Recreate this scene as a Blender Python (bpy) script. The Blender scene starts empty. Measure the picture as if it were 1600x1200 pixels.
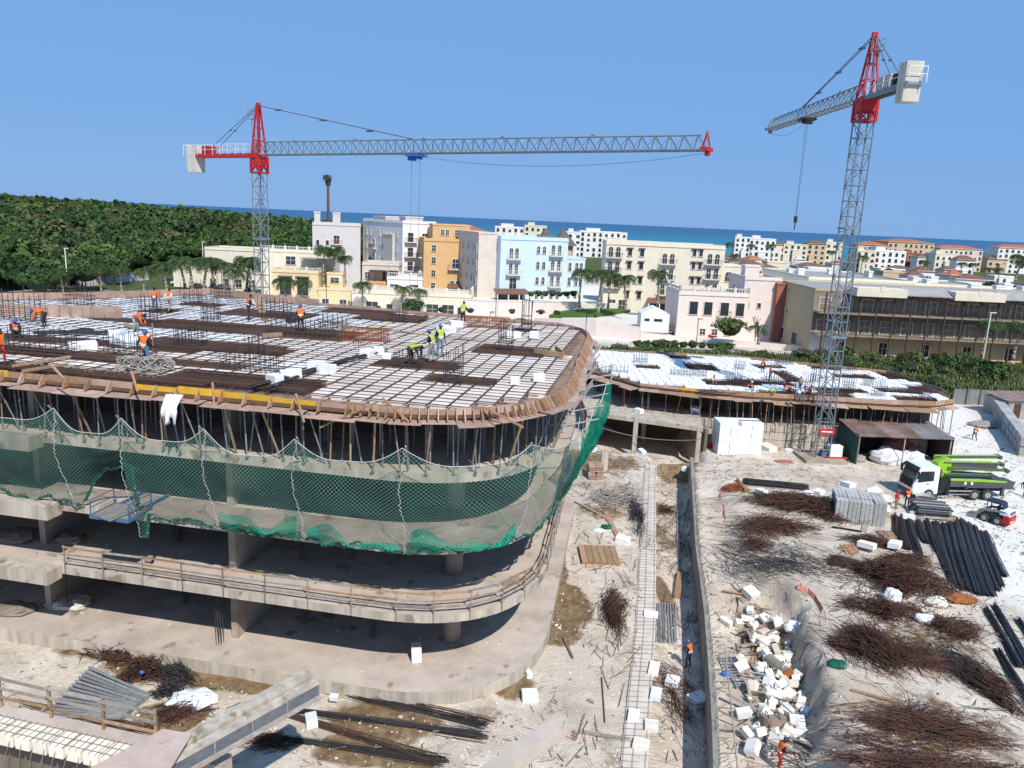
import bpy, bmesh, math, random
import numpy as np
from mathutils import Vector, Matrix
rnd = random.Random(7)
nr = np.random.default_rng(11)
SC = bpy.context.scene
COL = SC.collection
# ---------------------------------------------------------------- camera, sky, sun, exposure
CAMH = 22.5
FPX = 1205.0                       # focal length in pixels of a 1600 px wide frame
PITCH = math.atan(257/1205.0); ROLL = math.radians(2.55)
FWD = Vector((0, math.cos(PITCH), -math.sin(PITCH)))
_u0 = Vector((0, math.sin(PITCH), math.cos(PITCH))); _r0 = Vector((1, 0, 0))
CR = math.cos(ROLL)*_r0 + math.sin(ROLL)*_u0
CU = -math.sin(ROLL)*_r0 + math.cos(ROLL)*_u0
camd = bpy.data.cameras.new('camera'); cam = bpy.data.objects.new('camera', camd); COL.objects.link(cam)
cam.matrix_world = Matrix(((CR.x, CU.x, -FWD.x, 0), (CR.y, CU.y, -FWD.y, 0), (CR.z, CU.z, -FWD.z, CAMH), (0, 0, 0, 1)))
camd.sensor_width = 36.0; camd.lens = 36.0*FPX/1600; camd.clip_start = 0.2; camd.clip_end = 90000
SC.camera = cam
SUNV = Vector((0.36, -0.86, 1.0)).normalized()      # direction towards the sun
SUN_EL = math.asin(SUNV.z); SUN_ROT = math.atan2(SUNV.x, SUNV.y)
w = bpy.data.worlds.new('World'); SC.world = w; w.use_nodes = True
wn = w.node_tree.nodes; wl = w.node_tree.links
for n in list(wn): wn.remove(n)
wo = wn.new('ShaderNodeOutputWorld'); bg = wn.new('ShaderNodeBackground'); sky = wn.new('ShaderNodeTexSky')
sky.sky_type = 'NISHITA'; sky.sun_disc = False; sky.sun_elevation = SUN_EL; sky.sun_rotation = SUN_ROT
sky.altitude = 0; sky.air_density = 1.0; sky.dust_density = 0.25; sky.ozone_density = 3.0
bg.inputs[1].default_value = 0.095
smx = wn.new('ShaderNodeMix'); smx.data_type = 'RGBA'; smx.inputs[0].default_value = 0.90; smx.inputs[7].default_value = (1.62, 3.50, 6.95, 1)   # even tropical blue
wl.new(sky.outputs[0], smx.inputs[6]); wl.new(smx.outputs[2], bg.inputs[0]); wl.new(bg.outputs[0], wo.inputs[0])
sd = bpy.data.lights.new('sun', 'SUN'); sd.energy = 4.2; sd.angle = math.radians(0.55); sd.color = (1.0, 0.95, 0.87)
so = bpy.data.objects.new('sun', sd); COL.objects.link(so); so.rotation_euler = (-SUNV).to_track_quat('-Z', 'Y').to_euler(); so.location = (40, -60, 90)
SC.view_settings.view_transform = 'Standard'; SC.view_settings.look = 'None'
SC.view_settings.exposure = 0.25; SC.view_settings.gamma = 1.0; SC.view_settings.use_curve_mapping = False
# ---------------------------------------------------------------- helpers
def ray(px, py): return FWD + CR*((px-800)/FPX) - CU*((py-600)/FPX)
def G(px, py, z=0.0):                # the point of the level z that stands at that place of the photograph
    d = ray(px, py); t = (z-CAMH)/d.z
    return Vector((d.x*t, d.y*t, z))
def GY(px, py, Y):                   # the point at distance Y
    d = ray(px, py); t = Y/d.y
    return Vector((d.x*t, Y, CAMH+d.z*t))
def V(*a): return Vector(a)
def fract_noise(x, y, s=1.0, seed=0):
    """cheap smooth value noise, arrays"""
    x = np.asarray(x, float)/s; y = np.asarray(y, float)/s
    xi = np.floor(x).astype(int); yi = np.floor(y).astype(int); xf = x-xi; yf = y-yi
    def h(a, b):
        n = (a*374761393 + b*668265263 + seed*974634777) & 0x7fffffff
        n = ((n ^ (n >> 13))*1274126177) & 0x7fffffff
        return ((n ^ (n >> 16)) & 0xffff)/65535.0
    u = xf*xf*(3-2*xf); v = yf*yf*(3-2*yf)
    return (h(xi, yi)*(1-u)+h(xi+1, yi)*u)*(1-v) + (h(xi, yi+1)*(1-u)+h(xi+1, yi+1)*u)*v
def sstep(a, b, x):
    t = np.clip((np.asarray(x, float)-a)/(b-a), 0, 1); return t*t*(3-2*t)
# ---- materials
MATS = {}
def mat(name, col, col2=None, scale=1.5, rough=0.85, bump=0.0, bscale=None, metal=0.0, spots=None, sscale=6.0, sthr=0.62, rand=0.0, streak=False, island=0.0, trans=0.0, spec=0.3, world=False, distort=0.0):
    if name in MATS: return MATS[name]
    m = bpy.data.materials.new(name); m.use_nodes = True; MATS[name] = m
    N = m.node_tree.nodes; L = m.node_tree.links
    b = N['Principled BSDF']; b.inputs['Roughness'].default_value = rough; b.inputs['Metallic'].default_value = metal
    if 'Specular IOR Level' in b.inputs: b.inputs['Specular IOR Level'].default_value = spec
    c4 = lambda c: (c[0], c[1], c[2], 1)
    if world:
        tc = N.new('ShaderNodeNewGeometry'); vec = tc.outputs['Position']
    else:
        tc = N.new('ShaderNodeTexCoord'); vec = tc.outputs['Object']
    if streak:
        mp = N.new('ShaderNodeMapping'); mp.inputs['Scale'].default_value = (1, 1, 0.12); L.new(vec, mp.inputs[0]); vec2 = mp.outputs[0]
    else: vec2 = vec
    out = None
    if col2 is None: col2 = tuple(c*0.8 for c in col)
    nz = N.new('ShaderNodeTexNoise'); nz.inputs['Scale'].default_value = scale; nz.inputs['Detail'].default_value = 6; nz.inputs['Roughness'].default_value = 0.65; nz.inputs['Distortion'].default_value = distort
    L.new(vec2, nz.inputs['Vector'])
    rp = N.new('ShaderNodeValToRGB'); rp.color_ramp.elements[0].position = 0.35; rp.color_ramp.elements[1].position = 0.65
    rp.color_ramp.elements[0].color = c4(col2); rp.color_ramp.elements[1].color = c4(col); L.new(nz.outputs['Fac'], rp.inputs[0]); out = rp.outputs[0]
    if spots is not None:
        n2 = N.new('ShaderNodeTexNoise'); n2.inputs['Scale'].default_value = sscale; n2.inputs['Detail'].default_value = 4; L.new(vec, n2.inputs['Vector'])
        r2 = N.new('ShaderNodeValToRGB'); r2.color_ramp.elements[0].position = sthr; r2.color_ramp.elements[1].position = min(1, sthr+0.07); L.new(n2.outputs['Fac'], r2.inputs[0])
        mx = N.new('ShaderNodeMix'); mx.data_type = 'RGBA'; L.new(r2.outputs[0], mx.inputs[0]); L.new(out, mx.inputs[6]); mx.inputs[7].default_value = c4(spots); out = mx.outputs[2]
    def vary(src, amount, out):
        mr = N.new('ShaderNodeMapRange'); mr.inputs[3].default_value = 1-amount; mr.inputs[4].default_value = 1+amount; L.new(src, mr.inputs[0])
        mm = N.new('ShaderNodeMix'); mm.data_type = 'RGBA'; mm.blend_type = 'MULTIPLY'; mm.inputs[0].default_value = 1.0
        L.new(out, mm.inputs[6]); L.new(mr.outputs[0], mm.inputs[7]); return mm.outputs[2]
    if rand:
        oi = N.new('ShaderNodeObjectInfo'); out = vary(oi.outputs['Random'], rand, out)
    if island:
        ge = N.new('ShaderNodeNewGeometry'); out = vary(ge.outputs['Random Per Island'], island, out)
    L.new(out, b.inputs['Base Color'])
    if bump:
        nb = N.new('ShaderNodeTexNoise'); nb.inputs['Scale'].default_value = bscale or scale*6; nb.inputs['Detail'].default_value = 5; L.new(vec2, nb.inputs['Vector'])
        bu = N.new('ShaderNodeBump'); bu.inputs['Strength'].default_value = bump; bu.inputs['Distance'].default_value = 0.05; L.new(nb.outputs['Fac'], bu.inputs['Height']); L.new(bu.outputs[0], b.inputs['Normal'])
    if trans:
        tr = N.new('ShaderNodeBsdfTranslucent'); L.new(out, tr.inputs['Color']); ms = N.new('ShaderNodeMixShader'); ms.inputs[0].default_value = trans
        L.new(b.outputs[0], ms.inputs[1]); L.new(tr.outputs[0], ms.inputs[2]); L.new(ms.outputs[0], N['Material Output'].inputs[0])
    return m
# ---- mesh collector
class MB:
    def __init__(s): s.v = []; s.f = []; s.m = []
    def add(s, vs, fs, mi=0):
        o = len(s.v); s.v.extend([tuple(x) for x in vs]); s.f.extend([tuple(i+o for i in f) for f in fs]); s.m.extend([mi]*len(fs)); return s
    def box(s, c, sz, rz=0.0, mi=0, M=None):
        hx, hy, hz = sz[0]/2, sz[1]/2, sz[2]/2
        vs = [V(x, y, z) for z in (-hz, hz) for y in (-hy, hy) for x in (-hx, hx)]
        if M is None: M = Matrix.Translation(c) @ Matrix.Rotation(rz, 4, 'Z')
        vs = [M @ q for q in vs]
        return s.add(vs, [(0, 2, 3, 1), (4, 5, 7, 6), (0, 1, 5, 4), (2, 6, 7, 3), (0, 4, 6, 2), (1, 3, 7, 5)], mi)
    def bar(s, p0, p1, w=0.05, h=None, mi=0, up=(0, 0, 1)):
        p0 = Vector(p0); p1 = Vector(p1); h = w if h is None else h
        d = (p1-p0); L = d.length
        if L < 1e-6: return s
        d /= L; up = Vector(up)
        if abs(d.dot(up)) > 0.98: up = V(0, 1, 0) if abs(d.y) < 0.9 else V(1, 0, 0)
        a = d.cross(up).normalized()*(w/2); b = a.cross(d).normalized()*(h/2)
        vs = [p0-a-b, p0+a-b, p0+a+b, p0-a+b, p1-a-b, p1+a-b, p1+a+b, p1-a+b]
        return s.add(vs, [(0, 3, 2, 1), (4, 5, 6, 7), (0, 1, 5, 4), (1, 2, 6, 5), (2, 3, 7, 6), (3, 0, 4, 7)], mi)
    def cyl(s, p0, p1, r0, r1=None, n=8, mi=0, caps=True):
        p0 = Vector(p0); p1 = Vector(p1); r1 = r0 if r1 is None else r1
        d = (p1-p0).normalized(); up = V(0, 0, 1) if abs(d.z) < 0.95 else V(1, 0, 0)
        a = d.cross(up).normalized(); b = d.cross(a)
        vs = []
        for (p, r) in ((p0, r0), (p1, r1)):
            for i in range(n):
                t = 2*math.pi*i/n; vs.append(p+a*(r*math.cos(t))+b*(r*math.sin(t)))
        fs = [(i, i+n, (i+1) % n+n, (i+1) % n) for i in range(n)]
        if caps: fs += [tuple(range(n)), tuple(range(2*n-1, n-1, -1))]
        return s.add(vs, fs, mi)
    def prism(s, poly, z0, z1, mi=0):
        n = len(poly)
        vs = [V(p[0], p[1], z0) for p in poly]+[V(p[0], p[1], z1) for p in poly]
        fs = [tuple(range(n-1, -1, -1)), tuple(range(n, 2*n))]+[(i, (i+1) % n, (i+1) % n+n, i+n) for i in range(n)]
        return s.add(vs, fs, mi)
    def prof(s, poly, M, t, mi=0):
        """polygon in local (x,z), extruded +-t/2 along local y, by matrix M"""
        n = len(poly)
        vs = [M @ V(p[0], -t/2, p[1]) for p in poly]+[M @ V(p[0], t/2, p[1]) for p in poly]
        fs = [tuple(range(n)), tuple(range(2*n-1, n-1, -1))]+[((i+1) % n, i, i+n, (i+1) % n+n) for i in range(n)]
        return s.add(vs, fs, mi)
    def sph(s, c, r, nu=8, nv=6, mi=0, M=None):
        c = Vector(c); r = (r, r, r) if not hasattr(r, '__len__') else r
        vs = []; fs = []
        for j in range(nv+1):
            ph = math.pi*j/nv-math.pi/2
            for i in range(nu):
                th = 2*math.pi*i/nu
                q = V(math.cos(ph)*math.cos(th)*r[0], math.cos(ph)*math.sin(th)*r[1], math.sin(ph)*r[2])
                vs.append((M @ q if M else q)+c)
        for j in range(nv):
            for i in range(nu):
                fs.append((j*nu+i, j*nu+(i+1) % nu, (j+1)*nu+(i+1) % nu, (j+1)*nu+i))
        return s.add(vs, fs, mi)
    def build(s, name, mats, parent=None, world=False, smooth=False, label=None, cat=None, group=None, kind=None, origin=None, bevel=0.0):
        if not isinstance(mats, (list, tuple)): mats = [mats]
        off = Vector((0, 0, 0))
        if origin is not None: off = Vector(origin)
        vs = s.v
        if parent is not None and world: off = parent.location
        if off.length > 0: vs = [(x-off.x, y-off.y, z-off.z) for (x, y, z) in vs]
        me = bpy.data.meshes.new(name); me.from_pydata(vs, [], s.f)
        for m in mats: me.materials.append(MATS[m] if isinstance(m, str) else m)
        if len(mats) > 1: me.polygons.foreach_set('material_index', s.m)
        if smooth: me.polygons.foreach_set('use_smooth', [True]*len(me.polygons))
        me.update()
        o = bpy.data.objects.new(name, me); COL.objects.link(o)
        if parent is not None: o.parent = parent
        elif origin is not None: o.location = off
        if bevel:
            b = o.modifiers.new('bevel', 'BEVEL'); b.width = bevel; b.segments = 2; b.limit_method = 'ANGLE'
        tag(o, label, cat, group, kind)
        return o
def tag(o, label=None, cat=None, group=None, kind=None):
    if label: o['label'] = label
    if cat: o['category'] = cat
    if group: o['group'] = group
    if kind: o['kind'] = kind
    return o
def thing(name, label, cat, loc=(0, 0, 0), rz=0.0, group=None):
    o = bpy.data.objects.new(name, None); COL.objects.link(o); o.location = loc; o.rotation_euler = (0, 0, rz); o.empty_display_size = 0.2
    return tag(o, label, cat, group)
def np_mesh(name, v, f, mats, parent=None, smooth=False, kind=None, origin=None, mi=None, **kw):
    """v (n,3) array, f (m,k) array of equal sized faces"""
    v = np.asarray(v, np.float32); f = np.asarray(f, np.int32)
    if parent is not None: v = v-np.array(parent.location, np.float32)
    elif origin is not None: v = v-np.array(origin, np.float32)
    me = bpy.data.meshes.new(name); k = f.shape[1]
    me.vertices.add(len(v)); me.vertices.foreach_set('co', v.ravel())
    me.loops.add(f.size); me.loops.foreach_set('vertex_index', f.ravel())
    me.polygons.add(len(f)); me.polygons.foreach_set('loop_start', np.arange(0, f.size, k, dtype=np.int32)); me.polygons.foreach_set('loop_total', np.full(len(f), k, np.int32))
    if not isinstance(mats, (list, tuple)): mats = [mats]
    for m in mats: me.materials.append(MATS[m] if isinstance(m, str) else m)
    if mi is not None: me.polygons.foreach_set('material_index', np.asarray(mi, np.int32))
    if smooth: me.polygons.foreach_set('use_smooth', np.ones(len(f), bool))
    me.update(calc_edges=True); me.validate()
    o = bpy.data.objects.new(name, me); COL.objects.link(o)
    if parent is not None: o.parent = parent
    elif origin is not None: o.location = origin
    tag(o, kind=kind, **kw)
    return o
def rod_geo(P0, P1, r, n=3):
    P0 = np.asarray(P0, float); P1 = np.asarray(P1, float); d = P1-P0; L = np.linalg.norm(d, axis=1, keepdims=True); d = d/np.maximum(L, 1e-6)
    up = np.tile(np.array([0, 0, 1.0]), (len(d), 1)); up[np.abs(d[:, 2]) > 0.9] = (1, 0, 0)
    a = np.cross(d, up); a /= np.linalg.norm(a, axis=1, keepdims=True); b = np.cross(d, a)
    r = np.broadcast_to(np.asarray(r, float), (len(d),))[:, None]
    vs = []
    for p in (P0, P1):
        for i in range(n):
            t = 2*math.pi*i/n; vs.append(p+a*r*math.cos(t)+b*r*math.sin(t))
    v = np.stack(vs, 1).reshape(-1, 3); base = (np.arange(len(d))*2*n)[:, None]
    fs = [base+np.array([i, i+n, (i+1) % n+n, (i+1) % n]) for i in range(n)]
    return v, np.stack(fs, 1).reshape(-1, 4)
def rods(name, P0, P1, r, m, parent=None, n=3, **kw):
    v, f = rod_geo(P0, P1, r, n); return np_mesh(name, v, f, m, parent, **kw)
def children_of(o): return [c for c in COL.objects if c.parent == o]
KIDS = {}
def copy_tree(o, parent=None):
    c = o.copy(); COL.objects.link(c); c.parent = parent
    if o not in KIDS: KIDS[o] = list(o.children)
    for ch in KIDS[o]: copy_tree(ch, c)
    return c
# ---- shared materials
mat('concrete', (0.43, 0.37, 0.295), (0.27, 0.225, 0.175), 0.7, bump=0.15, bscale=9, spots=(0.24, 0.21, 0.17), sscale=1.6, sthr=0.66)
mat('concrete_edge', (0.55, 0.49, 0.405), (0.33, 0.285, 0.23), 1.9, bump=0.2, bscale=9, streak=True, spots=(0.25, 0.195, 0.145), sscale=1.1, sthr=0.60)
mat('concrete_floor', (0.57, 0.485, 0.42), (0.40, 0.33, 0.275), 0.45, bump=0.15, bscale=7, spots=(0.27, 0.22, 0.175), sscale=0.8, sthr=0.62)
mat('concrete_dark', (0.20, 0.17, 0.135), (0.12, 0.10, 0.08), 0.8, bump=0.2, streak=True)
mat('block_grey', (0.47, 0.47, 0.455), (0.33, 0.33, 0.32), 4, bump=0.3, rand=0.12)
mat('ply_pink', (0.46, 0.325, 0.26), (0.33, 0.22, 0.17), 1.6, rough=0.75, rand=0.16, spots=(0.55, 0.47, 0.40), sscale=2.2, sthr=0.64)
mat('ply_yellow', (0.66, 0.40, 0.035), (0.50, 0.28, 0.02), 2.0, rough=0.6, rand=0.1, spots=(0.30, 0.2, 0.08), sscale=3, sthr=0.66)
mat('wood', (0.40, 0.27, 0.165), (0.27, 0.17, 0.10), 5, rand=0.22)
mat('wood_orange', (0.40, 0.225, 0.12), (0.29, 0.15, 0.08), 5, rand=0.15)
mat('wood_grey', (0.36, 0.325, 0.285), (0.23, 0.205, 0.18), 4, rand=0.22)
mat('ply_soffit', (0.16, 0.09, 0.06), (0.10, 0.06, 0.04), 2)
mat('rust', (0.105, 0.058, 0.043), (0.06, 0.035, 0.027), 3, rough=0.9, island=0.45)
mat('board_wall', (0.33, 0.305, 0.265), (0.20, 0.185, 0.16), 1.2, bump=0.2, streak=True)
mat('ply_deck', (0.30, 0.205, 0.155), (0.20, 0.13, 0.095), 1.2)
mat('rust_pile', (0.118, 0.056, 0.040), (0.060, 0.031, 0.024), 1.2, rough=0.9, island=0.6)
mat('rust_orange', (0.36, 0.125, 0.035), (0.25, 0.08, 0.03), 3, rough=0.9, island=0.3)
mat('rebar_dark', (0.060, 0.052, 0.052), (0.035, 0.032, 0.034), 3, rough=0.6, island=0.5)
mat('rebar_blue', (0.075, 0.078, 0.088), (0.042, 0.043, 0.050), 3, rough=0.6, metal=0.2, island=0.6)
mat('foam', (0.80, 0.81, 0.82), (0.70, 0.71, 0.73), 2.5, rough=0.9, rand=0.05)
mat('foam_dirty', (0.72, 0.645, 0.575), (0.60, 0.525, 0.455), 1.2, rough=0.9, rand=0.14, spots=(0.42, 0.35, 0.29), sscale=2.5, sthr=0.66)
mat('foam_cream', (0.80, 0.77, 0.66), (0.68, 0.64, 0.52), 2.0, rough=0.9, rand=0.1)
mat('steel', (0.33, 0.34, 0.345), (0.22, 0.225, 0.23), 4, rough=0.55, metal=0.3, rand=0.2)
mat('steel_rusty', (0.30, 0.20, 0.13), (0.22, 0.19, 0.17), 5, rough=0.7, rand=0.25)
mat('crane_steel', (0.22, 0.27, 0.30), (0.16, 0.20, 0.225), 3, rough=0.5, metal=0.2)
mat('crane_red', (0.50, 0.022, 0.03), (0.38, 0.02, 0.025), 2, rough=0.45)
mat('cable', (0.10, 0.11, 0.13), rough=0.6)
mat('weight', (0.60, 0.575, 0.50), (0.46, 0.43, 0.36), 1.0, bump=0.1, streak=True)
mat('white', (0.80, 0.80, 0.79), (0.72, 0.72, 0.71), 2)
mat('black', (0.02, 0.021, 0.023), rough=0.5)
mat('rubber', (0.025, 0.025, 0.026), rough=0.8)
mat('glass', (0.035, 0.045, 0.055), (0.025, 0.032, 0.04), 1, rough=0.12, spec=0.6)
mat('plastic_white', (0.80, 0.83, 0.86), (0.68, 0.71, 0.75), 3, rough=0.45)
mat('red', (0.55, 0.03, 0.03), (0.42, 0.02, 0.02), 3, rough=0.5)
mat('rope', (0.58, 0.60, 0.57), (0.45, 0.48, 0.45), 8)
mat('blue', (0.03, 0.17, 0.55), (0.02, 0.12, 0.42), 4, rough=0.5)
# ================================================================ the setting: ground, sea
def lin(pts):
    ys = np.array([p[1] for p in pts]); xs = np.array([p[0] for p in pts]); o = np.argsort(ys); ys = ys[o]; xs = xs[o]
    return lambda y: np.interp(y, ys, xs)
XB = lin([(13.5, 73), (12.4, 67.4), (10.7, 57.7), (9.4, 50.3), (8.1, 42.8), (7.3, 38.4), (6.2, 33.1), (5.3, 28.6), (4.4, 24)])      # left edge of the grade beam
XW = lin([(17.8, 72.8), (15.9, 63.2), (13.4, 50.7), (11.9, 41.8), (10.7, 35.7), (9.8, 31.3), (8.6, 26)])                          # trench face of the retaining wall
XK = lin([(23, 75), (19.6, 66), (19.5, 59.5), (18.6, 53), (18.9, 49), (18.8, 45.6), (17.9, 40.5), (16.4, 34.9), (15.6, 30.5), (15, 26)])   # top edge of the dirt bank
def SHORE(x): return np.interp(x, [-2500, -700, -300, 0, 150, 400, 900, 2500], [1500, 1250, 900, 640, 600, 620, 660, 700])
def hill(x, y):
    az = np.degrees(np.arctan2(x, np.maximum(y, 1)))
    a = np.interp(az, [-60, -31, -25, -18, -12, -6, 60], [13.5, 12.0, 9.0, 4.6, 1.4, 0.3, 0.0])
    return a*sstep(230, 760, np.hypot(x, y))
def terrain(x, y):
    x = np.asarray(x, float); y = np.asarray(y, float)
    n1 = fract_noise(x, y, 3.1, 1)-0.5; n2 = fract_noise(x, y, 0.9, 2)-0.5
    z = 0.3+n1*0.14+n2*0.07                                     # building side
    jb = (fract_noise(x, y, 1.7, 5)-0.5)+.6*(fract_noise(x, y, .7, 6)-.5)
    xb, xw, xk = XB(y), XW(y), XK(y)
    tz = -1.6+n1*0.16+n2*0.09
    near = 1-sstep(72, 76, y)
    t = sstep(xb+0.5, xb+0.9, x)*near
    z = z*(1-t)+tz*t
    ditch = np.interp(y, [20, 44, 50, 56, 66, 72], [-2.2, -2.1, -1.35, -0.9, -0.5, 0.0])
    dz = ditch+n1*0.35+n2*0.22
    t = sstep(xw+0.15, xw+0.3, x)*near
    z = z*(1-t)+dz*t
    yz = n1*0.16+n2*0.09+0.25*np.exp(-((y-63)/3.0)**2)*sstep(20, 24, x)*(1-sstep(34, 40, x))
    wid = np.interp(y, [20, 46, 52, 70], [.75, .8, 3.2, 2.4])
    t = sstep(xk+jb*0.9-wid, xk+jb*0.7+0.15, x)*near + (1-near)*sstep(14, 22, x)
    z = z*(1-t)+yz*t
    pit = sstep(8.0, 9.0, x)*(1-sstep(19.2, 19.9, x))*sstep(73.5, 75.5, y)*(1-sstep(88, 90, y)); z = z*(1-pit)+(-1.6+n2*.1)*pit
    z = z*(1-sstep(112, 135, y)) + hill(x, y) + 1.2*sstep(104, 112, y)*(1-sstep(126, 150, y))*sstep(5, 25, x)*0.5
    s = SHORE(x); z = z-7.5*sstep(-20, 45, y-s)
    return z
def axis(lo, hi, f0, f1, step, g=1.22):
    a = list(np.arange(f0, f1+1e-6, step)); d = step; v = f1
    while v < hi: d = min(d*g, 120); v += d; a.append(v)
    d = step; v = f0; b = []
    while v > lo: d = min(d*g, 120); v -= d; b.append(v)
    return np.array(b[::-1]+a)
gx = axis(-2600, 2600, -32, 62, 0.4); gy = axis(-60, 1650, 22, 92, 0.4)
X, Y = np.meshgrid(gx, gy); Z = terrain(X, Y)
nx, ny = len(gx), len(gy)
idx = np.arange(nx*ny).reshape(ny, nx)
gf = np.stack([idx[:-1, :-1], idx[:-1, 1:], idx[1:, 1:], idx[1:, :-1]], -1).reshape(-1, 4)
# colour map on the ground: r = wet brown mud, g = vegetation soil, b = clean pale concrete dust
st = np.zeros((ny, nx, 4), np.float32); st[..., 3] = 1
def blob(px, py, rx, ry, a=1.0, z=0.3, ch=0):
    c = G(px, py, z); st[..., ch] = np.maximum(st[..., ch], a*np.clip(1.35-np.hypot((X-c.x)/rx, (Y-c.y)/ry), 0, 1))
for b_ in [(885, 945, 1.5, 3.2), (875, 990, 1.2, 1.5), (870, 880, 0.7, 5.0, 0.8), (800, 1065, 1.2, 1.5), (300, 1045, 4.5, 1.3), (370, 1065, 2.5, 1.0), (420, 1050, 2.2, 0.7), (600, 1125, 2.6, 1.6), (560, 1170, 2.0, 1.2), (270, 1120, 1.6, 1.2),
           (920, 720, 5, 5.0, 0.55), (1060, 715, 3, 3, 0.6), (960, 725, 4, 3.0, 0.55), (640, 1185, 1.5, 0.8, 0.8), (1040, 930, 0.6, 4, 0.7, -1.6), (1030, 840, 1.2, 4, 0.5, -1.6), (940, 800, 3, 2, 0.5), (150, 1020, 2.5, 1.0, 0.5), (20, 840, 3, 1, .7, 4.4),
           (1060, 860, 2.0, 3.0, 0.45, -1.6), (1200, 1000, 2.0, 6.0, 0.5, -1.6), (1400, 900, 6, 5, 0.35, 0), (1440, 1000, 5, 4, 0.4, 0), (1460, 1140, 5, 4, 0.45, 0)]: blob(*b_)
# wheel ruts across the yard
for pts_ in (((1590, 700), (1500, 750), (1390, 790), (1280, 740), (1160, 735)), ((1610, 730), (1520, 790), (1470, 840)), ((1600, 800), (1570, 870), (1600, 960)), ((1600, 640), (1530, 665), (1470, 690))):
    q_ = [G(*p_, 0) for p_ in pts_]
    for a_, b_ in zip(q_[:-1], q_[1:]):
        d_ = (b_-a_); L_ = d_.length; d_ /= L_; t_ = np.clip((X-a_.x)*d_.x+(Y-a_.y)*d_.y, 0, L_); ds = np.hypot(X-a_.x-d_.x*t_, Y-a_.y-d_.y*t_); st[..., 0] = np.maximum(st[..., 0], .36*np.exp(-((ds-.95)/.3)**2))
st[..., 1] = np.clip(sstep(150, 240, Y)*sstep(-30, -60, X*1.0-(Y-200)*0.25)+sstep(104, 116, Y)*(1-sstep(132, 142, Y))*sstep(6, 14, X)*0.8 + sstep(300, 380, Y)*0.8, 0, 1)
st[..., 1] *= 1-sstep(-10, 20, Y-SHORE(X))
st[..., 2] = np.clip(np.exp(-((X-(38+(Y-50)*0.35))/7.0)**2)*sstep(38, 50, Y)*(1-sstep(100, 120, Y)) + 0.9*sstep(140, 160, Y)*(1-sstep(260, 300, Y)), 0, 1)
ground = np_mesh('ground', np.stack([X, Y, Z], -1).reshape(-1, 3), gf, [], smooth=True, kind='structure')
ca = ground.data.color_attributes.new('cover', 'FLOAT_COLOR', 'POINT'); ca.data.foreach_set('color', st.reshape(-1))
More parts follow.
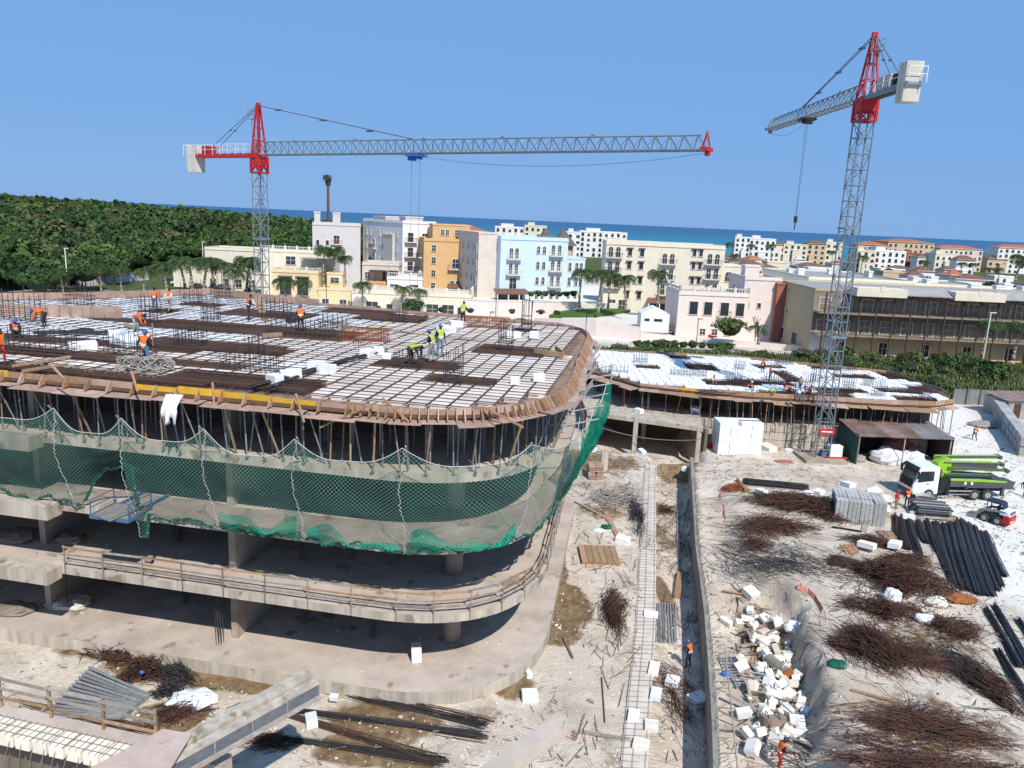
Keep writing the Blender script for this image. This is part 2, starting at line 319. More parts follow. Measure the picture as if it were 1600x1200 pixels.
def ground_mat():
    m = bpy.data.materials.new('ground_dirt'); m.use_nodes = True; N = m.node_tree.nodes; L = m.node_tree.links; b = N['Principled BSDF']
    b.inputs['Roughness'].default_value = 0.95; b.inputs['Specular IOR Level'].default_value = 0.15
    geo = N.new('ShaderNodeNewGeometry'); pos = geo.outputs['Position']
    at = N.new('ShaderNodeAttribute'); at.attribute_name = 'cover'; sep = N.new('ShaderNodeSeparateColor'); L.new(at.outputs['Color'], sep.inputs[0])
    def noise(s, d=6, r=0.6):
        n = N.new('ShaderNodeTexNoise'); n.inputs['Scale'].default_value = s; n.inputs['Detail'].default_value = d; n.inputs['Roughness'].default_value = r; L.new(pos, n.inputs['Vector']); return n.outputs['Fac']
    def ramp(src, p0, p1, c0=(0, 0, 0, 1), c1=(1, 1, 1, 1)):
        r = N.new('ShaderNodeValToRGB'); r.color_ramp.elements[0].position = p0; r.color_ramp.elements[1].position = p1; r.color_ramp.elements[0].color = c0; r.color_ramp.elements[1].color = c1; L.new(src, r.inputs[0]); return r.outputs[0]
    def mix(f, a, c):
        x = N.new('ShaderNodeMix'); x.data_type = 'RGBA'; L.new(f, x.inputs[0])
        if isinstance(a, tuple): x.inputs[6].default_value = a
        else: L.new(a, x.inputs[6])
        if isinstance(c, tuple): x.inputs[7].default_value = c
        else: L.new(c, x.inputs[7])
        return x.outputs[2]
    def addn(a, bsrc, k):
        q = N.new('ShaderNodeMath'); q.operation = 'MULTIPLY_ADD'; L.new(bsrc, q.inputs[0]); q.inputs[1].default_value = k; L.new(a, q.inputs[2]); return q.outputs[0]
    c = ramp(noise(0.28, 8, 0.65), 0.32, 0.68, (0.47, 0.385, 0.305, 1), (0.72, 0.645, 0.55, 1))
    c = mix(ramp(noise(1.3, 6), 0.56, 0.70), c, (0.40, 0.33, 0.255, 1))
    c = mix(ramp(noise(5.5, 4), 0.60, 0.68), c, (0.76, 0.72, 0.66, 1))
    c = mix(ramp(noise(9.0, 3), 0.61, 0.68), c, (0.31, 0.26, 0.20, 1))
    c = mix(ramp(noise(0.09, 7, .7), 0.50, 0.66), c, (0.44, 0.36, 0.28, 1))
    c = mix(ramp(noise(0.5, 9, .75), 0.57, 0.64), c, (0.36, 0.29, 0.22, 1))
    c = mix(ramp(addn(sep.outputs[2], noise(0.8, 5), 0.5), 0.55, 0.9), c, (0.73, 0.70, 0.65, 1))
    wet = addn(sep.outputs[0], noise(0.9, 6), 0.9)
    wetm = ramp(wet, 0.72, 0.90)
    c = mix(wetm, c, ramp(noise(2.2, 5), 0.4, 0.65, (0.17, 0.105, 0.05, 1), (0.28, 0.20, 0.12, 1)))
    c = mix(ramp(addn(sep.outputs[1], noise(0.25, 6), 0.6), 0.62, 0.85), c, ramp(noise(0.6, 6), 0.35, 0.65, (0.035, 0.06, 0.02, 1), (0.11, 0.13, 0.05, 1)))
    L.new(c, b.inputs['Base Color'])
    rr = N.new('ShaderNodeMapRange'); L.new(wetm, rr.inputs[0]); rr.inputs[3].default_value = 0.95; rr.inputs[4].default_value = 0.55; L.new(rr.outputs[0], b.inputs['Roughness'])
    bu = N.new('ShaderNodeBump'); bu.inputs['Strength'].default_value = 0.55; bu.inputs['Distance'].default_value = 0.12
    mm = N.new('ShaderNodeMath'); mm.operation = 'ADD'; L.new(noise(3.0, 8, 0.7), mm.inputs[0]); L.new(noise(11.0, 4), mm.inputs[1]); L.new(mm.outputs[0], bu.inputs['Height']); L.new(bu.outputs[0], b.inputs['Normal'])
    return m
ground.data.materials.append(ground_mat())
def sea_mat():
    m = bpy.data.materials.new('sea_water'); m.use_nodes = True; N = m.node_tree.nodes; L = m.node_tree.links; b = N['Principled BSDF']
    b.inputs['Roughness'].default_value = 0.45; b.inputs['Specular IOR Level'].default_value = 0.18
    geo = N.new('ShaderNodeNewGeometry'); sx = N.new('ShaderNodeSeparateXYZ'); L.new(geo.outputs['Position'], sx.inputs[0])
    # shallow reef water near the beach in the east, deep water beyond
    nz = N.new('ShaderNodeTexNoise'); nz.inputs['Scale'].default_value = 0.0016; nz.inputs['Detail'].default_value = 5; L.new(geo.outputs['Position'], nz.inputs['Vector'])
    q = N.new('ShaderNodeMath'); q.operation = 'MULTIPLY_ADD'; L.new(nz.outputs['Fac'], q.inputs[0]); q.inputs[1].default_value = 700; L.new(sx.outputs['Y'], q.inputs[2])
    mr = N.new('ShaderNodeMapRange'); mr.inputs[1].default_value = 900; mr.inputs[2].default_value = 3600; L.new(q.outputs[0], mr.inputs[0])
    rp = N.new('ShaderNodeValToRGB'); e = rp.color_ramp.elements; e[0].color = (0.018, 0.215, 0.27, 1); e[1].color = (0.022, 0.098, 0.205, 1); e[1].position = 0.9
    k = rp.color_ramp.elements.new(0.4); k.color = (0.02, 0.15, 0.235, 1)
    L.new(mr.outputs[0], rp.inputs[0]); L.new(rp.outputs[0], b.inputs['Base Color'])
    n2 = N.new('ShaderNodeTexNoise'); n2.inputs['Scale'].default_value = 0.08; n2.inputs['Detail'].default_value = 6; L.new(geo.outputs['Position'], n2.inputs['Vector'])
    bu = N.new('ShaderNodeBump'); bu.inputs['Strength'].default_value = 0.5; bu.inputs['Distance'].default_value = 1.0; L.new(n2.outputs['Fac'], bu.inputs['Height']); L.new(bu.outputs[0], b.inputs['Normal'])
    return m
sm = MB(); xs_ = [-60000, -6000, -1500, 0, 1500, 6000, 60000]; ys_ = [520, 1200, 3000, 9000, 60000]
for j in range(len(ys_)-1):
    for i in range(len(xs_)-1):
        sm.add([(xs_[i], ys_[j], -2), (xs_[i+1], ys_[j], -2), (xs_[i+1], ys_[j+1], -2), (xs_[i], ys_[j+1], -2)], [(0, 1, 2, 3)])
sm.build('sea', sea_mat(), kind='structure')
# ================================================================ the concrete building with the rounded corner
NI = V(0.186, 0.982, 0)          # inward from the street front
UF = V(0.982, -0.186, 0)         # along the front, towards the corner
def front_y(x): return 31.9-0.19*(x+4)
def base_curve(xl=-46.0):
    pts = [(x, front_y(x)) for x in np.linspace(xl, -6, 18)]
    a = V(-6, front_y(-6), 0); c = V(0.8, 30.95, 0); b = V(2.3, 38, 0)
    for i in range(1, 15):
        t = i/15; q = a*(1-t)**2+c*2*t*(1-t)+b*t*t; pts.append((q.x, q.y))
    e = V(4.8, 55.5, 0)
    for i in range(13):
        q = b.lerp(e, i/12); pts.append((q.x, q.y))
    for (x, y) in ((4.9, 57.6), (4.5, 59.2), (3.4, 60.4)): pts.append((x, y))
    return [V(p[0], p[1], 0) for p in pts]
BC = base_curve()
def normals(pts):
    ns = []
    for i in range(len(pts)):
        d = (pts[min(i+1, len(pts)-1)]-pts[max(i-1, 0)]).normalized(); ns.append(V(d.y, -d.x, 0))
    return ns
BN = normals(BC)
def outline(off): return [p+n*off for p, n in zip(BC, BN)]
CUM = [0.0]
for i in range(1, len(BC)): CUM.append(CUM[-1]+(BC[i]-BC[i-1]).length)
def at_s(s, off=0.0):
    """point, tangent and outward normal at arc length s on the edge curve"""
    s = min(max(s, 0), CUM[-1]-1e-4); i = int(np.searchsorted(CUM, s, side='right')-1); t = (s-CUM[i])/(CUM[i+1]-CUM[i])
    p = BC[i].lerp(BC[i+1], t); n = BN[i].lerp(BN[i+1], t).normalized(); return p+n*off, V(-n.y, n.x, 0), n
def s_of_x(x):
    return float(np.interp(x, [p.x for p in BC[:18]], CUM[:18]))
S_CORNER = CUM[17]; S_SIDE = CUM[32]; S_END = CUM[-1]
BACK = [(-10, 64.8), (-17, 66.9), (-28.5, 72), (-36.5, 64), (-46, 58)]
bld = thing('concrete_building', 'unfinished concrete building with rounded corner and four open storeys', 'building', (-12, 45, 0.3))
LV = {'G': (1.0, 0.75, 0.30), 'C': (4.75, 0.42, 0.0), 'B': (8.15, 0.44, 0.05), 'A': (11.5, 0.44, 0.0)}   # top, thickness, edge offset
for k, (zt, th, off) in LV.items():
    m = MB(); poly = [(p.x, p.y) for p in outline(off)]+BACK
    m.prism(poly, zt-th, zt)
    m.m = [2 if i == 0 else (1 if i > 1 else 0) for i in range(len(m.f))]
    m.build('floor_slab', ['concrete_floor', 'concrete_edge', 'concrete_dark'], bld, world=True)  # undersides coloured dark so the storeys below stay in deeper shade
# projecting balcony ends in the west
for k, x1 in (('C', -21.9), ('B', -21.6), ('A', -22.3)):
    zt, th, off = LV[k]; m = MB()
    a = V(-46, front_y(-46), 0); b = V(x1, front_y(x1), 0)
    poly = [a-NI*0.95, b-NI*0.95, b-NI*0.02, a-NI*0.02]
    m.prism([(p.x, p.y) for p in poly], zt-0.62, zt+0.06); m.build('balcony_beam', 'concrete_edge', bld, world=True)
# cross walls, columns, inner walls
def zspan(k):
    order = ['G', 'C', 'B', 'A']; i = order.index(k); z0 = LV[k][0]; z1 = LV[order[i+1]][0]-LV[order[i+1]][1] if i < 3 else 14.08
    return z0-0.02, z1+0.02
for k in 'GCBA':
    z0, z1 = zspan(k)
    for (x, ins, L_) in ((-37, 2.0, 7), (-24.6, 1.9, 6.5), (-13.9, 1.9, 6.0)):
        a = V(x, front_y(x), 0)+NI*ins; m = MB(); c = a+NI*(L_/2)
        m.box((c.x, c.y, (z0+z1)/2), (0.34, L_, z1-z0), math.atan2(NI.y, NI.x)-math.pi/2); m.build('cross_wall', 'concrete', bld, world=True)
    for (x, y) in ((-2.55, 36.5),):
        m = MB(); m.cyl((x, y, z0), (x, y, z1), 0.46, n=20); m.build('round_column', 'concrete', bld, world=True, smooth=True)
    for (x, y) in ((-30, 46), (-19.5, 43.6), (-8.5, 42), (0.6, 45), (1.8, 52), (-7, 50.5), (-17, 52), (-28, 55)):
        m = MB(); m.box((x, y, (z0+z1)/2), (0.55, 0.55, z1-z0), -0.19); m.build('column', 'concrete', bld, world=True)
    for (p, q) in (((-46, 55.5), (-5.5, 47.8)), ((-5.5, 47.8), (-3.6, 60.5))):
        m = MB(); m.bar((p[0], p[1], (z0+z1)/2), (q[0], q[1], (z0+z1)/2), 0.25, z1-z0); m.build('inner_wall', 'concrete_dark', bld, world=True)  # inner walls coloured dark to deepen the shade inside the storeys
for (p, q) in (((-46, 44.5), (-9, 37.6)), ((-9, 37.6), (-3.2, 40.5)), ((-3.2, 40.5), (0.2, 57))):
    m = MB(); m.bar((p[0], p[1], 12.78), (q[0], q[1], 12.78), 0.06, 2.6); m.build('shade_screen', 'ply_soffit', bld, world=True)  # dark screens added behind the props to make the top storey read black
# starter bars standing on the floors
for (px, py, k) in ((185, 915, 'G'), (285, 945, 'G'), (470, 975, 'G'), (577, 998, 'G'), (468, 875, 'C'), (275, 848, 'C'), (100, 955, 'G'), (338, 1008, 'G')):
    z = LV[k][0]; c = G(px, py, z); P0 = []; P1 = []
    for i in range(3):
        for j in range(2):
            q = np.array([c.x+i*0.12+j*0.05, c.y+j*0.25, z-0.05]); P0.append(q); P1.append(q+np.array([rnd.uniform(-.03, .03), rnd.uniform(-.03, .03), rnd.uniform(0.9, 1.5) if px not in (100, 338) else 2.6]))
    rods('starter_bars', P0, P1, 0.018, 'rebar_dark', bld, n=4)
# ---------------------------------------------------------------- guard rail of the first floor
rail = thing('guard_rail', 'weathered timber guard rail on steel posts along the rounded first floor edge', 'railing', (-12, 34, 4.4))
s0 = s_of_x(-21.7); s = s0; k = 0; posts = []
while s < S_SIDE+12:
    p, t, n = at_s(s, 0.03); posts.append((p, n)); m = MB()
    lean = n*rnd.uniform(-0.04, 0.05)
    m.bar(p+V(0, 0, 4.4), p+lean+V(0, 0, 5.87), 0.05, 0.05); m.build('post', 'steel_rusty', rail, world=True); s += 2.15 if s < S_CORNER else 1.7
for (zz, mt, w_) in ((5.77, 'wood', 0.10), (5.40, 'wood', 0.09), (5.07, 'wood_grey', 0.12)):
    for i in range(len(posts)-1):
        a, na = posts[i]; b, nb_ = posts[i+1]; m = MB(); d = (b-a).normalized()*0.12
        j = 0.03*(i % 2)
        m.bar(a-na*(0.05+j)-d+V(0, 0, zz+rnd.uniform(-.05, .04)), b-nb_*(0.05+j)+d+V(0, 0, zz+rnd.uniform(-.05, .04)), 0.03, w_); m.build('rail', mt if rnd.random() < .75 else 'wood_grey', rail, world=True)
# ---------------------------------------------------------------- formwork deck
ZD = 14.3
fw = thing('deck_formwork', 'plywood formwork deck with foam blocks and edge boards on the rounded building', 'formwork', (-12, 45, 14.0))
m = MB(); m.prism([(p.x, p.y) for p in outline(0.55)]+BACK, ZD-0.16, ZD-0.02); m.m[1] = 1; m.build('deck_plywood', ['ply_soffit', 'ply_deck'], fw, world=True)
# ledge sheets
s = 2.0; i = 0
while s < S_END-1.0:
    L_ = 2.4 if s < S_CORNER-1 else (1.3 if s < S_SIDE else 2.2)
    a, ta, na = at_s(s); b, tb, nb_ = at_s(min(s+L_-0.02, S_END-0.1)); wd = 1.25+rnd.uniform(-0.22, 0.22)
    z0 = ZD-0.26-rnd.uniform(0, 0.05)-(0.026 if i % 2 else 0); m = MB()
    q = [a+na*0.45, b+nb_*0.45, b+nb_*(wd+rnd.uniform(-.06, .06)), a+na*(wd+rnd.uniform(-.06, .06))]
    dz = rnd.uniform(-0.10, 0.02)
    vs = [V(p.x, p.y, z0+(dz if j in (2, 3) else 0)) for j, p in enumerate(q)]+[V(p.x, p.y, z0+0.025+(dz if j in (2, 3) else 0)) for j, p in enumerate(q)]
    m.add(vs, [(3, 2, 1, 0), (4, 5, 6, 7), (0, 1, 5, 4), (1, 2, 6, 5), (2, 3, 7, 6), (3, 0, 4, 7)])
    m.build('ledge_sheet', 'ply_pink', fw, world=True); s += L_; i += 1
# edge boards
s = 1.0; i = 0
while s < S_END-0.6:
    st_ = 2.2 if s < S_CORNER-1 else (0.62 if s < S_SIDE+1 else 1.6)
    a, ta, na = at_s(s, 0.50+0.012*(i % 2)); b, tb, nb_ = at_s(s+st_-0.015, 0.50+0.012*(i % 2)); m = MB()
    h = 0.44+rnd.uniform(-0.06, 0.07)
    m.bar(a+V(0, 0, ZD-0.2+h/2), b+V(0, 0, ZD-0.2+h/2), 0.022, h)
    x = a.x; yel = (-17.6 < x < -12.6) or (-11.6 < x < -9.6) or (x < -24.2 and x > -26)
    m.build('edge_board', 'ply_yellow' if yel else ('wood' if (-24.5 < x < -21) else 'ply_pink'), fw, world=True); s += st_; i += 1
# braces behind the boards
def brace(p, n, w_=0.05, big=False):
    m = MB(); M_ = Matrix(((n.x, -n.y, 0, p.x), (n.y, n.x, 0, p.y), (0, 0, 1, ZD-0.2), (0, 0, 0, 1)))
    h = 0.46; L_ = 0.42
    m.prof([(0.04, 0.0), (L_, 0.0), (L_, 0.05), (0.12, h), (0.04, h)], M_, w_)
    m.build('brace', rnd.choice(['wood', 'wood', 'ply_pink', 'wood_orange']), fw, world=True)
s = 2.2
while s < S_END-1.0:
    p, t, n = at_s(s, 0.50); brace(p, n, 0.05); s += (1.15 if s < S_CORNER-1.5 else (0.34 if s < S_SIDE+4 else 0.55))*rnd.uniform(0.9, 1.1)
# foam blocks in the waffle grid
O0 = V(-6, front_y(-6), 0)+NI*0.6
def inside_deck(p, mrg=0.25):
    poly = DECKPOLY; x, y = p; c = False; j = len(poly)-1
    for i in range(len(poly)):
        xi, yi = poly[i]; xj, yj = poly[j]
        if (yi > y) != (yj > y) and x < (xj-xi)*(y-yi)/(yj-yi)+xi: c = not c
        j = i
    return c
DECKPOLY = [(p.x, p.y) for p in outline(0.2)]+[(-10, 64.4), (-17, 66.4), (-28.5, 71.3), (-36, 64), (-46, 58)]
PITCH_U, PITCH_V = 0.92, 1.28
# solid zones (drop panels over the columns, beams): centre px, half sizes along u and v
SOLID = []
def solid(px, py, hu, hv): c = G(px, py, ZD); SOLID.append((c, hu*.85, hv*.86))
for a_ in ((720, 600, 2.0, 1.1), (650, 575, 2.6, 1.6), (800, 553, 2.6, 2.0), (612, 500, 3.0, 2.2), (820, 520, 1.0, 1.0), (380, 600, 4.4, 1.4), (430, 555, 1.2, 0.9), (470, 525, 4.6, 2.6), (330, 545, 5.0, 1.6), (250, 570, 5.5, 0.8), (120, 560, 6.0, 1.0), (60, 535, 4.5, 1.1), (330, 515, 5.0, 2.4), (250, 490, 1.2, 1.5), (420, 495, 4.0, 2.4), (200, 545, 5.0, 1.1), (560, 490, 3.2, 1.8), (200, 505, 3.0, 1.0), (320, 480, 2.0, 1.2), (150, 590, 7, 0.7)): solid(*a_)
def in_solid(p):
    for c, hu, hv in SOLID:
        d = p-c
        if abs(d.dot(UF)) < hu and abs(d.dot(NI)) < hv: return True
    return False
blocks = []
for iu in range(-46, 14):
    for iv in range(0, 31):
        c = O0+UF*(iu*PITCH_U)+NI*(iv*PITCH_V+0.7); c.z = ZD
        ok = all(inside_deck(((c+UF*a*0.40+NI*b*0.58).x, (c+UF*a*0.40+NI*b*0.58).y)) for a in (-1, 1) for b in (-1, 1))
        if not ok or in_solid(c) or c.x < -44: continue
        blocks.append(c)
def vis(p):
    v = p-V(0, 0, CAMH); w_ = v.dot(FWD); x = 800+FPX*v.dot(CR)/w_; y = 600-FPX*v.dot(CU)/w_; return -20 < x < 1620 and -20 < y < 1220
blocks.sort(key=lambda c: (0 if vis(c) else 1, (c-V(0, 0, CAMH)).length))
RU = math.atan2(UF.y, UF.x)
bm_ = {}
for key in ('foam_dirty', 'foam'):
    m = MB(); m.box((0, 0, 0.09), (0.78, 1.12, 0.22)); o = m.build('foam_block', key, fw); bm_[key] = o.data; bpy.data.objects.remove(o)
rest = []
for i, c in enumerate(blocks):
    d = (c-O0); white = (d.dot(NI) > 17 and d.dot(UF) < -9) or (d.dot(UF) < -13 and d.dot(NI) > 7) or fract_noise(c.x, c.y, 4.0, 9) > 0.86
    if i < 300:
        o = bpy.data.objects.new('foam_block', bm_['foam' if white else 'foam_dirty']); COL.objects.link(o); o.parent = fw
        o.location = c-fw.location+V(0, 0, rnd.uniform(-.03, .02)); o.rotation_euler = (0, 0, RU+rnd.uniform(-.02, .02))
    else: rest.append((c, white))
for wflag, key in ((True, 'foam'), (False, 'foam_dirty')):
    m = MB()
    for c, wh in rest:
        if wh == wflag: m.box((c.x, c.y, ZD+0.085+rnd.uniform(-.03, .03)), (0.78, 1.12, 0.22), RU+rnd.uniform(-.02, .02))
    if m.v: m.build('foam_blocks', key, fw, world=True, kind='stuff')
# rib bars and light mesh over the blocks
P0 = []; P1 = []
def clip_line(c, d, z, step=0.35):
    """pieces of the line c + t d inside the deck"""
    out = []; t = -48.0; run = None
    while t < 48:
        p = c+d*t; ins = inside_deck((p.x, p.y)) and p.x > -44
        if ins and run is None: run = t
        if not ins and run is not None: out.append((c+d*run, c+d*(t-step))); run = None
        t += step
    return out
for iu in range(-47, 15):
    for k in (-0.035, 0.035):
        c = O0+UF*((iu+0.5)*PITCH_U+k)
        for a, b in clip_line(c+NI*18, NI, 0):
            a.z = b.z = ZD+0.20; P0.append(a); P1.append(b)
for iv in range(0, 32):
    for k in (0.0, 0.07):
        c = O0+NI*(iv*PITCH_V+0.06+k)
        for a, b in clip_line(c, UF, 0):
            a.z = b.z = ZD+0.215; P0.append(a); P1.append(b)
    c = O0+NI*(iv*PITCH_V+0.7)
    for a, b in clip_line(c, UF, 0): a.z = b.z = ZD+0.225; P0.append(a); P1.append(b)
v1, f1 = rod_geo(P0[:], P1[:], 0.016)
np_mesh('rib_bars', v1, f1, 'rust', fw, kind='stuff')
# rib troughs: dark ply strips are the deck itself; dense steel mats in the solid zones
P0 = []; P1 = []
for c, hu, hv in SOLID:
    nu_ = int(hu*2/0.16); nv_ = int(hv*2/0.16)
    for i in range(nu_+1):
        u = -hu+i*0.16+rnd.uniform(-.03, .03)
        for z in (0.05, 0.2):
            a = c+UF*u-NI*hv; b = c+UF*(u+rnd.uniform(-.05, .05))+NI*hv
            if inside_deck((a.x, a.y)) and inside_deck((b.x, b.y)): P0.append(a+V(0, 0, z)); P1.append(b+V(0, 0, z))
    for j in range(nv_+1):
        v_ = -hv+j*0.16+rnd.uniform(-.03, .03)
        for z in (0.07, 0.23):
            a = c-UF*hu+NI*v_; b = c+UF*hu+NI*(v_+rnd.uniform(-.05, .05))
            if inside_deck((a.x, a.y)) and inside_deck((b.x, b.y)): P0.append(a+V(0, 0, z)); P1.append(b+V(0, 0, z))
rods('steel_mats', P0, P1, 0.019, 'rust', fw, kind='stuff')
# ---------------------------------------------------------------- column and wall reinforcement standing out of the deck
def rebar_cage(c, nu_, nv_, du, dv, h, label, ax=UF, ay=NI, r=0.021, mt='rebar_dark', ties=True, group=None, name='column_reinforcement', jit=0.05):
    P0 = []; P1 = []; c = Vector(c)
    for i in range(nu_):
        for j in range(nv_):
            if 0 < i < nu_-1 and 0 < j < nv_-1: continue
            b = c+ax*((i/(max(nu_-1, 1))-.5)*du)+ay*((j/(max(nv_-1, 1))-.5)*dv); tz = h*rnd.uniform(0.82, 1.06)
            P0.append(b+V(0, 0, -0.05)); P1.append(b+V(rnd.uniform(-jit, jit), rnd.uniform(-jit, jit), tz))
    if ties:
        z = 0.15
        while z < h*0.6:
            q = [c+ax*(a*du/2)+ay*(b_*dv/2)+V(0, 0, z) for a, b_ in ((-1, -1), (1, -1), (1, 1), (-1, 1))]
            for i in range(4): P0.append(q[i]); P1.append(q[(i+1) % 4])
            z += 0.3
    return rods(name, P0, P1, r, mt, origin=c, label=label, cat='rebar', group=group)
GC = 'column starter bars on the deck'
for (px, py, nu_, nv_, du, dv, h, lb) in [
    (708, 607, 4, 3, 0.8, 0.6, 2.1, 'tall cage of column bars nearest the rounded deck edge'),
    (790, 553, 4, 3, 0.8, 0.7, 2.2, 'tall cage of column bars beside the lying orange cage'),
    (822, 522, 4, 3, 0.7, 0.6, 2.5, 'cage of column bars by the far deck edge next to a white block'),
    (395, 585, 12, 2, 3.0, 0.8, 1.5, 'long row of wall bars behind the yellow edge boards'),
    (398, 560, 4, 3, 0.7, 0.6, 1.5, 'small column cage rising behind the long wall bar row'),
    (298, 545, 9, 3, 1.6, 0.9, 1.5, 'wall bars with white pipe pieces among the steel mats'),
    (638, 580, 4, 3, 1.3, 0.9, 1.3, 'short bars next to the worker bending in a green vest'),
    (622, 505, 5, 3, 1.1, 0.9, 1.3, 'short bars in the brown mat by the far edge'),
    (470, 530, 14, 2, 4.4, 0.8, 1.3, 'long wall bars in front of the black bucket'),
    (520, 520, 6, 2, 1.8, 0.7, 1.4, 'wall bars left of the lying orange cage'),
    (330, 505, 5, 4, 1.0, 0.9, 2.2, 'dense dark column cage in the middle of the mats'),
    (235, 510, 5, 3, 1.2, 0.7, 2.3, 'column bars behind the worker with a level staff'),
    (300, 480, 5, 3, 1.4, 0.7, 2.2, 'column bars between the white field and the red edge board'),
    (430, 500, 8, 2, 2.4, 0.7, 1.8, 'wall bars below the leaning plank'),
    (60, 555, 14, 2, 4.2, 0.7, 1.5, 'wall bars beside the sitting worker'),
    (200, 560, 10, 2, 3.0, 0.7, 1.4, 'wall bars in front of the white foam stack'),
    (20, 505, 12, 3, 4.5, 0.8, 2.2, 'bars along the brown timber box'),
    (125, 490, 8, 3, 2.0, 0.8, 2.4, 'bars at the end of the brown timber box'),
    (350, 470, 5, 3, 1.4, 0.7, 2.4, 'thin bars rising by the far left deck edge'),
    (560, 545, 4, 2, .5, .4, .6, 'stubby bars in the middle of the waffle deck'),
    ]:
    rebar_cage(G(px, py, ZD), nu_, nv_, du, dv, h, lb, group=GC)
# orange rusty cages lying on the deck
for (px, py, L_, rz, lb) in ((570, 531, 3.0, -0.05, 'rusty orange stirrup cage lying between the mats and the waffle field'), (760, 511, 3.3, 0.03, 'rusty orange stirrup cage lying near the far deck edge')):
    c = G(px, py, ZD+0.25); P0 = []; P1 = []
    for i in range(26):
        x = -L_/2+L_*i/25
        q = [c+V(x+rnd.uniform(-.03, .03), y, z) for y, z in ((-.45, 0), (.45, 0), (.45, .75), (-.45, .75))]
        for j in range(4): P0.append(q[j]); P1.append(q[(j+1) % 4])
    for y, z in ((-.45, 0), (.45, 0), (.45, .75), (-.45, .75), (0, 0), (0, .75), (-.45, .38), (.45, .38)): P0.append(c+V(-L_/2, y, z)); P1.append(c+V(L_/2, y, z))
    rods('rebar_cage', P0, P1, 0.02, 'rust_orange', origin=c, label=lb, cat='rebar cage')
# back edge upstand boards
bk = thing('back_upstand', 'low reddish timber upstand along the far edge of the deck', 'formwork', (-12, 66, 14.3))
bp = [V(4.6, 59.0, 0), V(3.3, 60.5, 0), V(-10, 64.6, 0), V(-17, 66.7, 0), V(-28.5, 71.8, 0), V(-36.5, 64, 0), V(-44, 59.5, 0)]
for i in range(len(bp)-1):
    a, b = bp[i], bp[i+1]; n_ = max(1, int((b-a).length/2.4))
    for k in range(n_):
        p = a.lerp(b, k/n_); q = a.lerp(b, (k+1)/n_-0.004); m = MB(); h = 0.45 if i < 3 else 0.75
        m.bar(p+V(0, 0, ZD-.05+h/2), q+V(0, 0, ZD-.05+h/2), 0.03, h); m.build('board', 'ply_pink', bk, world=True)
# ---------------------------------------------------------------- shoring props of the top storey
pm = {}
for key, mt in (('steel', 'steel'), ('rusty', 'steel_rusty'), ('wood', 'wood')):
    m = MB()
    if key == 'wood': m.bar((0, 0, 0), (0, 0, 2.75), 0.07, 0.07)
    else:
        m.cyl((0, 0, 0), (0, 0, 1.7), 0.036, n=6); m.cyl((0, 0, 1.6), (0, 0, 2.72), 0.027, n=6); m.box((0, 0, 0.01), (0.16, 0.16, 0.02)); m.box((0, 0, 2.73), (0.16, 0.16, 0.02)); m.cyl((0, 0, 1.62), (0, 0, 1.72), 0.052, n=6)
    o = m.build('shoring_prop', mt); pm[key] = o.data; bpy.data.objects.remove(o)
def put_prop(p, z0, z1, key, lean=(0, 0), where='under the top deck of the rounded building', grp='props under the top deck'):
    o = bpy.data.objects.new('shoring_prop', pm[key]); COL.objects.link(o); o.location = (p.x, p.y, z0)
    d = V(lean[0], lean[1], z1-z0); o.rotation_euler = d.to_track_quat('Z', 'Y').to_euler(); o.scale = (1, 1, d.length/2.74)
    nm = {'steel': 'grey steel shoring prop ', 'rusty': 'rusty steel shoring prop ', 'wood': 'brown timber prop '}[key]
    tag(o, nm+where, 'prop', key+' '+grp); return o
for row, (off, step) in enumerate(((0.1, 1.05), (-0.55, 1.15), (-1.9, 1.35), (-3.3, 1.7))):
    s = s_of_x(-29)+rnd.random()
    while s < S_END-3:
        p, t, n = at_s(s, off+rnd.uniform(-.12, .12)); key = rnd.choices(['steel', 'rusty', 'wood'], [5, 3, 1.3])[0]
        ln = (t*rnd.uniform(-.12, .12)+n*rnd.uniform(-.05, .05)) if rnd.random() < .7 else (t*rnd.uniform(-.55, .55)+n*rnd.uniform(-.1, .5))
        if row > 1: ln = V(0, 0, 0)
        ztop = 14.1 if off+ln.dot(n) < 0.5 else 14.0
        wh = ('below the yellow edge boards of the top deck', 'under the top deck along the plain straight front', 'under the top deck round the curved corner', 'under the top deck on the shaded side')[0 if -17.8 < p.x < -9.4 and s < S_CORNER else (1 if s < S_CORNER else (2 if s < S_SIDE else 3))]
        put_prop(p, 11.49, ztop, key, (ln.x, ln.y), ('outermost ' if row == 0 else 'inner ')[:0]+wh, 'props '+wh); s += step*rnd.uniform(.8, 1.2)
# outrigger struts that hold the ledge: from the slab edge out to the ledge
s = s_of_x(-27)
while s < S_END-6:
    p, t, n = at_s(s, -0.1); ln = n*rnd.uniform(0.75, 1.0)+t*rnd.uniform(-.5, .5)
    put_prop(p, 11.48, 14.0, rnd.choice(['steel', 'steel', 'wood']), (ln.x, ln.y), 'leaning out below the plywood ledge', 'struts under the ledge'); s += 1.9*rnd.uniform(.8, 1.25)
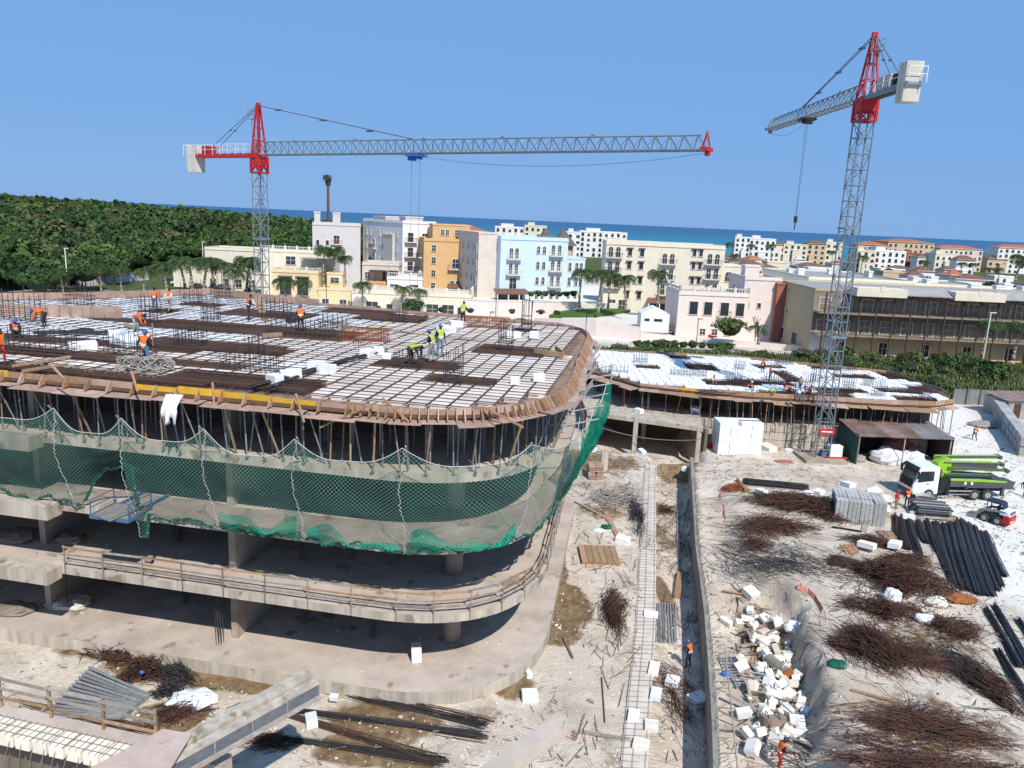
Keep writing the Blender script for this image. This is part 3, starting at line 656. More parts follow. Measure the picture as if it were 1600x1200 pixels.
# ================================================================ green safety nets
def net_mat(name, fill, green, line):
    m = bpy.data.materials.new(name); m.use_nodes = True; N = m.node_tree.nodes; L = m.node_tree.links; MATS[name] = m
    for n in list(N):
        if n.type != 'OUTPUT_MATERIAL': N.remove(n)
    out = N['Material Output']; uv = N.new('ShaderNodeUVMap'); sp = N.new('ShaderNodeSeparateXYZ'); L.new(uv.outputs[0], sp.inputs[0])
    def mth(op, a, b=None):
        q = N.new('ShaderNodeMath'); q.operation = op
        for i, x in enumerate((a, b)):
            if x is None: continue
            if isinstance(x, (int, float)): q.inputs[i].default_value = x
            else: L.new(x, q.inputs[i])
        return q.outputs[0]
    p = 0.19
    l1 = mth('LESS_THAN', mth('FRACT', mth('DIVIDE', mth('ADD', sp.outputs[0], sp.outputs[1]), p)), 0.11)
    l2 = mth('LESS_THAN', mth('FRACT', mth('DIVIDE', mth('SUBTRACT', sp.outputs[0], sp.outputs[1]), p)), 0.11)
    ln = mth('MAXIMUM', l1, l2)
    dif = N.new('ShaderNodeBsdfDiffuse'); dif.inputs[0].default_value = (*green, 1)
    trl = N.new('ShaderNodeBsdfTranslucent'); trl.inputs[0].default_value = (*green, 1)
    mg = N.new('ShaderNodeMixShader'); mg.inputs[0].default_value = 0.4; L.new(dif.outputs[0], mg.inputs[1]); L.new(trl.outputs[0], mg.inputs[2])
    tr = N.new('ShaderNodeBsdfTransparent')
    nz = N.new('ShaderNodeTexNoise'); nz.inputs['Scale'].default_value = 0.55; nz.inputs['Detail'].default_value = 7; nz.inputs['Distortion'].default_value = .6; L.new(uv.outputs[0], nz.inputs['Vector'])
    mr = N.new('ShaderNodeMapRange'); mr.inputs[1].default_value = 0.3; mr.inputs[2].default_value = 0.7; mr.inputs[3].default_value = fill*0.35; mr.inputs[4].default_value = fill*1.65; L.new(nz.outputs['Fac'], mr.inputs[0])
    m1 = N.new('ShaderNodeMixShader'); L.new(mr.outputs[0], m1.inputs[0]); L.new(tr.outputs[0], m1.inputs[1]); L.new(mg.outputs[0], m1.inputs[2])
    lb = N.new('ShaderNodeBsdfDiffuse'); lb.inputs[0].default_value = (*line, 1)
    m2 = N.new('ShaderNodeMixShader'); L.new(mth('MULTIPLY', ln, 0.8), m2.inputs[0]); L.new(m1.outputs[0], m2.inputs[1]); L.new(lb.outputs[0], m2.inputs[2])
    L.new(m2.outputs[0], out.inputs[0]); return m
net_mat('net_front', 0.21, (0.003, 0.125, 0.088), (0.16, 0.27, 0.22))
net_mat('net_side', 0.55, (0.004, 0.30, 0.185), (0.05, 0.36, 0.25))
def net_sheet(name, parent, sa, sb, ztop, zbot, otop, obot, m, bulge=0.35, wr=0.10, nu_=26, nv_=16, seed=3):
    vs = []; uvs = []
    for j in range(nv_+1):
        v = j/nv_
        for i in range(nu_+1):
            u = i/nu_; s_ = sa+(sb-sa)*u; zt, zb = ztop(u, s_), zbot(u, s_); ot, ob = otop(u), obot(u)
            off = ob+(ot-ob)*v+bulge*math.sin(math.pi*min(1, v*1.02))*(0.8+0.3*math.sin(u*5+seed)*min(1, 5*u, 5*(1-u)))
            off += wr*(float(fract_noise(s_*1.0+seed*7, v*9, 0.8, seed))-.5)*math.sin(math.pi*min(1, v+.12))*min(1, 6*u, 6*(1-u))
            p, t, n = at_s(s_, off); z = zb+(zt-zb)*v
            vs.append((p.x, p.y, z)); uvs.append((s_, z*1.05+off*.3))
    idx_ = np.arange((nu_+1)*(nv_+1)).reshape(nv_+1, nu_+1)
    f = np.stack([idx_[:-1, :-1], idx_[:-1, 1:], idx_[1:, 1:], idx_[1:, :-1]], -1).reshape(-1, 4)
    o = np_mesh(name, vs, f, m, parent, smooth=True)
    ul = o.data.uv_layers.new(name='UVMap'); li = np.zeros(len(o.data.loops), np.int32); o.data.loops.foreach_get('vertex_index', li)
    ul.data.foreach_set('uv', np.array(uvs, np.float32)[li].ravel()); return o, vs
def rope_line(name, parent, pts, r, m='rope', n=5):
    b = MB()
    for a, q in zip(pts[:-1], pts[1:]): b.cyl(a, q, r, n=n, caps=False)
    return b.build(name, m, parent, world=True)
net = thing('safety_net', 'dark green safety net hung in scallops across the open storeys of the front', 'net', (-12, 33, 9))
peaks = [s_of_x(x) for x in (-29.5, -25.5, -20.6, -17.2, -13.2, -9.0)]+[S_CORNER+1.6, S_CORNER+6.6, S_SIDE+1.5]
PZ = [13.2, 13.3, 13.2, 13.05, 12.95, 12.9, 12.95, 12.8, 12.5]
for i in range(len(peaks)-1):
    a, b = peaks[i], peaks[i+1]
    sag = (1.25, .95, 1.15, 1.0, 1.2, .95, .85, .7)[i]
    zt = lambda u, s_, i=i, sag=sag: PZ[i]*(1-u)+PZ[i+1]*u-sag*4*u*(1-u)*(0.9+0.1*math.sin(9*u))
    if i < 2: zb = lambda u, s_: 8.25+.15*math.sin(s_*2.1)+.1*math.sin(s_*5)
    elif i == 2: zb = lambda u, s_: 8.3+2.0*min(1, max(0, (u-.12)*2.4))+.15*math.sin(s_*3.1)-(1.7 if u > .93 else 0)
    elif i == 3: zb = lambda u, s_: (7.0 if u < .1 else 8.05+.1*math.sin(s_*3))-.0
    else: zb = lambda u, s_: 7.92+.13*math.sin(s_*1.9)+.09*math.sin(s_*6.3)
    o, vs = net_sheet('net_panel', net, a, b, zt, zb, lambda u: 1.15, lambda u: .28, 'net_front', bulge=.45, wr=.34, seed=i+2)
    nu_ = 26; top = [Vector(v) for v in vs[-(nu_+1):]]; bot = [Vector(v) for v in vs[:nu_+1]]
    rope_line('edge_rope', net, top, .016)
    # gathered bottom hem
    hem = MB()
    for p, q in zip(bot[:-1], bot[1:]):
        w0 = rnd.uniform(.02, .10); hem.cyl(p+V(0, 0, rnd.uniform(0, .1)), q+V(0, 0, rnd.uniform(0, .1)), w0, rnd.uniform(.02, .09), n=5)
    hem.build('hem', mat('net_hem', (0.012, 0.125, 0.085), (0.006, 0.065, 0.045), 5, spots=(0.35, 0.42, 0.38), sscale=4, sthr=.62), net, world=True)
    if i > 0:   # lacing and hanging post at the panel joint
        col_ = [Vector(vs[j*(nu_+1)]) for j in range(17)]
        zig = []
        for j in range(16):
            for k in range(3):
                f_ = (j+k/3)/16*16; j0 = int(f_); c_ = col_[j0].lerp(col_[min(j0+1, 16)], f_-j0); p, t, n = at_s(a, 0); zig.append(c_+t*(.06*math.sin(j*2.2+k*2.1+i)+.25*math.sin(j*.5)*.4)+n*.05)
        rope_line('lacing', net, zig, .011)
        p, t, n = at_s(a, .95); b_ = MB(); b_.cyl(p+n*-1.1+V(0, 0, 11.48), p+n*.28+t*rnd.uniform(-.2, .2)+V(0, 0, PZ[i]+.12), .04, n=6); b_.build('net_post', 'steel', net, world=True)
for i, (a, b, zz) in enumerate(((4, 5, 8.6), (6, 7, 8.4), (5, 6, 8.3), (0, 1, 8.7))):   # slack folds hanging in the lower net
    o, vs = net_sheet('net_fold', net, peaks[a]+.3, peaks[b]-.2, lambda u, s_, zz=zz: zz+.25+.35*math.sin(s_*1.3+zz)+.2*math.sin(s_*3.1), lambda u, s_: 7.94+.1*math.sin(s_*4), lambda u: .62, lambda u: .34, 'net_side', bulge=.25, wr=.5, nv_=8, seed=20+i)
net2 = thing('safety_net', 'bright green catch net flaring out along the shaded side of the building', 'net', (5, 46, 9))
sa, sb = S_SIDE+.6, S_END-3.0
o, vs = net_sheet('net_panel', net2, sa, sb, lambda u, s_: 12.0+.1*math.sin(u*9)-.55*abs(math.sin(u*math.pi*3)), lambda u, s_: 8.0-1.3*u+.1*math.sin(s_*4), lambda u: 1.3+1.35*u, lambda u: .35+1.3*u, 'net_side', bulge=.5, wr=.5, nu_=44, nv_=18, seed=5)
rope_line('edge_rope', net2, [Vector(v) for v in vs[-45:]], .03)
o, vs = net_sheet('net_fold', net2, sa+1, sb, lambda u, s_: 9.2+.5*math.sin(s_*1.7), lambda u, s_: 7.5-1.0*u, lambda u: .7+1.2*u, lambda u: .15+1.1*u, 'net_side', bulge=.3, wr=.7, nu_=44, nv_=10, seed=8)
for k, s_ in enumerate(np.linspace(sa+2, sb-1, 6)):
    p, t, n = at_s(s_, -.3); b_ = MB(); b_.cyl(p+V(0, 0, 11.48), p+n*(2.4+.16*k)+t*.4+V(0, 0, 12.1), .05, n=6); b_.build('outrigger_pole', 'steel', net2, world=True)
for k, s_ in enumerate(np.linspace(sa+1, sb-3, 7)):
    p, t, n = at_s(s_, .2); q, t2, n2 = at_s(s_+2.5, 1.6)
    b_ = MB(); b_.bar(p-n*.3+V(0, 0, 11.48), q+V(0, 0, 13.7+rnd.uniform(-.3, .3)), .06, .09); b_.build('raking_strut', 'wood_grey', None, origin=p+V(0, 0, 11.1), label='weathered raking timber strut on the shaded side beside the bright green net', cat='strut', group='raking struts on the shaded side')
# hooked timber brackets of the net above the ledge, and the plastic sheet that hangs over it
for (px0, py0, px1, py1, mt) in ((500, 668, 590, 628, 'wood'), (598, 622, 645, 665, 'wood_orange'), (756, 636, 818, 668, 'wood_orange'), (462, 615, 475, 660, 'wood'), (205, 580, 215, 612, 'wood_orange'), (332, 598, 335, 640, 'wood_orange'), (78, 568, 100, 592, 'wood')):
    a = GY(px0, py0, 31.9+.0*px0 if px0 > 350 else 33.2); b = GY(px1, py1, 31.2 if px1 > 350 else 32.6); m = MB(); m.bar(a, b, .09, .07); m.build('net_bracket', mt, origin=a, label='loose timber bracket poking out over the plywood ledge', cat='timber', group='timber brackets on the ledge')
def cloth(name, c, w_, h_, m, label, cat, n1, seed, lean=.3):
    vs = []; N1 = 12
    for j in range(N1+1):
        for i in range(N1+1):
            u, v = i/N1-.5, j/N1
            x = u*w_*(1-.35*v+.25*v*v)+.03*math.sin(j*.6+seed); z = -v*h_*(1+.18*math.sin(i*1.1+seed))
            y = -lean*math.sin(v*2.2)+.10*math.sin(i*1.9+seed)+.05*math.sin(i*3.7+j)
            vs.append((c.x+x-v*.3*w_, c.y+y, c.z+z))
    idx_ = np.arange((N1+1)**2).reshape(N1+1, N1+1); f = np.stack([idx_[:-1, :-1], idx_[:-1, 1:], idx_[1:, 1:], idx_[1:, :-1]], -1).reshape(-1, 4)
    o = np_mesh(name, vs, f, m, None, smooth=True, origin=c); tag(o, label, cat); s_ = o.modifiers.new('thick', 'SOLIDIFY'); s_.thickness = .02; return o
p, t, n = at_s(s_of_x(-14.6), 1.05)
cloth('plastic_sheet', p+V(0, 0, ZD+.05), .8, 1.15, mat('sheet', (.74, .76, .80), (.6, .63, .68), 3, rough=.4), 'white plastic sheet hanging over the ledge below the yellow boards', 'sheet', 0, 2)
# ================================================================ tower cranes
def lattice_box(P0, P1, M_, w_, z0, z1, sec, r_leg, r_lace, legs=True):
    h = w_/2; c = [(-h, -h), (h, -h), (h, h), (-h, h)]
    n_ = max(1, round((z1-z0)/sec)); dz = (z1-z0)/n_
    L0 = []; L1 = []; D0 = []; D1 = []
    for x, y in c: L0.append((x, y, z0)); L1.append((x, y, z1))
    for k in range(n_):
        za, zb = z0+k*dz, z0+(k+1)*dz
        for i in range(4):
            a, b = c[i], c[(i+1) % 4]
            D0.append((*a, zb)); D1.append((*b, zb))
            if (k+i) % 2: D0.append((*a, za)); D1.append((*b, zb))
            else: D0.append((*b, za)); D1.append((*a, zb))
    return L0, L1, D0, D1
def merge_rods(name, sets, m, parent):
    vs = []; fs = []; o = 0
    for P0, P1, r, n in sets:
        v, f = rod_geo(P0, P1, r, n); vs.append(v); fs.append(f+o); o += len(v)
    ob = np_mesh(name, np.concatenate(vs), np.concatenate(fs), m); ob.parent = parent; return ob
def crane(loc, rz, label, zj, zap, jl, cl, jh0, jh1, tie_at, trol, hook_z, cwsz, redcj, mastw=1.7, z0=-0.3, tierow=True):
    t = thing('tower_crane', label, 'crane', loc, rz)
    L0, L1, D0, D1 = lattice_box(None, None, None, mastw, z0, zj-2.1, 1.45, 0, 0)
    merge_rods('mast', [(L0, L1, 0.075, 4), (D0, D1, 0.04, 4)], 'crane_steel', t)
    # ladder inside the mast
    P0 = [(0.25, 0.3, z0), (-0.15, 0.3, z0)]; P1 = [(0.25, 0.3, zj-2), (-0.15, 0.3, zj-2)]; z = z0+0.3
    while z < zj-2: P0.append((0.25, 0.3, z)); P1.append((-0.15, 0.3, z)); z += 0.45
    merge_rods('ladder', [(P0, P1, 0.022, 3)], 'crane_steel', t)
    for zz in (zj*0.36, zj*0.66):
        m = MB(); h = mastw/2+0.07
        for i in range(4):
            c = [(-h, -h), (h, -h), (h, h), (-h, h)]; m.bar((*c[i], zz), (*c[(i+1) % 4], zz), 0.16, 0.2)
        m.build('mast_collar', 'crane_steel', t)
    # red slewing section
    h = mastw/2+0.06; m = MB()
    c = [(-h, -h), (h, -h), (h, h), (-h, h)]
    for i in range(4):
        a, b = c[i], c[(i+1) % 4]
        m.bar((*a, zj-2.1), (*a, zj-0.2), 0.24); m.bar((*a, zj-2.02), (*b, zj-2.02), 0.14, 0.2); m.bar((*a, zj-0.75), (*b, zj-0.75), 0.12, 0.95)
        mid = ((a[0]+b[0])/2, (a[1]+b[1])/2); m.bar((*a, zj-2.0), (*mid, zj-1.2), 0.12); m.bar((*b, zj-2.0), (*mid, zj-1.2), 0.12)
    m.cyl((0, 0, zj-0.35), (0, 0, zj-0.02), mastw*0.72, n=16); m.build('slewing_section', 'crane_red', t)
    # tower head
    m = MB(); b_ = mastw*0.5
    base = [(-b_, -b_), (b_, -b_), (b_, b_), (-b_, b_)]; top = [(-0.06, -.15), (.12, -.15), (.12, .15), (-0.06, .15)]
    for (a, q) in zip(base, top): m.bar((*a, zj-0.1), (*q, zap), 0.17)
    for f_ in (0.3, 0.55, 0.78):
        r_ = [(a[0]*(1-f_)+q[0]*f_, a[1]*(1-f_)+q[1]*f_, (zj-.1)*(1-f_)+zap*f_) for a, q in zip(base, top)]
        for i in range(4): m.bar(r_[i], r_[(i+1) % 4], 0.10)
    for i in (0, 2):
        a, q = base[i], base[(i+1) % 4]; f_ = .3
        m.bar((*a, zj-.1), tuple(np.array((*q, zj-.1))*(1-f_)+np.array((*top[(i+1) % 4], zap))*f_), 0.08)
    m.box((0.03, 0, zap+0.05), (0.3, 0.5, 0.35)); m.build('tower_head', 'crane_red', t)
    m = MB(); x0 = -0.9     # service platform on the head
    zz = zj+(zap-zj)*0.72; m.box((x0, 0, zz), (0.9, 0.9, 0.05))
    for sx in (-.42, .42):
        for sy in (-.42, .42): m.bar((x0+sx, sy, zz), (x0+sx, sy, zz+1.0), 0.04)
    for z_ in (.5, 1.0):
        for a, q in (((-.42, -.42), (.42, -.42)), ((-.42, .42), (.42, .42)), ((-.42, -.42), (-.42, .42))): m.bar((x0+a[0], a[1], zz+z_), (x0+q[0], q[1], zz+z_), 0.035)
    m.bar((x0, -.2, zj), (x0, -.2, zz), .04); m.bar((x0, .2, zj), (x0, .2, zz), .04); m.build('head_platform', 'crane_steel', t)
    # jib: triangular truss along +x
    n_ = max(8, round(jl/1.25)); P0 = []; P1 = []; C0 = []; C1 = []
    xs = np.linspace(mastw*0.6, jl, n_+1); hw = 0.6
    def hz(x): return jh0+(jh1-jh0)*x/jl
    for y in (-hw, hw): C0.append((xs[0], y, zj)); C1.append((jl, y, zj))
    C0.append((xs[0], 0, zj+hz(xs[0]))); C1.append((jl-0.4, 0, zj+hz(jl)))
    for i in range(n_):
        xm = (xs[i]+xs[i+1])/2
        for y in (-hw, hw):
            P0.append((xs[i], y, zj)); P1.append((xm, 0, zj+hz(xm))); P0.append((xm, 0, zj+hz(xm))); P1.append((xs[i+1], y, zj))
        P0.append((xs[i], -hw, zj)); P1.append((xs[i], hw, zj)); P0.append((xs[i], -hw, zj)); P1.append((xs[i+1], hw, zj))
    jb = merge_rods('jib', [(C0, C1, 0.075, 5), (P0, P1, 0.04, 4)], 'crane_steel', t)
    m = MB(); m.box((jl+0.1, 0, zj+0.05), (0.7, 1.3, 0.3)); m.bar((jl-.3, 0, zj), (jl+.1, 0, zj+jh1+.3), .12); m.bar((jl+.3, .4, zj), (jl+.1, 0, zj+jh1+.3), .08); m.bar((jl+.3, -.4, zj), (jl+.1, 0, zj+jh1+.3), .08); m.box((jl+.25, 0, zj-.25), (.35, .4, .4)); m.build('jib_tip', 'crane_red' if redcj else 'crane_steel', jb)
    for x in np.arange(6, jl-2, 9.5): m = MB(); m.box((x, 0, zj+hz(x)+0.05), (0.28, .2, .3)); m.build('joint', 'crane_steel', jb)
    # tie bars
    m = MB(); za = zj+hz(tie_at)
    for y in (-.12, .12): m.cyl((0.2, y, zap-.1), (tie_at, y*.4, za+.08), 0.045, n=5)
    for f_ in (.14, .45, .75): m.box((0.2+(tie_at-.2)*f_, 0, zap-.1+(za-zap)*f_), (.7, .4, .16))
    m.build('jib_tie', 'cable', t)
    m = MB()
    for y in (-.5, .5): m.cyl((-0.1, y*.2, zap-.15), (-cl*.68, y, zj+.55), 0.04, n=5); m.box((-cl*.36, y*.6, zj+.2+(zap-zj)*.47), (.4, .12, .14))
    m.build('counter_tie', 'cable', t)
    # counter jib
    rc = 'crane_red' if redcj else 'crane_steel'
    m = MB()
    for y in (-.55, .55): m.bar((0, y, zj-.05), (-cl, y, zj-.05), .2, .42)
    for x in np.arange(-cl, -.5, 1.2): m.bar((x, -.55, zj-.05), (x, .55, zj-.05), .1, .2)
    m.box((-cl/2, 0, zj+.18), (cl-.3, .9, .03)); cj = m.build('counter_jib', rc, t)
    m = MB()
    for y in (-.75, .75):
        for z_ in (.65, 1.25): m.bar((-1, y, zj+z_), (-cl-.5, y, zj+z_), .045)
        for x in np.arange(-cl-.5, -.9, 1.45): m.bar((x, y, zj), (x, y, zj+1.25), .045)
    for z_ in (.65, 1.25): m.bar((-cl-.5, -.75, zj+z_), (-cl-.5, .75, zj+z_), .045)
    m.build('handrail', 'white', cj)
    m = MB(); m.box((-cl*.72, 0, zj+.65), (1.5, 1.0, .9)); m.cyl((-cl*.72, -.6, zj+.7), (-cl*.72, .6, zj+.7), .42, n=12); m.build('winch', rc if redcj else 'black', cj)
    m = MB(); m.box((-2.8, -.1, zj+.95), (2.2, .12, 1.1)) if not redcj else m.box((-1.2, .6, zj+.9), (.5, .35, 1.2)); m.build('cabinet', 'weight', cj)
    cx, cw, ch, zup = cwsz
    for i in range(2):
        m = MB(); x = -cl+.45+i*(cx/2+.02)
        prof = [(-cx/4, zj+zup), (cx/4, zj+zup), (cx/4, zj+.15), (cx/4*.85, zj-.3), (cx/4*.8, zj+zup-ch), (-cx/4*.8, zj+zup-ch), (-cx/4*.85, zj-.3), (-cx/4, zj+.15)]
        m.prof(prof, Matrix.Translation((x, 0, 0)), cw); m.build('counterweight', 'weight', t, bevel=0.05)
    # trolley, hoist rope and hook
    m = MB(); m.box((trol, 0, zj-.22), (1.7, 1.5, .22)); m.box((trol-.5, 0, zj-.5), (.6, .7, .45)); m.cyl((trol+.4, -.4, zj-.4), (trol+.4, .4, zj-.4), .2, n=10); m.build('trolley', 'blue' if redcj else 'black', t)
    m = MB(); dx = .55 if redcj else .3
    for x in (-dx, dx): m.cyl((trol+x, 0, zj-.4), (trol+x*(.9 if redcj else .2), 0, hook_z), .022, n=4)
    # travel rope that sags below the jib
    pts = [(x, 0, zj-.25-1.0*4*((x-trol)/(jl-trol))*(1-(x-trol)/(jl-trol))*(1.0 if x > trol else 0)) for x in np.linspace(trol, jl, 14)]
    for a, q in zip(pts[:-1], pts[1:]): m.cyl(a, q, .02, n=3)
    m.build('hoist_rope', 'cable', t)
    m = MB(); m.box((trol, 0, hook_z-.3), (.45, .25, .7)); m.cyl((trol, 0, hook_z-.6), (trol, 0, hook_z-1.1), .07, n=6)
    for i in range(7):
        a0, a1 = math.pi*(.5-i*.2), math.pi*(.5-(i+1)*.2); m.cyl((trol+.16*math.cos(a0)-.0, 0, hook_z-1.25+.16*math.sin(a0)), (trol+.16*math.cos(a1), 0, hook_z-1.25+.16*math.sin(a1)), .05, n=5)
    m.build('hook', 'black', t)
    return t
c1 = crane((-30.9, 94.0, 0), math.atan2(-29.3, 45.4), 'tower crane with red head and long jib crossing above the coloured houses', 28.6, 34.2, 54.2, 13.0, 1.45, 1.15, 23.5, 24.0, 10.5, (1.8, 1.5, 3.2, 1.15), True, mastw=1.2)
c2 = crane((31.7, 75.8, 0), math.atan2(25.5, -0.7), 'tower crane with foreshortened grey jib rising beside the rusty shed', 34.9, 40.4, 25.6, 8.3, 1.45, 1.2, 15.5, 14.0, 24.2, (1.3, 1.45, 3.2, 1.75), False, mastw=1.38)
m = MB()
for x in (-1, 1): m.cyl((14.0+x*.0, 0, 23.2), (14.0-.0, 0, 22.6), .03, n=4)
tg = c2
# concrete foot of the right crane
m = MB(); m.box((31.7, 75.8, 0.05), (4.2, 4.2, .5)); m.build('crane_footing', 'concrete', origin=(31.7, 75.8, 0), label='square concrete footing below the mast next to the white foam stack', cat='footing')
m = MB(); m.box((31.7, 74.8, 3.1), (1.6, .05, .55), 0, 0); m.box((31.7, 74.77, 3.1), (1.1, .02, .12), 0, 1); m.build('warning_board', ['red', 'white'], origin=(31.7, 74.9, 2.8), label='red warning board hung on the mast of the crane by the shed', cat='sign')
# ================================================================ the low second building under construction
Z2 = 5.5
b2 = thing('low_concrete_building', 'low unfinished building with white foam deck in front of the hedge', 'building', (28, 88, 0))
F2 = [V(9.5, 88.5, 0), V(13.9, 82.0, 0), V(20, 80.2, 0), V(25.2, 78.9, 0), V(32.9, 78.6, 0), V(39, 78.2, 0), V(44, 78.4, 0), V(47, 80.2, 0)]
K2 = [V(49.0, 86, 0), V(47.5, 96.5, 0), V(30, 103, 0), V(10.1, 103.5, 0)]
poly2 = F2+K2
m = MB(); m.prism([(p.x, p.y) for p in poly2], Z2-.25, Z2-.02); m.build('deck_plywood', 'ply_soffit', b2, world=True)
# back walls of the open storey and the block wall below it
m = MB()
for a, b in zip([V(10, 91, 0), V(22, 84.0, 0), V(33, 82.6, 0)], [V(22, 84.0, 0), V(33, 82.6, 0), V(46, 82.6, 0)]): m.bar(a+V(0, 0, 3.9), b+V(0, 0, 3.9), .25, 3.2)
m.build('rear_wall', 'ply_soffit', b2, world=True)  # dark brown stands for hanging curtains and for the shade of the void
m = MB(); m.prism([(20.0, 80.6), (25.2, 79.4), (32.9, 79.1), (42, 78.8), (45.5, 79.5), (47, 88), (30, 101), (20, 101)], -.3, 2.55); m.build('podium', 'concrete_edge', b2, world=True)
for i, x in enumerate(np.arange(20.4, 42, 2.4)):
    for j in range(3):
        y = np.interp(x+1.15, [20, 25.2, 32.9, 42], [80.6, 79.4, 79.1, 78.8]); m = MB(); m.box((x+1.15, y-.03, .35+j*.86), (2.3, .10, .80), math.atan2(np.interp(x+2, [20, 25.2, 32.9, 42], [80.6, 79.4, 79.1, 78.8])-np.interp(x, [20, 25.2, 32.9, 42], [80.6, 79.4, 79.1, 78.8]), 2)); m.build('wall_panel', 'concrete_edge', b2, world=True)
# the lower slab and its dark basement mouth in the west
m = MB(); m.prism([(8.2, 80.5), (19.6, 75.8), (20.4, 80.8), (18, 92), (8, 94)], 2.25, 2.7); m.build('lower_slab', 'concrete_edge', b2, world=True)
for x, y, h in ((13.2, 78.6, 3.9), (8.4, 80.9, 3.9), (19.3, 76.2, 3.9), (15.2, 85, 3.9)):
    m = MB(); m.box((x, y, -1.7+(h+.45)/2), (.45, .45, h+.45)); m.build('column', 'concrete_edge', b2, world=True)
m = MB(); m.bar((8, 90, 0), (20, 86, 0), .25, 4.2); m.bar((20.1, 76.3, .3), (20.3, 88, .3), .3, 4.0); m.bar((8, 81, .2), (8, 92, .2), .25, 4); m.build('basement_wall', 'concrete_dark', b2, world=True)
# edge boards, ledge sheets
def seg_iter(pts, step):
    for a, b in zip(pts[:-1], pts[1:]):
        n_ = max(1, round((b-a).length/step))
        for k in range(n_): yield a.lerp(b, k/n_), a.lerp(b, (k+1)/n_)
for i, (a, b) in enumerate(seg_iter(F2, 2.0)):
    d = (b-a).normalized(); n = V(d.y, -d.x, 0); m = MB(); h = .5 if b.x > 22 else .28
    m.bar(a+n*.05+V(0, 0, Z2-.05+h/2), b+n*.05-d*.03+V(0, 0, Z2-.05+h/2), .03, h); m.build('edge_board', 'ply_yellow' if 4 < i < 7 and i == 6 else ('wood' if rnd.random() < .6 else 'ply_pink'), b2, world=True)
    wd = rnd.uniform(.7, 1.5); dz = rnd.uniform(-.22, .02); m = MB(); z0 = Z2-.32-(.03 if i % 2 else 0)
    q = [a, b, b+n*(wd+rnd.uniform(-.2, .2))+V(0, 0, dz+rnd.uniform(-.1, .1)), a+n*wd+V(0, 0, dz)]
    m.add([p+V(0, 0, z0) for p in q]+[p+V(0, 0, z0+.03) for p in q], [(3, 2, 1, 0), (4, 5, 6, 7), (0, 1, 5, 4), (1, 2, 6, 5), (2, 3, 7, 6), (3, 0, 4, 7)]); m.build('ledge_sheet', 'wood' if rnd.random() < .7 else 'ply_pink', b2, world=True)
for i, (a, b) in enumerate(seg_iter(K2, 2.4)):
    m = MB(); d = (b-a).normalized(); m.bar(a+V(0, 0, Z2+.1), b-d*.03+V(0, 0, Z2+.1), .04, .5); m.build('edge_board', 'wood' if i % 3 else 'wood_grey', b2, world=True)
# white foam blocks on that deck
def in_poly(poly, x, y):
    c = False; j = len(poly)-1
    for i in range(len(poly)):
        a, b = poly[i], poly[j]
        if (a.y > y) != (b.y > y) and x < (b.x-a.x)*(y-a.y)/(b.y-a.y)+a.x: c = not c
        j = i
    return c
gaps = [(G(px, py, Z2), a, b) for px, py, a, b in ((1095, 575, 2.0, 2.2), (1130, 600, 2.2, 1.6), (1190, 600, 3.6, 1.5), (1260, 618, 5, 1.0), (1230, 590, 1.0, 3.5), (1310, 612, 3, 1.4), (1330, 590, 2.6, 1.6), (1400, 612, 2.4, 1.3), (1395, 590, 1.6, 2.4), (1430, 625, 2.4, 1.0), (1010, 575, 1.6, 1.2), (1200, 575, 2, 1.3), (1290, 578, 2.2, 1.3), (1150, 615, 4, .7), (1440, 610, 1.2, 2.0), (1070, 560, 2.6, 1.0))]
bl2 = []
for iu in range(50):
    for iv in range(22):
        x = 9+iu*.92; y = 78+iv*1.25+(28-x)*.12
        if not all(in_poly(poly2, x+a, y+b) for a in (-.6, .6) for b in (-.8, .8)): continue
        if any(abs(x-c.x) < a and abs(y-c.y) < b for c, a, b in gaps): continue
        bl2.append(V(x, y, Z2))
bl2.sort(key=lambda c: c.length)
m = MB(); m.box((0, 0, .09), (.86, 1.19, .24)); o = m.build('foam_block', 'foam', b2); me2 = o.data; bpy.data.objects.remove(o)
m = MB()
for i, c in enumerate(bl2):
    if i < 300:
        o = bpy.data.objects.new('foam_block', me2); COL.objects.link(o); o.parent = b2; o.location = c-b2.location+V(0, 0, rnd.uniform(-.04, .05)); o.rotation_euler = (rnd.uniform(-.03, .03), 0, -.12+rnd.uniform(-.03, .03))
    else: m.box((c.x, c.y, Z2+.09+rnd.uniform(-.04, .04)), (.86, 1.19, .24), -.12)
m.build('foam_blocks', 'foam', b2, world=True, kind='stuff')
P0 = []; P1 = []
for c, a, b in gaps:
    for k in range(int(a*2/.16)):
        x = -a+k*.16; P0.append((c.x+x, c.y-b, Z2+rnd.uniform(.0, .3))); P1.append((c.x+x+rnd.uniform(-.2, .2), c.y+b, Z2+rnd.uniform(.0, .35)))
    for k in range(int(b*2/.16)):
        y = -b+k*.16; P0.append((c.x-a, c.y+y, Z2+rnd.uniform(0, .3))); P1.append((c.x+a, c.y+y+rnd.uniform(-.2, .2), Z2+rnd.uniform(0, .35)))
rods('steel_mats', P0, P1, .022, 'rust', b2, kind='stuff')
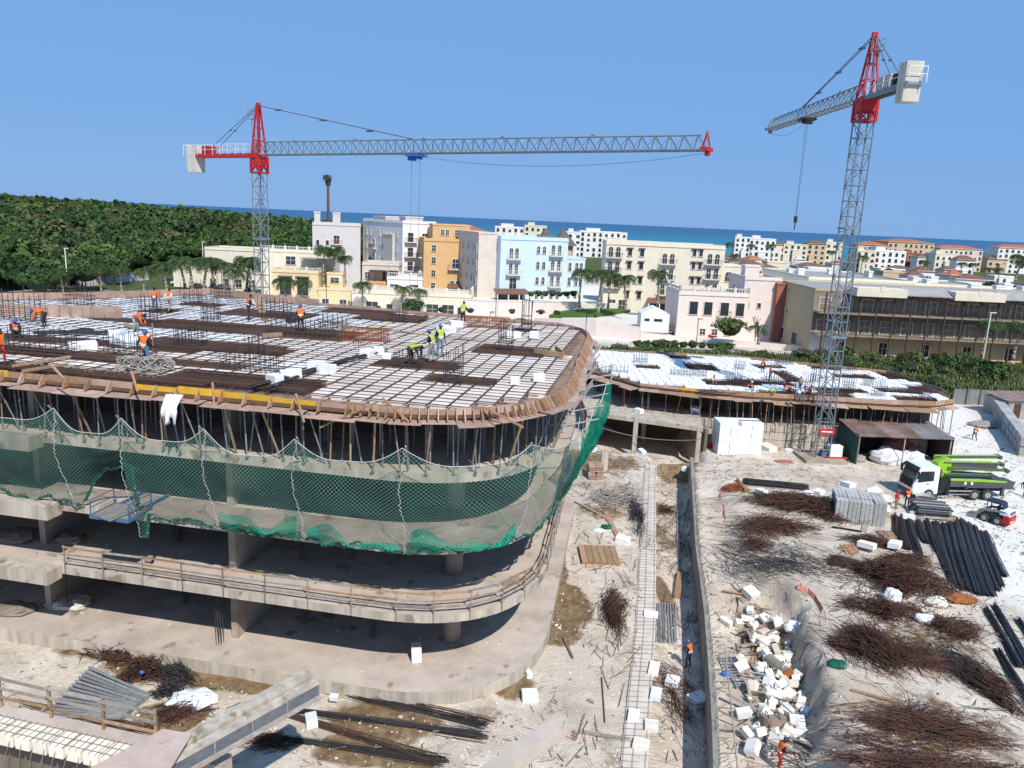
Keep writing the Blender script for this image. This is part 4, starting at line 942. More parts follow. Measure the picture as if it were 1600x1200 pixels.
for i, (px, py, n_, du, h) in enumerate(((1075, 590, 12, 4.0, 1.3), (1145, 600, 7, 1.8, 1.6), (1155, 580, 5, 1.2, 1.5), (1235, 615, 6, 1.2, 2.0), (1262, 612, 5, .9, 2.2), (1275, 600, 5, 1.0, 2.2), (1325, 612, 6, 1.2, 2.2), (1372, 622, 6, 1.2, 2.2), (1355, 605, 5, .9, 1.6), (1400, 590, 5, 1.0, 1.5), (1445, 625, 5, 1.0, 1.5), (1210, 600, 9, 2.2, 1.5), (1330, 582, 5, 1, 1.6), (1225, 572, 9, 2.2, 2.0), (1000, 570, 6, 1.6, 1.6), (960, 585, 8, 3, 1.2), (1420, 575, 5, 1, 1.3))):
    rebar_cage(G(px, py, Z2), n_, 2, du, .7, h, 'cluster of bars standing on the white foam deck of the low building', ax=V(1, 0, 0), ay=V(0, 1, 0), r=.024, group='bar clusters on the low building deck')
# props below the edge
for row, off in enumerate((.35, -.6, -2.2)):
    for a, b in seg_iter(F2, .95 if row < 2 else 1.4):
        d = (b-a).normalized(); n = V(d.y, -d.x, 0); p = a+n*off+d*rnd.uniform(0, .6)
        zb = 2.5 if p.x > 20.2 else 2.68
        if p.x > 42 and off > 0: zb = 0.0
        if p.x < 19.5 and rnd.random() < .55: continue
        ln = d*rnd.uniform(-.35, .35)
        put_prop(p, zb, Z2-.24 if off < 0 else Z2-.36, rnd.choices(['steel', 'rusty', 'wood'], [3, 3, 2])[0], (ln.x, ln.y), 'under the deck of the low building', 'props under the low building deck')
# ================================================================ vegetation
mat('leaf', (0.065, 0.115, 0.026), (0.034, 0.068, 0.016), .5, rough=.7, island=.55, trans=.22, rand=.18)
mat('leaf_dark', (0.040, 0.080, 0.022), (0.022, 0.048, 0.014), .5, rough=.7, island=.5, trans=.2, rand=.18)
mat('leaf_light', (0.12, 0.17, 0.04), (0.075, 0.115, 0.03), .5, rough=.7, island=.5, trans=.25, rand=.15)
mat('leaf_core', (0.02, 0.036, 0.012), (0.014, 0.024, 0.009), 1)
mat('palm_leaf', (0.06, 0.10, 0.024), (0.034, 0.062, 0.016), 1, rough=.6, island=.5, trans=.2, rand=.2)
mat('bark', (0.19, 0.155, 0.12), (0.12, 0.10, 0.08), 3)
mat('palm_bark', (0.34, 0.30, 0.25), (0.22, 0.19, 0.155), 3)
mat('grass', (0.15, 0.175, 0.07), (0.085, 0.11, 0.04), .4, island=.5, trans=.15)
mat('dry_grass', (0.34, 0.29, 0.19), (0.22, 0.19, 0.11), .4, island=.4, trans=.1)
def unit(n):
    v = nr.normal(size=(n, 3)); return v/np.linalg.norm(v, axis=1, keepdims=True)
def leaf_quads(c, nrm, size):
    """quads centred c with normals nrm"""
    n = len(c); up = unit(n); a = np.cross(nrm, up); a /= np.maximum(np.linalg.norm(a, axis=1, keepdims=True), 1e-5); b = np.cross(nrm, a)
    s = (size*nr.uniform(.6, 1.3, n))[:, None]; k = nr.uniform(.5, .9, n)[:, None]
    q = np.stack([c-a*s, c-b*s*k, c+a*s*.9, c+b*s*k], 1); return q.reshape(-1, 3)
def crown(R, H, lobes, per, leaf, flat=.8):
    """leaf points of a crown: lobes spread over a dome of radius R and height H, base at z=0"""
    cs = []; ns = []
    for k in range(lobes):
        d = unit(1)[0]; d[2] = abs(d[2])*1.0-.15; rr = nr.uniform(.45, .8)
        c = np.array([d[0]*R*rr, d[1]*R*rr, H*.45+d[2]*H*.5*rr]); lr = R*nr.uniform(.28, .46)
        u = unit(per); u[:, 2] = np.where(u[:, 2] < -.3, -u[:, 2], u[:, 2])
        cs.append(c+u*lr*np.array([1, 1, flat])*nr.uniform(.75, 1.06, (per, 1))); nn = u+unit(per)*.55; ns.append(nn/np.linalg.norm(nn, axis=1, keepdims=True))
    return leaf_quads(np.concatenate(cs), np.concatenate(ns), leaf)
def quads_to(v): return np.arange(len(v)).reshape(-1, 4)
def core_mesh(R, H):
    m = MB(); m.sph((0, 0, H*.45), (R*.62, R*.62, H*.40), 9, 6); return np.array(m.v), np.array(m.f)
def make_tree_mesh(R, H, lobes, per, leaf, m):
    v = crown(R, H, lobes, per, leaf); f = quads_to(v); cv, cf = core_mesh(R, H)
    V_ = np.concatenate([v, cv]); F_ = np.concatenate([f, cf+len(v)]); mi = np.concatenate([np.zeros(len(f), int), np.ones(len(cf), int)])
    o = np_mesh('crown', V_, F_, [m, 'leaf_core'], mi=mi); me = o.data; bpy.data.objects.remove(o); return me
def trunk_mesh(h, r, R):
    m = MB(); m.cyl((0, 0, -.4), (0.1, 0, h*.55), r, r*.75, n=7); m.cyl((.1, 0, h*.5), (.0, .1, h*1.1), r*.75, r*.4, n=6)
    for k in range(5):
        a = k*1.256+rnd.random(); m.cyl((.05, 0, h*(.6+.08*k)), (math.cos(a)*R*.6, math.sin(a)*R*.6, h*1.05+R*.28), r*.4, r*.12, n=5)
    o = m.build('trunk', 'bark'); me = o.data; bpy.data.objects.remove(o); return me
TREES = []
for i in range(5):
    R = (4.6, 3.8, 5.3, 4.2, 3.3)[i]; H = (6.2, 5.6, 6.0, 6.8, 5.0)[i]
    TREES.append((make_tree_mesh(R, H, 22, 55, .42, ('leaf', 'leaf_dark', 'leaf', 'leaf_dark', 'leaf_light')[i]), trunk_mesh(3.4, .22, R)))
def put_tree(name, k, x, y, z, sc, label, group, cat='tree'):
    t = thing(name, label, cat, (x, y, z), rnd.uniform(0, 6.28), group); t.scale = (sc, sc, sc*rnd.uniform(.9, 1.1))
    c = bpy.data.objects.new('crown', TREES[k][0]); COL.objects.link(c); c.parent = t; c.location = (0, 0, 2.2)
    b = bpy.data.objects.new('trunk', TREES[k][1]); COL.objects.link(b); b.parent = t; return t
def tz(x, y): return float(terrain(np.array([x]), np.array([y]))[0])
# wood edge: single trees
def forest_front(az):
    return float(np.interp(az, [-40, -31, -27.5, -24, -20, -16, -12, -8, -4], [165, 172, 205, 262, 275, 285, 290, 330, 400]))
for k in range(64):
    az = rnd.uniform(-37, -9); d = forest_front(az)+rnd.uniform(0, 26)
    x, y = d*math.sin(math.radians(az))/math.cos(math.radians(az)), d
    kk = rnd.randrange(4); put_tree('broadleaf_tree', kk, x, y, tz(x, y)-.2, rnd.uniform(.9, 1.35), ('mid green spreading', 'dark green compact', 'broad mid green', 'tall dark green')[kk]+' tree at the near edge of the wood', ('spreading', 'compact', 'broad', 'tall')[kk]+' trees along the edge of the wood')
# the wood behind: one mass
def forest():
    vs = []; mis = []; tot = 0; cores_v = []; cores_f = []; co = 0
    lib = {}
    for lod, (lo, pe, lf) in enumerate(((16, 26, .62), (9, 18, .95), (5, 12, 1.6))):
        lib[lod] = [crown(5.0, 6.4, lo, pe, lf) for _ in range(5)]
    cvv, cff = core_mesh(5.0, 6.4)
    pts = []
    d = 200.0
    while d < 1250:
        step = 5.2+d*.0062
        nA = int(math.radians(48)*d/step)
        for i in range(nA):
            az = -44+48*(i+rnd.random())/nA; dd = d+rnd.uniform(-.5, .5)*step; y = dd*math.cos(math.radians(az)); x = dd*math.sin(math.radians(az))
            if y < forest_front(az)+18: continue
            if az > -9 and (y < 420): continue
            if y > SHORE(x)-25: continue
            if az > -3.5: continue
            pts.append((x, y, dd))
        d += step*.82
    P = np.array(pts); zz = terrain(P[:, 0], P[:, 1])
    for (x, y, dd), z in zip(P, zz):
        lod = 0 if dd < 380 else (1 if dd < 620 else 2); c = lib[lod][rnd.randrange(5)]; sc = rnd.choice((rnd.uniform(.5, .85), rnd.uniform(.75, 1.2), rnd.uniform(1.0, 1.55))); mis.append(np.full(len(c)//4, rnd.choices((0, 1, 2, 3), (5, 4, 2.2, 1.2))[0])); a = rnd.uniform(0, 6.28); ca, sa_ = math.cos(a), math.sin(a)
        h = rnd.uniform(.8, 3.2)+(rnd.uniform(1.5, 3.5) if rnd.random() < .07 else 0)
        q = c*sc; vs.append(np.stack([q[:, 0]*ca-q[:, 1]*sa_+x, q[:, 0]*sa_+q[:, 1]*ca+y, q[:, 2]+z+h], 1))
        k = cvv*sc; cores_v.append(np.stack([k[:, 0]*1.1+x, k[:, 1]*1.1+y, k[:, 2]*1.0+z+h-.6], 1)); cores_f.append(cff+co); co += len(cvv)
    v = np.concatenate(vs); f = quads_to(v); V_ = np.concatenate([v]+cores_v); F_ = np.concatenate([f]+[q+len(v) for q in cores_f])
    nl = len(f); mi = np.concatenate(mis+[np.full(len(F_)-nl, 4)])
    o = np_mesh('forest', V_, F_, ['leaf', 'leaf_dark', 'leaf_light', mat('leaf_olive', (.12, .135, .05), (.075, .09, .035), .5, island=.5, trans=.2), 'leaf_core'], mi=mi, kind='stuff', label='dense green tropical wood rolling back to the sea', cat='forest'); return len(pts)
NF = forest()
# palms
def palm_mesh(h, nf, fl, seed):
    r_ = random.Random(seed); tr = MB(); n_ = 7; px_ = 0; last = V(0, 0, -.3)
    bend = r_.uniform(-.5, .5)
    for i in range(n_):
        f_ = (i+1)/n_; p = V(bend*f_*f_, .2*f_, h*f_); tr.cyl(last, p, .19-.07*f_+.05*(i == 0), .19-.07*(f_+.14), n=8); last = p
    tr.cyl(last-V(0, 0, .1), last+V(0, 0, .9), .15, .10, n=7)
    top = last+V(0, 0, .75); vs = []
    for k in range(nf):
        a = k*2.4+r_.uniform(-.2, .2); el = r_.uniform(-.25, 1.25); d = V(math.cos(a), math.sin(a), 0); p = top.copy(); prev = None; ang = el
        pts = []
        for j in range(9):
            pts.append(p.copy()); p = p+(d*math.cos(ang)+V(0, 0, math.sin(ang)))*(fl/8); ang -= (.26+.10*max(el, 0))
        side = V(-d.y, d.x, 0)
        for j in range(8):
            m0 = pts[j]; m1 = pts[j+1]; wv = fl*.20*math.sin(math.pi*(j+1.2)/10)
            for sgn in (-1, 1):
                for hh in (0, .5):
                    b0 = m0.lerp(m1, hh); b1 = m0.lerp(m1, hh+.36); tip = b0.lerp(m1, .8)+side*sgn*wv*r_.uniform(.8, 1.2)+V(0, 0, -wv*r_.uniform(.35, .9))
                    vs += [b0, b1, tip+(b1-b0)*.5, tip]
    tm = tr.build('trunk', 'palm_bark', smooth=True); a_ = tm.data; bpy.data.objects.remove(tm)
    v = np.array([tuple(q) for q in vs]); o = np_mesh('crown', v, quads_to(v), 'palm_leaf'); b_ = o.data; bpy.data.objects.remove(o); return a_, b_
PALMS = [palm_mesh(6.0, 24, 2.7, 1), palm_mesh(4.2, 22, 2.4, 2), palm_mesh(7.5, 26, 3.0, 3), palm_mesh(1.5, 13, 1.9, 4)]
def put_palm(k, p, sc, label, group=None):
    t = thing('palm_tree', label, 'palm', p, rnd.uniform(0, 6.28), group); t.scale = (sc, sc, sc)
    for nm, me in zip(('trunk', 'crown'), PALMS[k]):
        o = bpy.data.objects.new(nm, me); COL.objects.link(o); o.parent = t
    return t
def palm_px(px, ybase, ytop, Y, k, label, group=None):
    b = GY(px, ybase, Y); t_ = GY(px, ytop, Y); hh = {0: 8.2, 1: 6.2, 2: 9.9, 3: 3.2}[k]; b.z = max(b.z, 0.0); t__ = put_palm(k, b, max(.3, (t_.z-b.z)/hh)*1.08, label, group); t__.scale.x *= 1.3; t__.scale.y *= 1.3
for a_ in [(447, 480, 432, 172, 1, 'small palm before the left tall window of the yellow house'), (472, 480, 434, 172, 1, 'small palm before the right tall window of the yellow house'),
           (566, 482, 438, 168, 1, 'palm standing at the corner of the cream arcade'), (626, 486, 445, 168, 1, 'palm before the middle of the cream arcade'), (656, 489, 450, 168, 1, 'palm before the balustrade end of the cream arcade'),
           (505, 440, 382, 178, 2, 'large dark palm behind the yellow terrace'), (522, 442, 384, 180, 2, 'large dark palm next to the white tower block'), (540, 440, 398, 182, 0, 'smaller palm between terrace and beige house'),
           (905, 478, 418, 172, 0, 'palm at the corner of the pale blue house'), (935, 486, 420, 168, 0, 'tall palm at the left end of the lawn'), (950, 480, 420, 175, 0, 'palm behind the lawn beside the entrance'), (978, 483, 427, 168, 1, 'thin palm at the right end of the lawn'), (1028, 476, 420, 172, 0, 'full palm before the cream apartment house'),
           (100, 470, 418, 150, 0, 'yellowish palm before the dark wood'), (160, 470, 410, 165, 2, 'palm beside the white road wall'), (192, 472, 412, 170, 2, 'palm left of the car park'), (225, 470, 415, 172, 2, 'dark palm next to the parked cars'),
           (365, 470, 418, 170, 1, 'dark drooping palm beside the crane mast'), (1583, 560, 500, 118, 1, 'palm before the balcony building at the road bend'), (1535, 555, 498, 126, 1, 'young palm next to the pale lamp post'), (1585, 445, 395, 320, 1, 'far palm among the villas'), (1440, 430, 405, 330, 1, 'far palm beside the white yacht'),
           (1150, 420, 396, 270, 1, 'far palm behind the pink roof'), (1185, 535, 505, 140, 3, 'low palm at the hedge by the bare tree')]: palm_px(*a_)
for px in (262, 290, 302, 318, 335, 352, 385, 395): palm_px(px, 462, rnd.uniform(396, 408), 195+rnd.uniform(-6, 10), 1, 'slender street palm along the car park', 'street palms along the car park')
for px, yb in ((1140, 400), (1172, 402), (1205, 404), (1300, 410), (1345, 425), (1500, 432), (1520, 430), (1545, 436), (1560, 440), (1590, 430)): palm_px(px, yb, yb-rnd.uniform(18, 28), rnd.uniform(290, 420), 1, 'distant palm among the seaside villas', 'distant palms among the villas')
for i in range(34):
    az = rnd.uniform(-35, -10); d_ = forest_front(az)+rnd.uniform(15, 160); x, y = d_*math.tan(math.radians(az)), d_
    put_palm(2, V(x, y, tz(x, y)), rnd.uniform(.9, 1.25), 'palm poking out of the dense wood', 'palms in the wood')
# round-crowned trees in the far town
for i in range(26):
    px = rnd.choice([rnd.uniform(1500, 1600), rnd.uniform(1120, 1600), rnd.uniform(1430, 1600)]); Y_ = rnd.uniform(250, 430); x = GY(px, 420, Y_).x
    put_tree('broadleaf_tree', rnd.randrange(4), x, Y_, 0, rnd.uniform(.5, .85), 'distant dark tree between the seaside villas', 'trees between the villas')
# hedge bushes between the low building and the houses
BUSH = []
for i in range(4): BUSH.append(make_tree_mesh(1.5, 2.0, 12, 40, .17, ('leaf', 'leaf_olive', 'leaf_light', 'leaf')[i]))
def put_bush(p, sc, label, group=None, k=None, name='shrub'):
    o = bpy.data.objects.new(name, BUSH[rnd.randrange(4) if k is None else k]); COL.objects.link(o); o.location = p; o.scale = (sc*rnd.uniform(.9, 1.2), sc, sc*rnd.uniform(.8, 1.1)); o.rotation_euler = (0, 0, rnd.uniform(0, 6.28)); tag(o, label, 'shrub', group); return o
for i in range(240):
    px = rnd.uniform(890, 1640); Y_ = rnd.uniform(107, 138); c = GY(px, 560, Y_); 
    if px > 1480 and Y_ < 118: continue
    kk = rnd.randrange(4); big = px > 1250; put_bush(V(c.x, Y_, tz(c.x, Y_)-.15), rnd.choice((rnd.uniform(.4, .7), rnd.uniform(.7, 1.3)))*(1.35 if big else 1.0), ('mid green', 'olive', 'yellowish green', 'deep green')[kk]+(' tall shrub before the balcony building' if big else ' low shrub behind the white foam deck'), ('mid', 'olive', 'yellowish', 'deep')[kk]+(' tall' if big else ' low')+' shrubs of the green belt', kk)
for i, px in enumerate(np.arange(985, 1130, 13.5)):
    c = G(px, 533+ (px-985)*.03, .2); put_bush(V(c.x, c.y-9, .5), .75, 'clipped round shrub in the row along the white wall', 'clipped shrubs along the wall', 0)
put_bush(V(*GY(1140, 527, 147)), 2.0, 'big bright round shrub beside the parked blue car', None, 2)
put_bush(V(*GY(645, 492, 166)), 1.9, 'large green shrub before the cream arcade', None, 0); put_bush(V(*GY(475, 482, 168)), 1.4, 'round shrub before the yellow house', None, 1)
for px in (870, 690, 845, 800, 590, 735): put_bush(V(*GY(px, 489+(px-700)*.02, 167)), .7, 'small shrub at the foot of the house walls', 'small shrubs at the walls')
for px in np.arange(830, 900, 11): put_bush(V(*GY(px, 464, 178)), .8, 'shrub in the hedge before the pale blue house', 'hedge before the blue house', 1)
def tufts(name, n, fx, fy, h, m, label):
    x = fx(n); y = fy(n, x); z = terrain(x, y); a = nr.uniform(0, 6.28, n); hh = h*nr.uniform(.5, 1.3, n); w_ = hh*.16
    dx, dy = np.cos(a), np.sin(a); lx, ly = nr.normal(0, .35, n)*hh, nr.normal(0, .35, n)*hh
    q = np.stack([np.stack([x-dx*w_, y-dy*w_, z-.05], 1), np.stack([x+dx*w_, y+dy*w_, z-.05], 1), np.stack([x+lx+dx*w_*.3, y+ly+dy*w_*.3, z+hh], 1), np.stack([x+lx-dx*w_*.3, y+ly-dy*w_*.3, z+hh], 1)], 1).reshape(-1, 3)
    return np_mesh(name, q, quads_to(q), m, kind='stuff', label=label, cat='grass')
tufts('grass', 36000, lambda n: nr.uniform(9, 110, n), lambda n, x: 106+nr.uniform(0, 28, n), 1.15, 'grass', 'rough green grass between the shrubs of the green belt')
tufts('dry_grass', 9000, lambda n: nr.uniform(52, 110, n), lambda n, x: 112+nr.uniform(0, 12, n)+0*x, .8, 'dry_grass', 'pale dry grass on the roadside by the green belt')
# ================================================================ the town
for nm, c, c2 in (('wall_white', (.78, .77, .75), (.70, .69, .67)), ('wall_cream', (.74, .68, .55), (.66, .60, .47)), ('wall_yellow', (.72, .59, .37), (.64, .52, .31)), ('wall_orange', (.66, .42, .20), (.58, .36, .17)), ('wall_blue', (.56, .68, .80), (.50, .62, .74)),
                  ('wall_beige', (.66, .58, .50), (.58, .50, .43)), ('wall_pink', (.76, .655, .60), (.69, .59, .54)), ('wall_ochre', (.47, .39, .25), (.40, .33, .21)), ('wall_tan', (.60, .47, .32), (.52, .40, .27)), ('wall_brick', (.36, .13, .09), (.30, .11, .08)), ('wall_greywhite', (.62, .58, .57), (.55, .52, .51))):
    mat(nm, c, c2, .6, rough=.9, bump=.08, bscale=5)
mat('roof_red', (.42, .15, .085), (.32, .11, .065), 1.5, bump=.3, bscale=8); mat('roof_brown', (.20, .105, .08), (.14, .08, .06), 1.5, bump=.3); mat('roof_grey', (.36, .35, .33), (.27, .26, .25), .5); mat('shutter', (.085, .05, .035), (.06, .035, .025), 2); mat('thatch', (.16, .13, .10), (.10, .08, .065), 2, bump=.4); mat('iron', (.03, .03, .032), rough=.5)
WIN = {}
def win_mesh(w_, h_, arch, style):
    k = (round(w_, 2), round(h_, 2), arch, style)
    if k in WIN: return WIN[k]
    m = MB(); hw = w_/2; fr = .12
    def shape(hw_, h2, z0):
        if not arch: return [(-hw_, z0), (hw_, z0), (hw_, h2), (-hw_, h2)]
        pts = [(-hw_, z0), (hw_, z0)]; zc = h2-hw_
        for i in range(9): a = math.pi*i/8; pts.append((hw_*math.cos(a), zc+hw_*math.sin(a)))
        return pts
    inn = shape(hw, h_, 0); out = shape(hw+fr, h_+fr, -.0)
    M0 = Matrix.Translation((0, -.02, 0)); m.prof(inn, M0, .04, 1)
    n_ = len(inn)
    vs = [V(p[0], -.14, p[1]) for p in inn]+[V(p[0], -.14, p[1]) for p in out]+[V(p[0], -.03, p[1]) for p in inn]+[V(p[0], 0, p[1]) for p in out]
    fs = []
    for i in range(n_):
        j = (i+1) % n_; fs += [(i, j, n_+j, n_+i), (i, 2*n_+i, 2*n_+j, j), (n_+i, n_+j, 3*n_+j, 3*n_+i)]
    m.add(vs, fs, 0)
    m.box((0, -.09, -.06), (w_+.4, .24, .1), 0, 0)
    if style == 'pane': m.box((0, -.06, h_/2), (.06, .04, h_*.96), 0, 0); m.box((0, -.06, h_*.55), (w_*.98, .035, .06), 0, 0)
    if style == 'hood': m.box((0, -.3, h_+.22), (w_+.6, .6, .12), 0, 2); m.prof([(-.0, 0), (0, .3), (.12, .3)], Matrix.Translation((-w_/2-.2, -.2, h_-.15)), .3, 2)
    o = m.build('window', ['trim', 'glass', 'roof_brown', 'shutter']); me = o.data; bpy.data.objects.remove(o); WIN[k] = me; return me
mat('trim', (.70, .67, .60), (.62, .59, .53), 2)
def face_M(W, D, face):
    """matrix of a face of a W x D block: x along the face, -y outward"""
    return {'F': Matrix.Identity(4), 'L': Matrix.Translation((0, D, 0)) @ Matrix.Rotation(-math.pi/2, 4, 'Z'), 'R': Matrix.Translation((W, 0, 0)) @ Matrix.Rotation(math.pi/2, 4, 'Z')}[face]
def put_win(par, M_, x, z, w_, h_, arch=False, style='pane', name='window'):
    o = bpy.data.objects.new(name, win_mesh(w_, h_, arch, style)); COL.objects.link(o); o.parent = par; o.matrix_local = M_ @ Matrix.Translation((x, 0, z)); return o
def balcony(par, M_, x, z, w_, d=1.1, m='trim', rail='iron'):
    b = MB(); b.box((x, -d/2, z-.1), (w_, d, .2), 0, 0)
    b.box((x, -.22, z-.33), (w_*.8, .44, .28), 0, 0)
    for zz in (.95,): b.bar((x-w_/2, -d+.05, z+zz), (x+w_/2, -d+.05, z+zz), .08, .08, 1); b.bar((x-w_/2+.03, 0, z+zz), (x-w_/2+.03, -d, z+zz), .07, .07, 1); b.bar((x+w_/2-.03, 0, z+zz), (x+w_/2-.03, -d, z+zz), .07, .07, 1)
    n_ = max(3, int(w_/.28))
    for i in range(n_+1): xx = x-w_/2+.03+(w_-.06)*i/n_; b.bar((xx, -d+.05, z), (xx, -d+.05, z+.95), .05, .05, 1)
    b.v = [tuple(M_ @ Vector(q)) for q in b.v]; return b.build('balcony', [m, rail], par)
def balustrade(par, pts, z, m='trim', h=.95):
    b = MB()
    for a, q in zip(pts[:-1], pts[1:]):
        a, q = V(*a, 0), V(*q, 0); L_ = (q-a).length; b.bar(a+V(0, 0, z+h), q+V(0, 0, z+h), .22, .14); b.bar(a+V(0, 0, z+.1), q+V(0, 0, z+.1), .22, .18)
        n_ = max(2, int(L_/.55))
        for i in range(n_): p = a.lerp(q, (i+.5)/n_); b.cyl(p+V(0, 0, z+.15), p+V(0, 0, z+h), .09, n=5)
        for i in range(max(2, int(L_/2.6))+1): p = a.lerp(q, i/max(2, int(L_/2.6))); b.box((p.x, p.y, z+.62), (.42, .42, 1.24))
    return b.build('balustrade', m, par)
def house(name, label, px, Y, z0, rz, W, D, H, wall, cat='house', roof='roof_grey', par=.5, px_at='corner', crenel=False):
    c = GY(px, 450, Y); t = thing(name, label, cat, (c.x, Y, z0), rz)
    m = MB(); m.box((W/2, D/2, H/2-.4), (W, D, H+.8)); m.build('wall', wall, t)
    m = MB()
    for a, q in (((0, .1), (W, .1)), ((0, D-.1), (W, D-.1)), ((.1, .2), (.1, D-.2)), ((W-.1, .2), (W-.1, D-.2))): m.bar((*a, H+par/2), (*q, H+par/2), .26, par)
    m.box((W/2, -.06, H-.12), (W+.3, .2, .22)); m.box((-.06, D/2, H-.14), (.2, D+.2, .2)); m.box((W+.06, D/2, H-.14), (.2, D+.2, .2))
    if crenel:
        for x in np.arange(.3, W, 1.6): m.box((x, .1, H+par+.3), (.7, .3, .6))
        for y in np.arange(1.2, D, 1.8): m.box((.1, y, H+par+.3), (.3, .7, .6))
    m.build('parapet', wall, t); m = MB(); m.box((W/2, D/2, H+.03), (W-.5, D-.5, .06)); m.build('roof', roof, t); t['WD'] = [W, D]; return t
def add_wing(t, x, y, z, W, D, H, wall, name='wing', flat=True):
    m = MB(); m.box((x+W/2, y+D/2, z+H/2), (W, D, H)); m.box((x+W/2, y+D/2, z+H+.2), (W+.24, D+.24, .4)); return m.build(name, wall, t)
def wins(t, face, xs, zs, w_, h_, arch=False, style='pane'):
    W, D = t['WD']; M_ = face_M(W, D, face)
    for x in xs:
        for z in zs: put_win(t, M_, x, z, w_, h_, arch, style)
def canopy(t, x, y, z, W, D, h, label='canopy'):
    m = MB(); m.add([(x, y, z+h+.9), (x+W, y, z+h+.9), (x+W+.3, y-D, z+h), (x-.3, y-D, z+h), (x, y, z+h+.75), (x+W, y, z+h+.75), (x+W+.3, y-D, z+h-.15), (x-.3, y-D, z+h-.15)], [(0, 3, 2, 1), (4, 5, 6, 7), (3, 7, 6, 2), (0, 4, 7, 3), (1, 2, 6, 5)], 0)
    for xx in np.linspace(x, x+W, 4): m.box((xx, y-D+.2, z+h/2), (.25, .25, h), 0, 1)
    m.box((x+W/2, y-.1, z+h*.45), (W*.8, .1, h*.8), 0, 2); return m.build('canopy', ['roof_brown', 'trim', 'glass'], t)
# -- cream car park house
t = house('cream_house', 'flat cream house behind the row of street palms', 322, 212, .3, .02, 15, 11, 10.8, 'wall_cream'); wins(t, 'F', (2, 12.5), (5.9,), 1.6, 1.6); wins(t, 'F', (2, 5.5, 9, 12.5), (.6,), 1.6, 2.2); add_wing(t, -9, .5, 0, 8.97, 9, 5.2, 'wall_cream')
# -- yellow terrace house
t = house('yellow_house', 'yellow two storey house with two tall windows and roof terrace', 425, 176, .3, .03, 10.5, 9, 8.4, 'wall_yellow'); wins(t, 'F', (3.1, 7.0), (3.2,), 2.6, 4.0, False, 'hood'); wins(t, 'F', (1.2, 4.6), (.2,), 1.3, 2.4); balustrade(t, [(0, .3), (10.5, .3), (10.5, 8)], 8.4)
add_wing(t, 10.53, -.4, 0, 7.5, 9, 4.6, 'wall_yellow'); add_wing(t, 12, 2.2, 5.0, 3.6, 4, 3.0, 'wall_yellow', 'roof_room'); add_wing(t, -5, 9.1, 0, 17, 8, 12.2, 'wall_cream', 'rear_wing'); balustrade(t, [(-5, 9.3), (12, 9.3)], 12.6)
for x in (12.2, 16.2): put_win(t, Matrix.Translation((x, -.4, .3)), 0, 0, 1.5, 2.3)
put_win(t, Matrix.Translation((13.8, 2.2, 6.1)), 0, 0, 1.9, 1.2); put_win(t, Matrix.Translation((2, 9.1, 9.4)), 0, 0, 2.2, 1.9)
m = MB(); m.box((9, 7.6, 11.2), (8, 3.4, .2)); [m.box((x, 6.1, 9.8), (.15, .15, 2.7)) for x in (5.2, 9, 12.8)]; m.build('pergola', 'roof_grey', t)
# -- cream arcade
t = house('cream_arcade', 'long low cream building with white balustrade roof terrace', 550, 172, .3, -.01, 26.6, 8, 4.9, 'wall_cream'); balustrade(t, [(0, .3), (26.4, .3), (26.4, 7)], 5.4)
wins(t, 'F', (4.5, 12.5, 18.0, 21.5), (.5,), 2.6, 2.4); wins(t, 'F', (8.4, 24.3), (.1,), 1.3, 2.4, False, 'plain')
# -- beige pergola house and small white house
t = house('beige_house', 'small beige house with glazed pergola on its terrace', 566, 184, .3, .05, 8.6, 8, 10.4, 'wall_beige'); wins(t, 'F', (1.2,), (7.0,), 1.0, 1.5); add_wing(t, 1.8, -3.4, 0, 7, 3.37, 6.2, 'wall_orange', 'terrace')
m = MB(); m.box((5.2, -1.6, 9.0), (6.6, 3.2, .18))
for x in (2.0, 3.6, 5.2, 6.8, 8.4): m.box((x, -3.1, 7.7), (.12, .12, 2.6))
m.build('pergola', 'shutter', t); put_win(t, Matrix.Translation((5.5, 0, 6.7)), 0, 0, 1.6, 2.2)
t = house('white_house', 'small white house with crenellated roof terrace and three dark windows', 605, 180, .3, .22, 8.2, 7, 7.6, 'wall_white', crenel=False); wins(t, 'F', (1.6, 6.2), (4.0,), 1.9, 2.2); balustrade(t, [(0, 6), (.2, .2), (8, .2), (8, 6)], 7.9); wins(t, 'L', (3.5,), (4.0,), 1.9, 2.2)
# -- tall white group
t = house('white_tower_block', 'tall whitish apartment block with small dark windows and balconies', 628, 203, .3, .55, 9.5, 29, 20.2, 'wall_white', cat='apartments'); wins(t, 'F', (2.2,), (4.4, 8.0, 11.6, 15.4), 1.5, 2.2); wins(t, 'F', (6.2,), (15.4,), 1.4, 2.1)
for z in (7.9, 11.5, 15.3): balcony(t, face_M(9.5, 29, 'F'), 2.2, z, 3.4)
wins(t, 'L', (3, 6, 13, 15.5, 20.5, 25.5), (5.4, 9.0, 12.6, 16.2), .75, 1.3, False, 'plain'); wins(t, 'L', (9.0,), (5.2, 9.0, 12.8), 1.5, 2.4, True)
for z in (5.1, 8.9, 12.7): balcony(t, face_M(9.5, 29, 'L'), 9.0, z, 3.4)
add_wing(t, .5, 13, 19.6, 8, 9, 1.6, 'wall_greywhite', 'roof_room'); add_wing(t, -.5, 5.5, 0, .5, 6.8, 16.6, 'wall_beige', 'bay'); add_wing(t, 2, 3, 19.6, 5, 4, 1.8, 'wall_greywhite', 'roof_room')
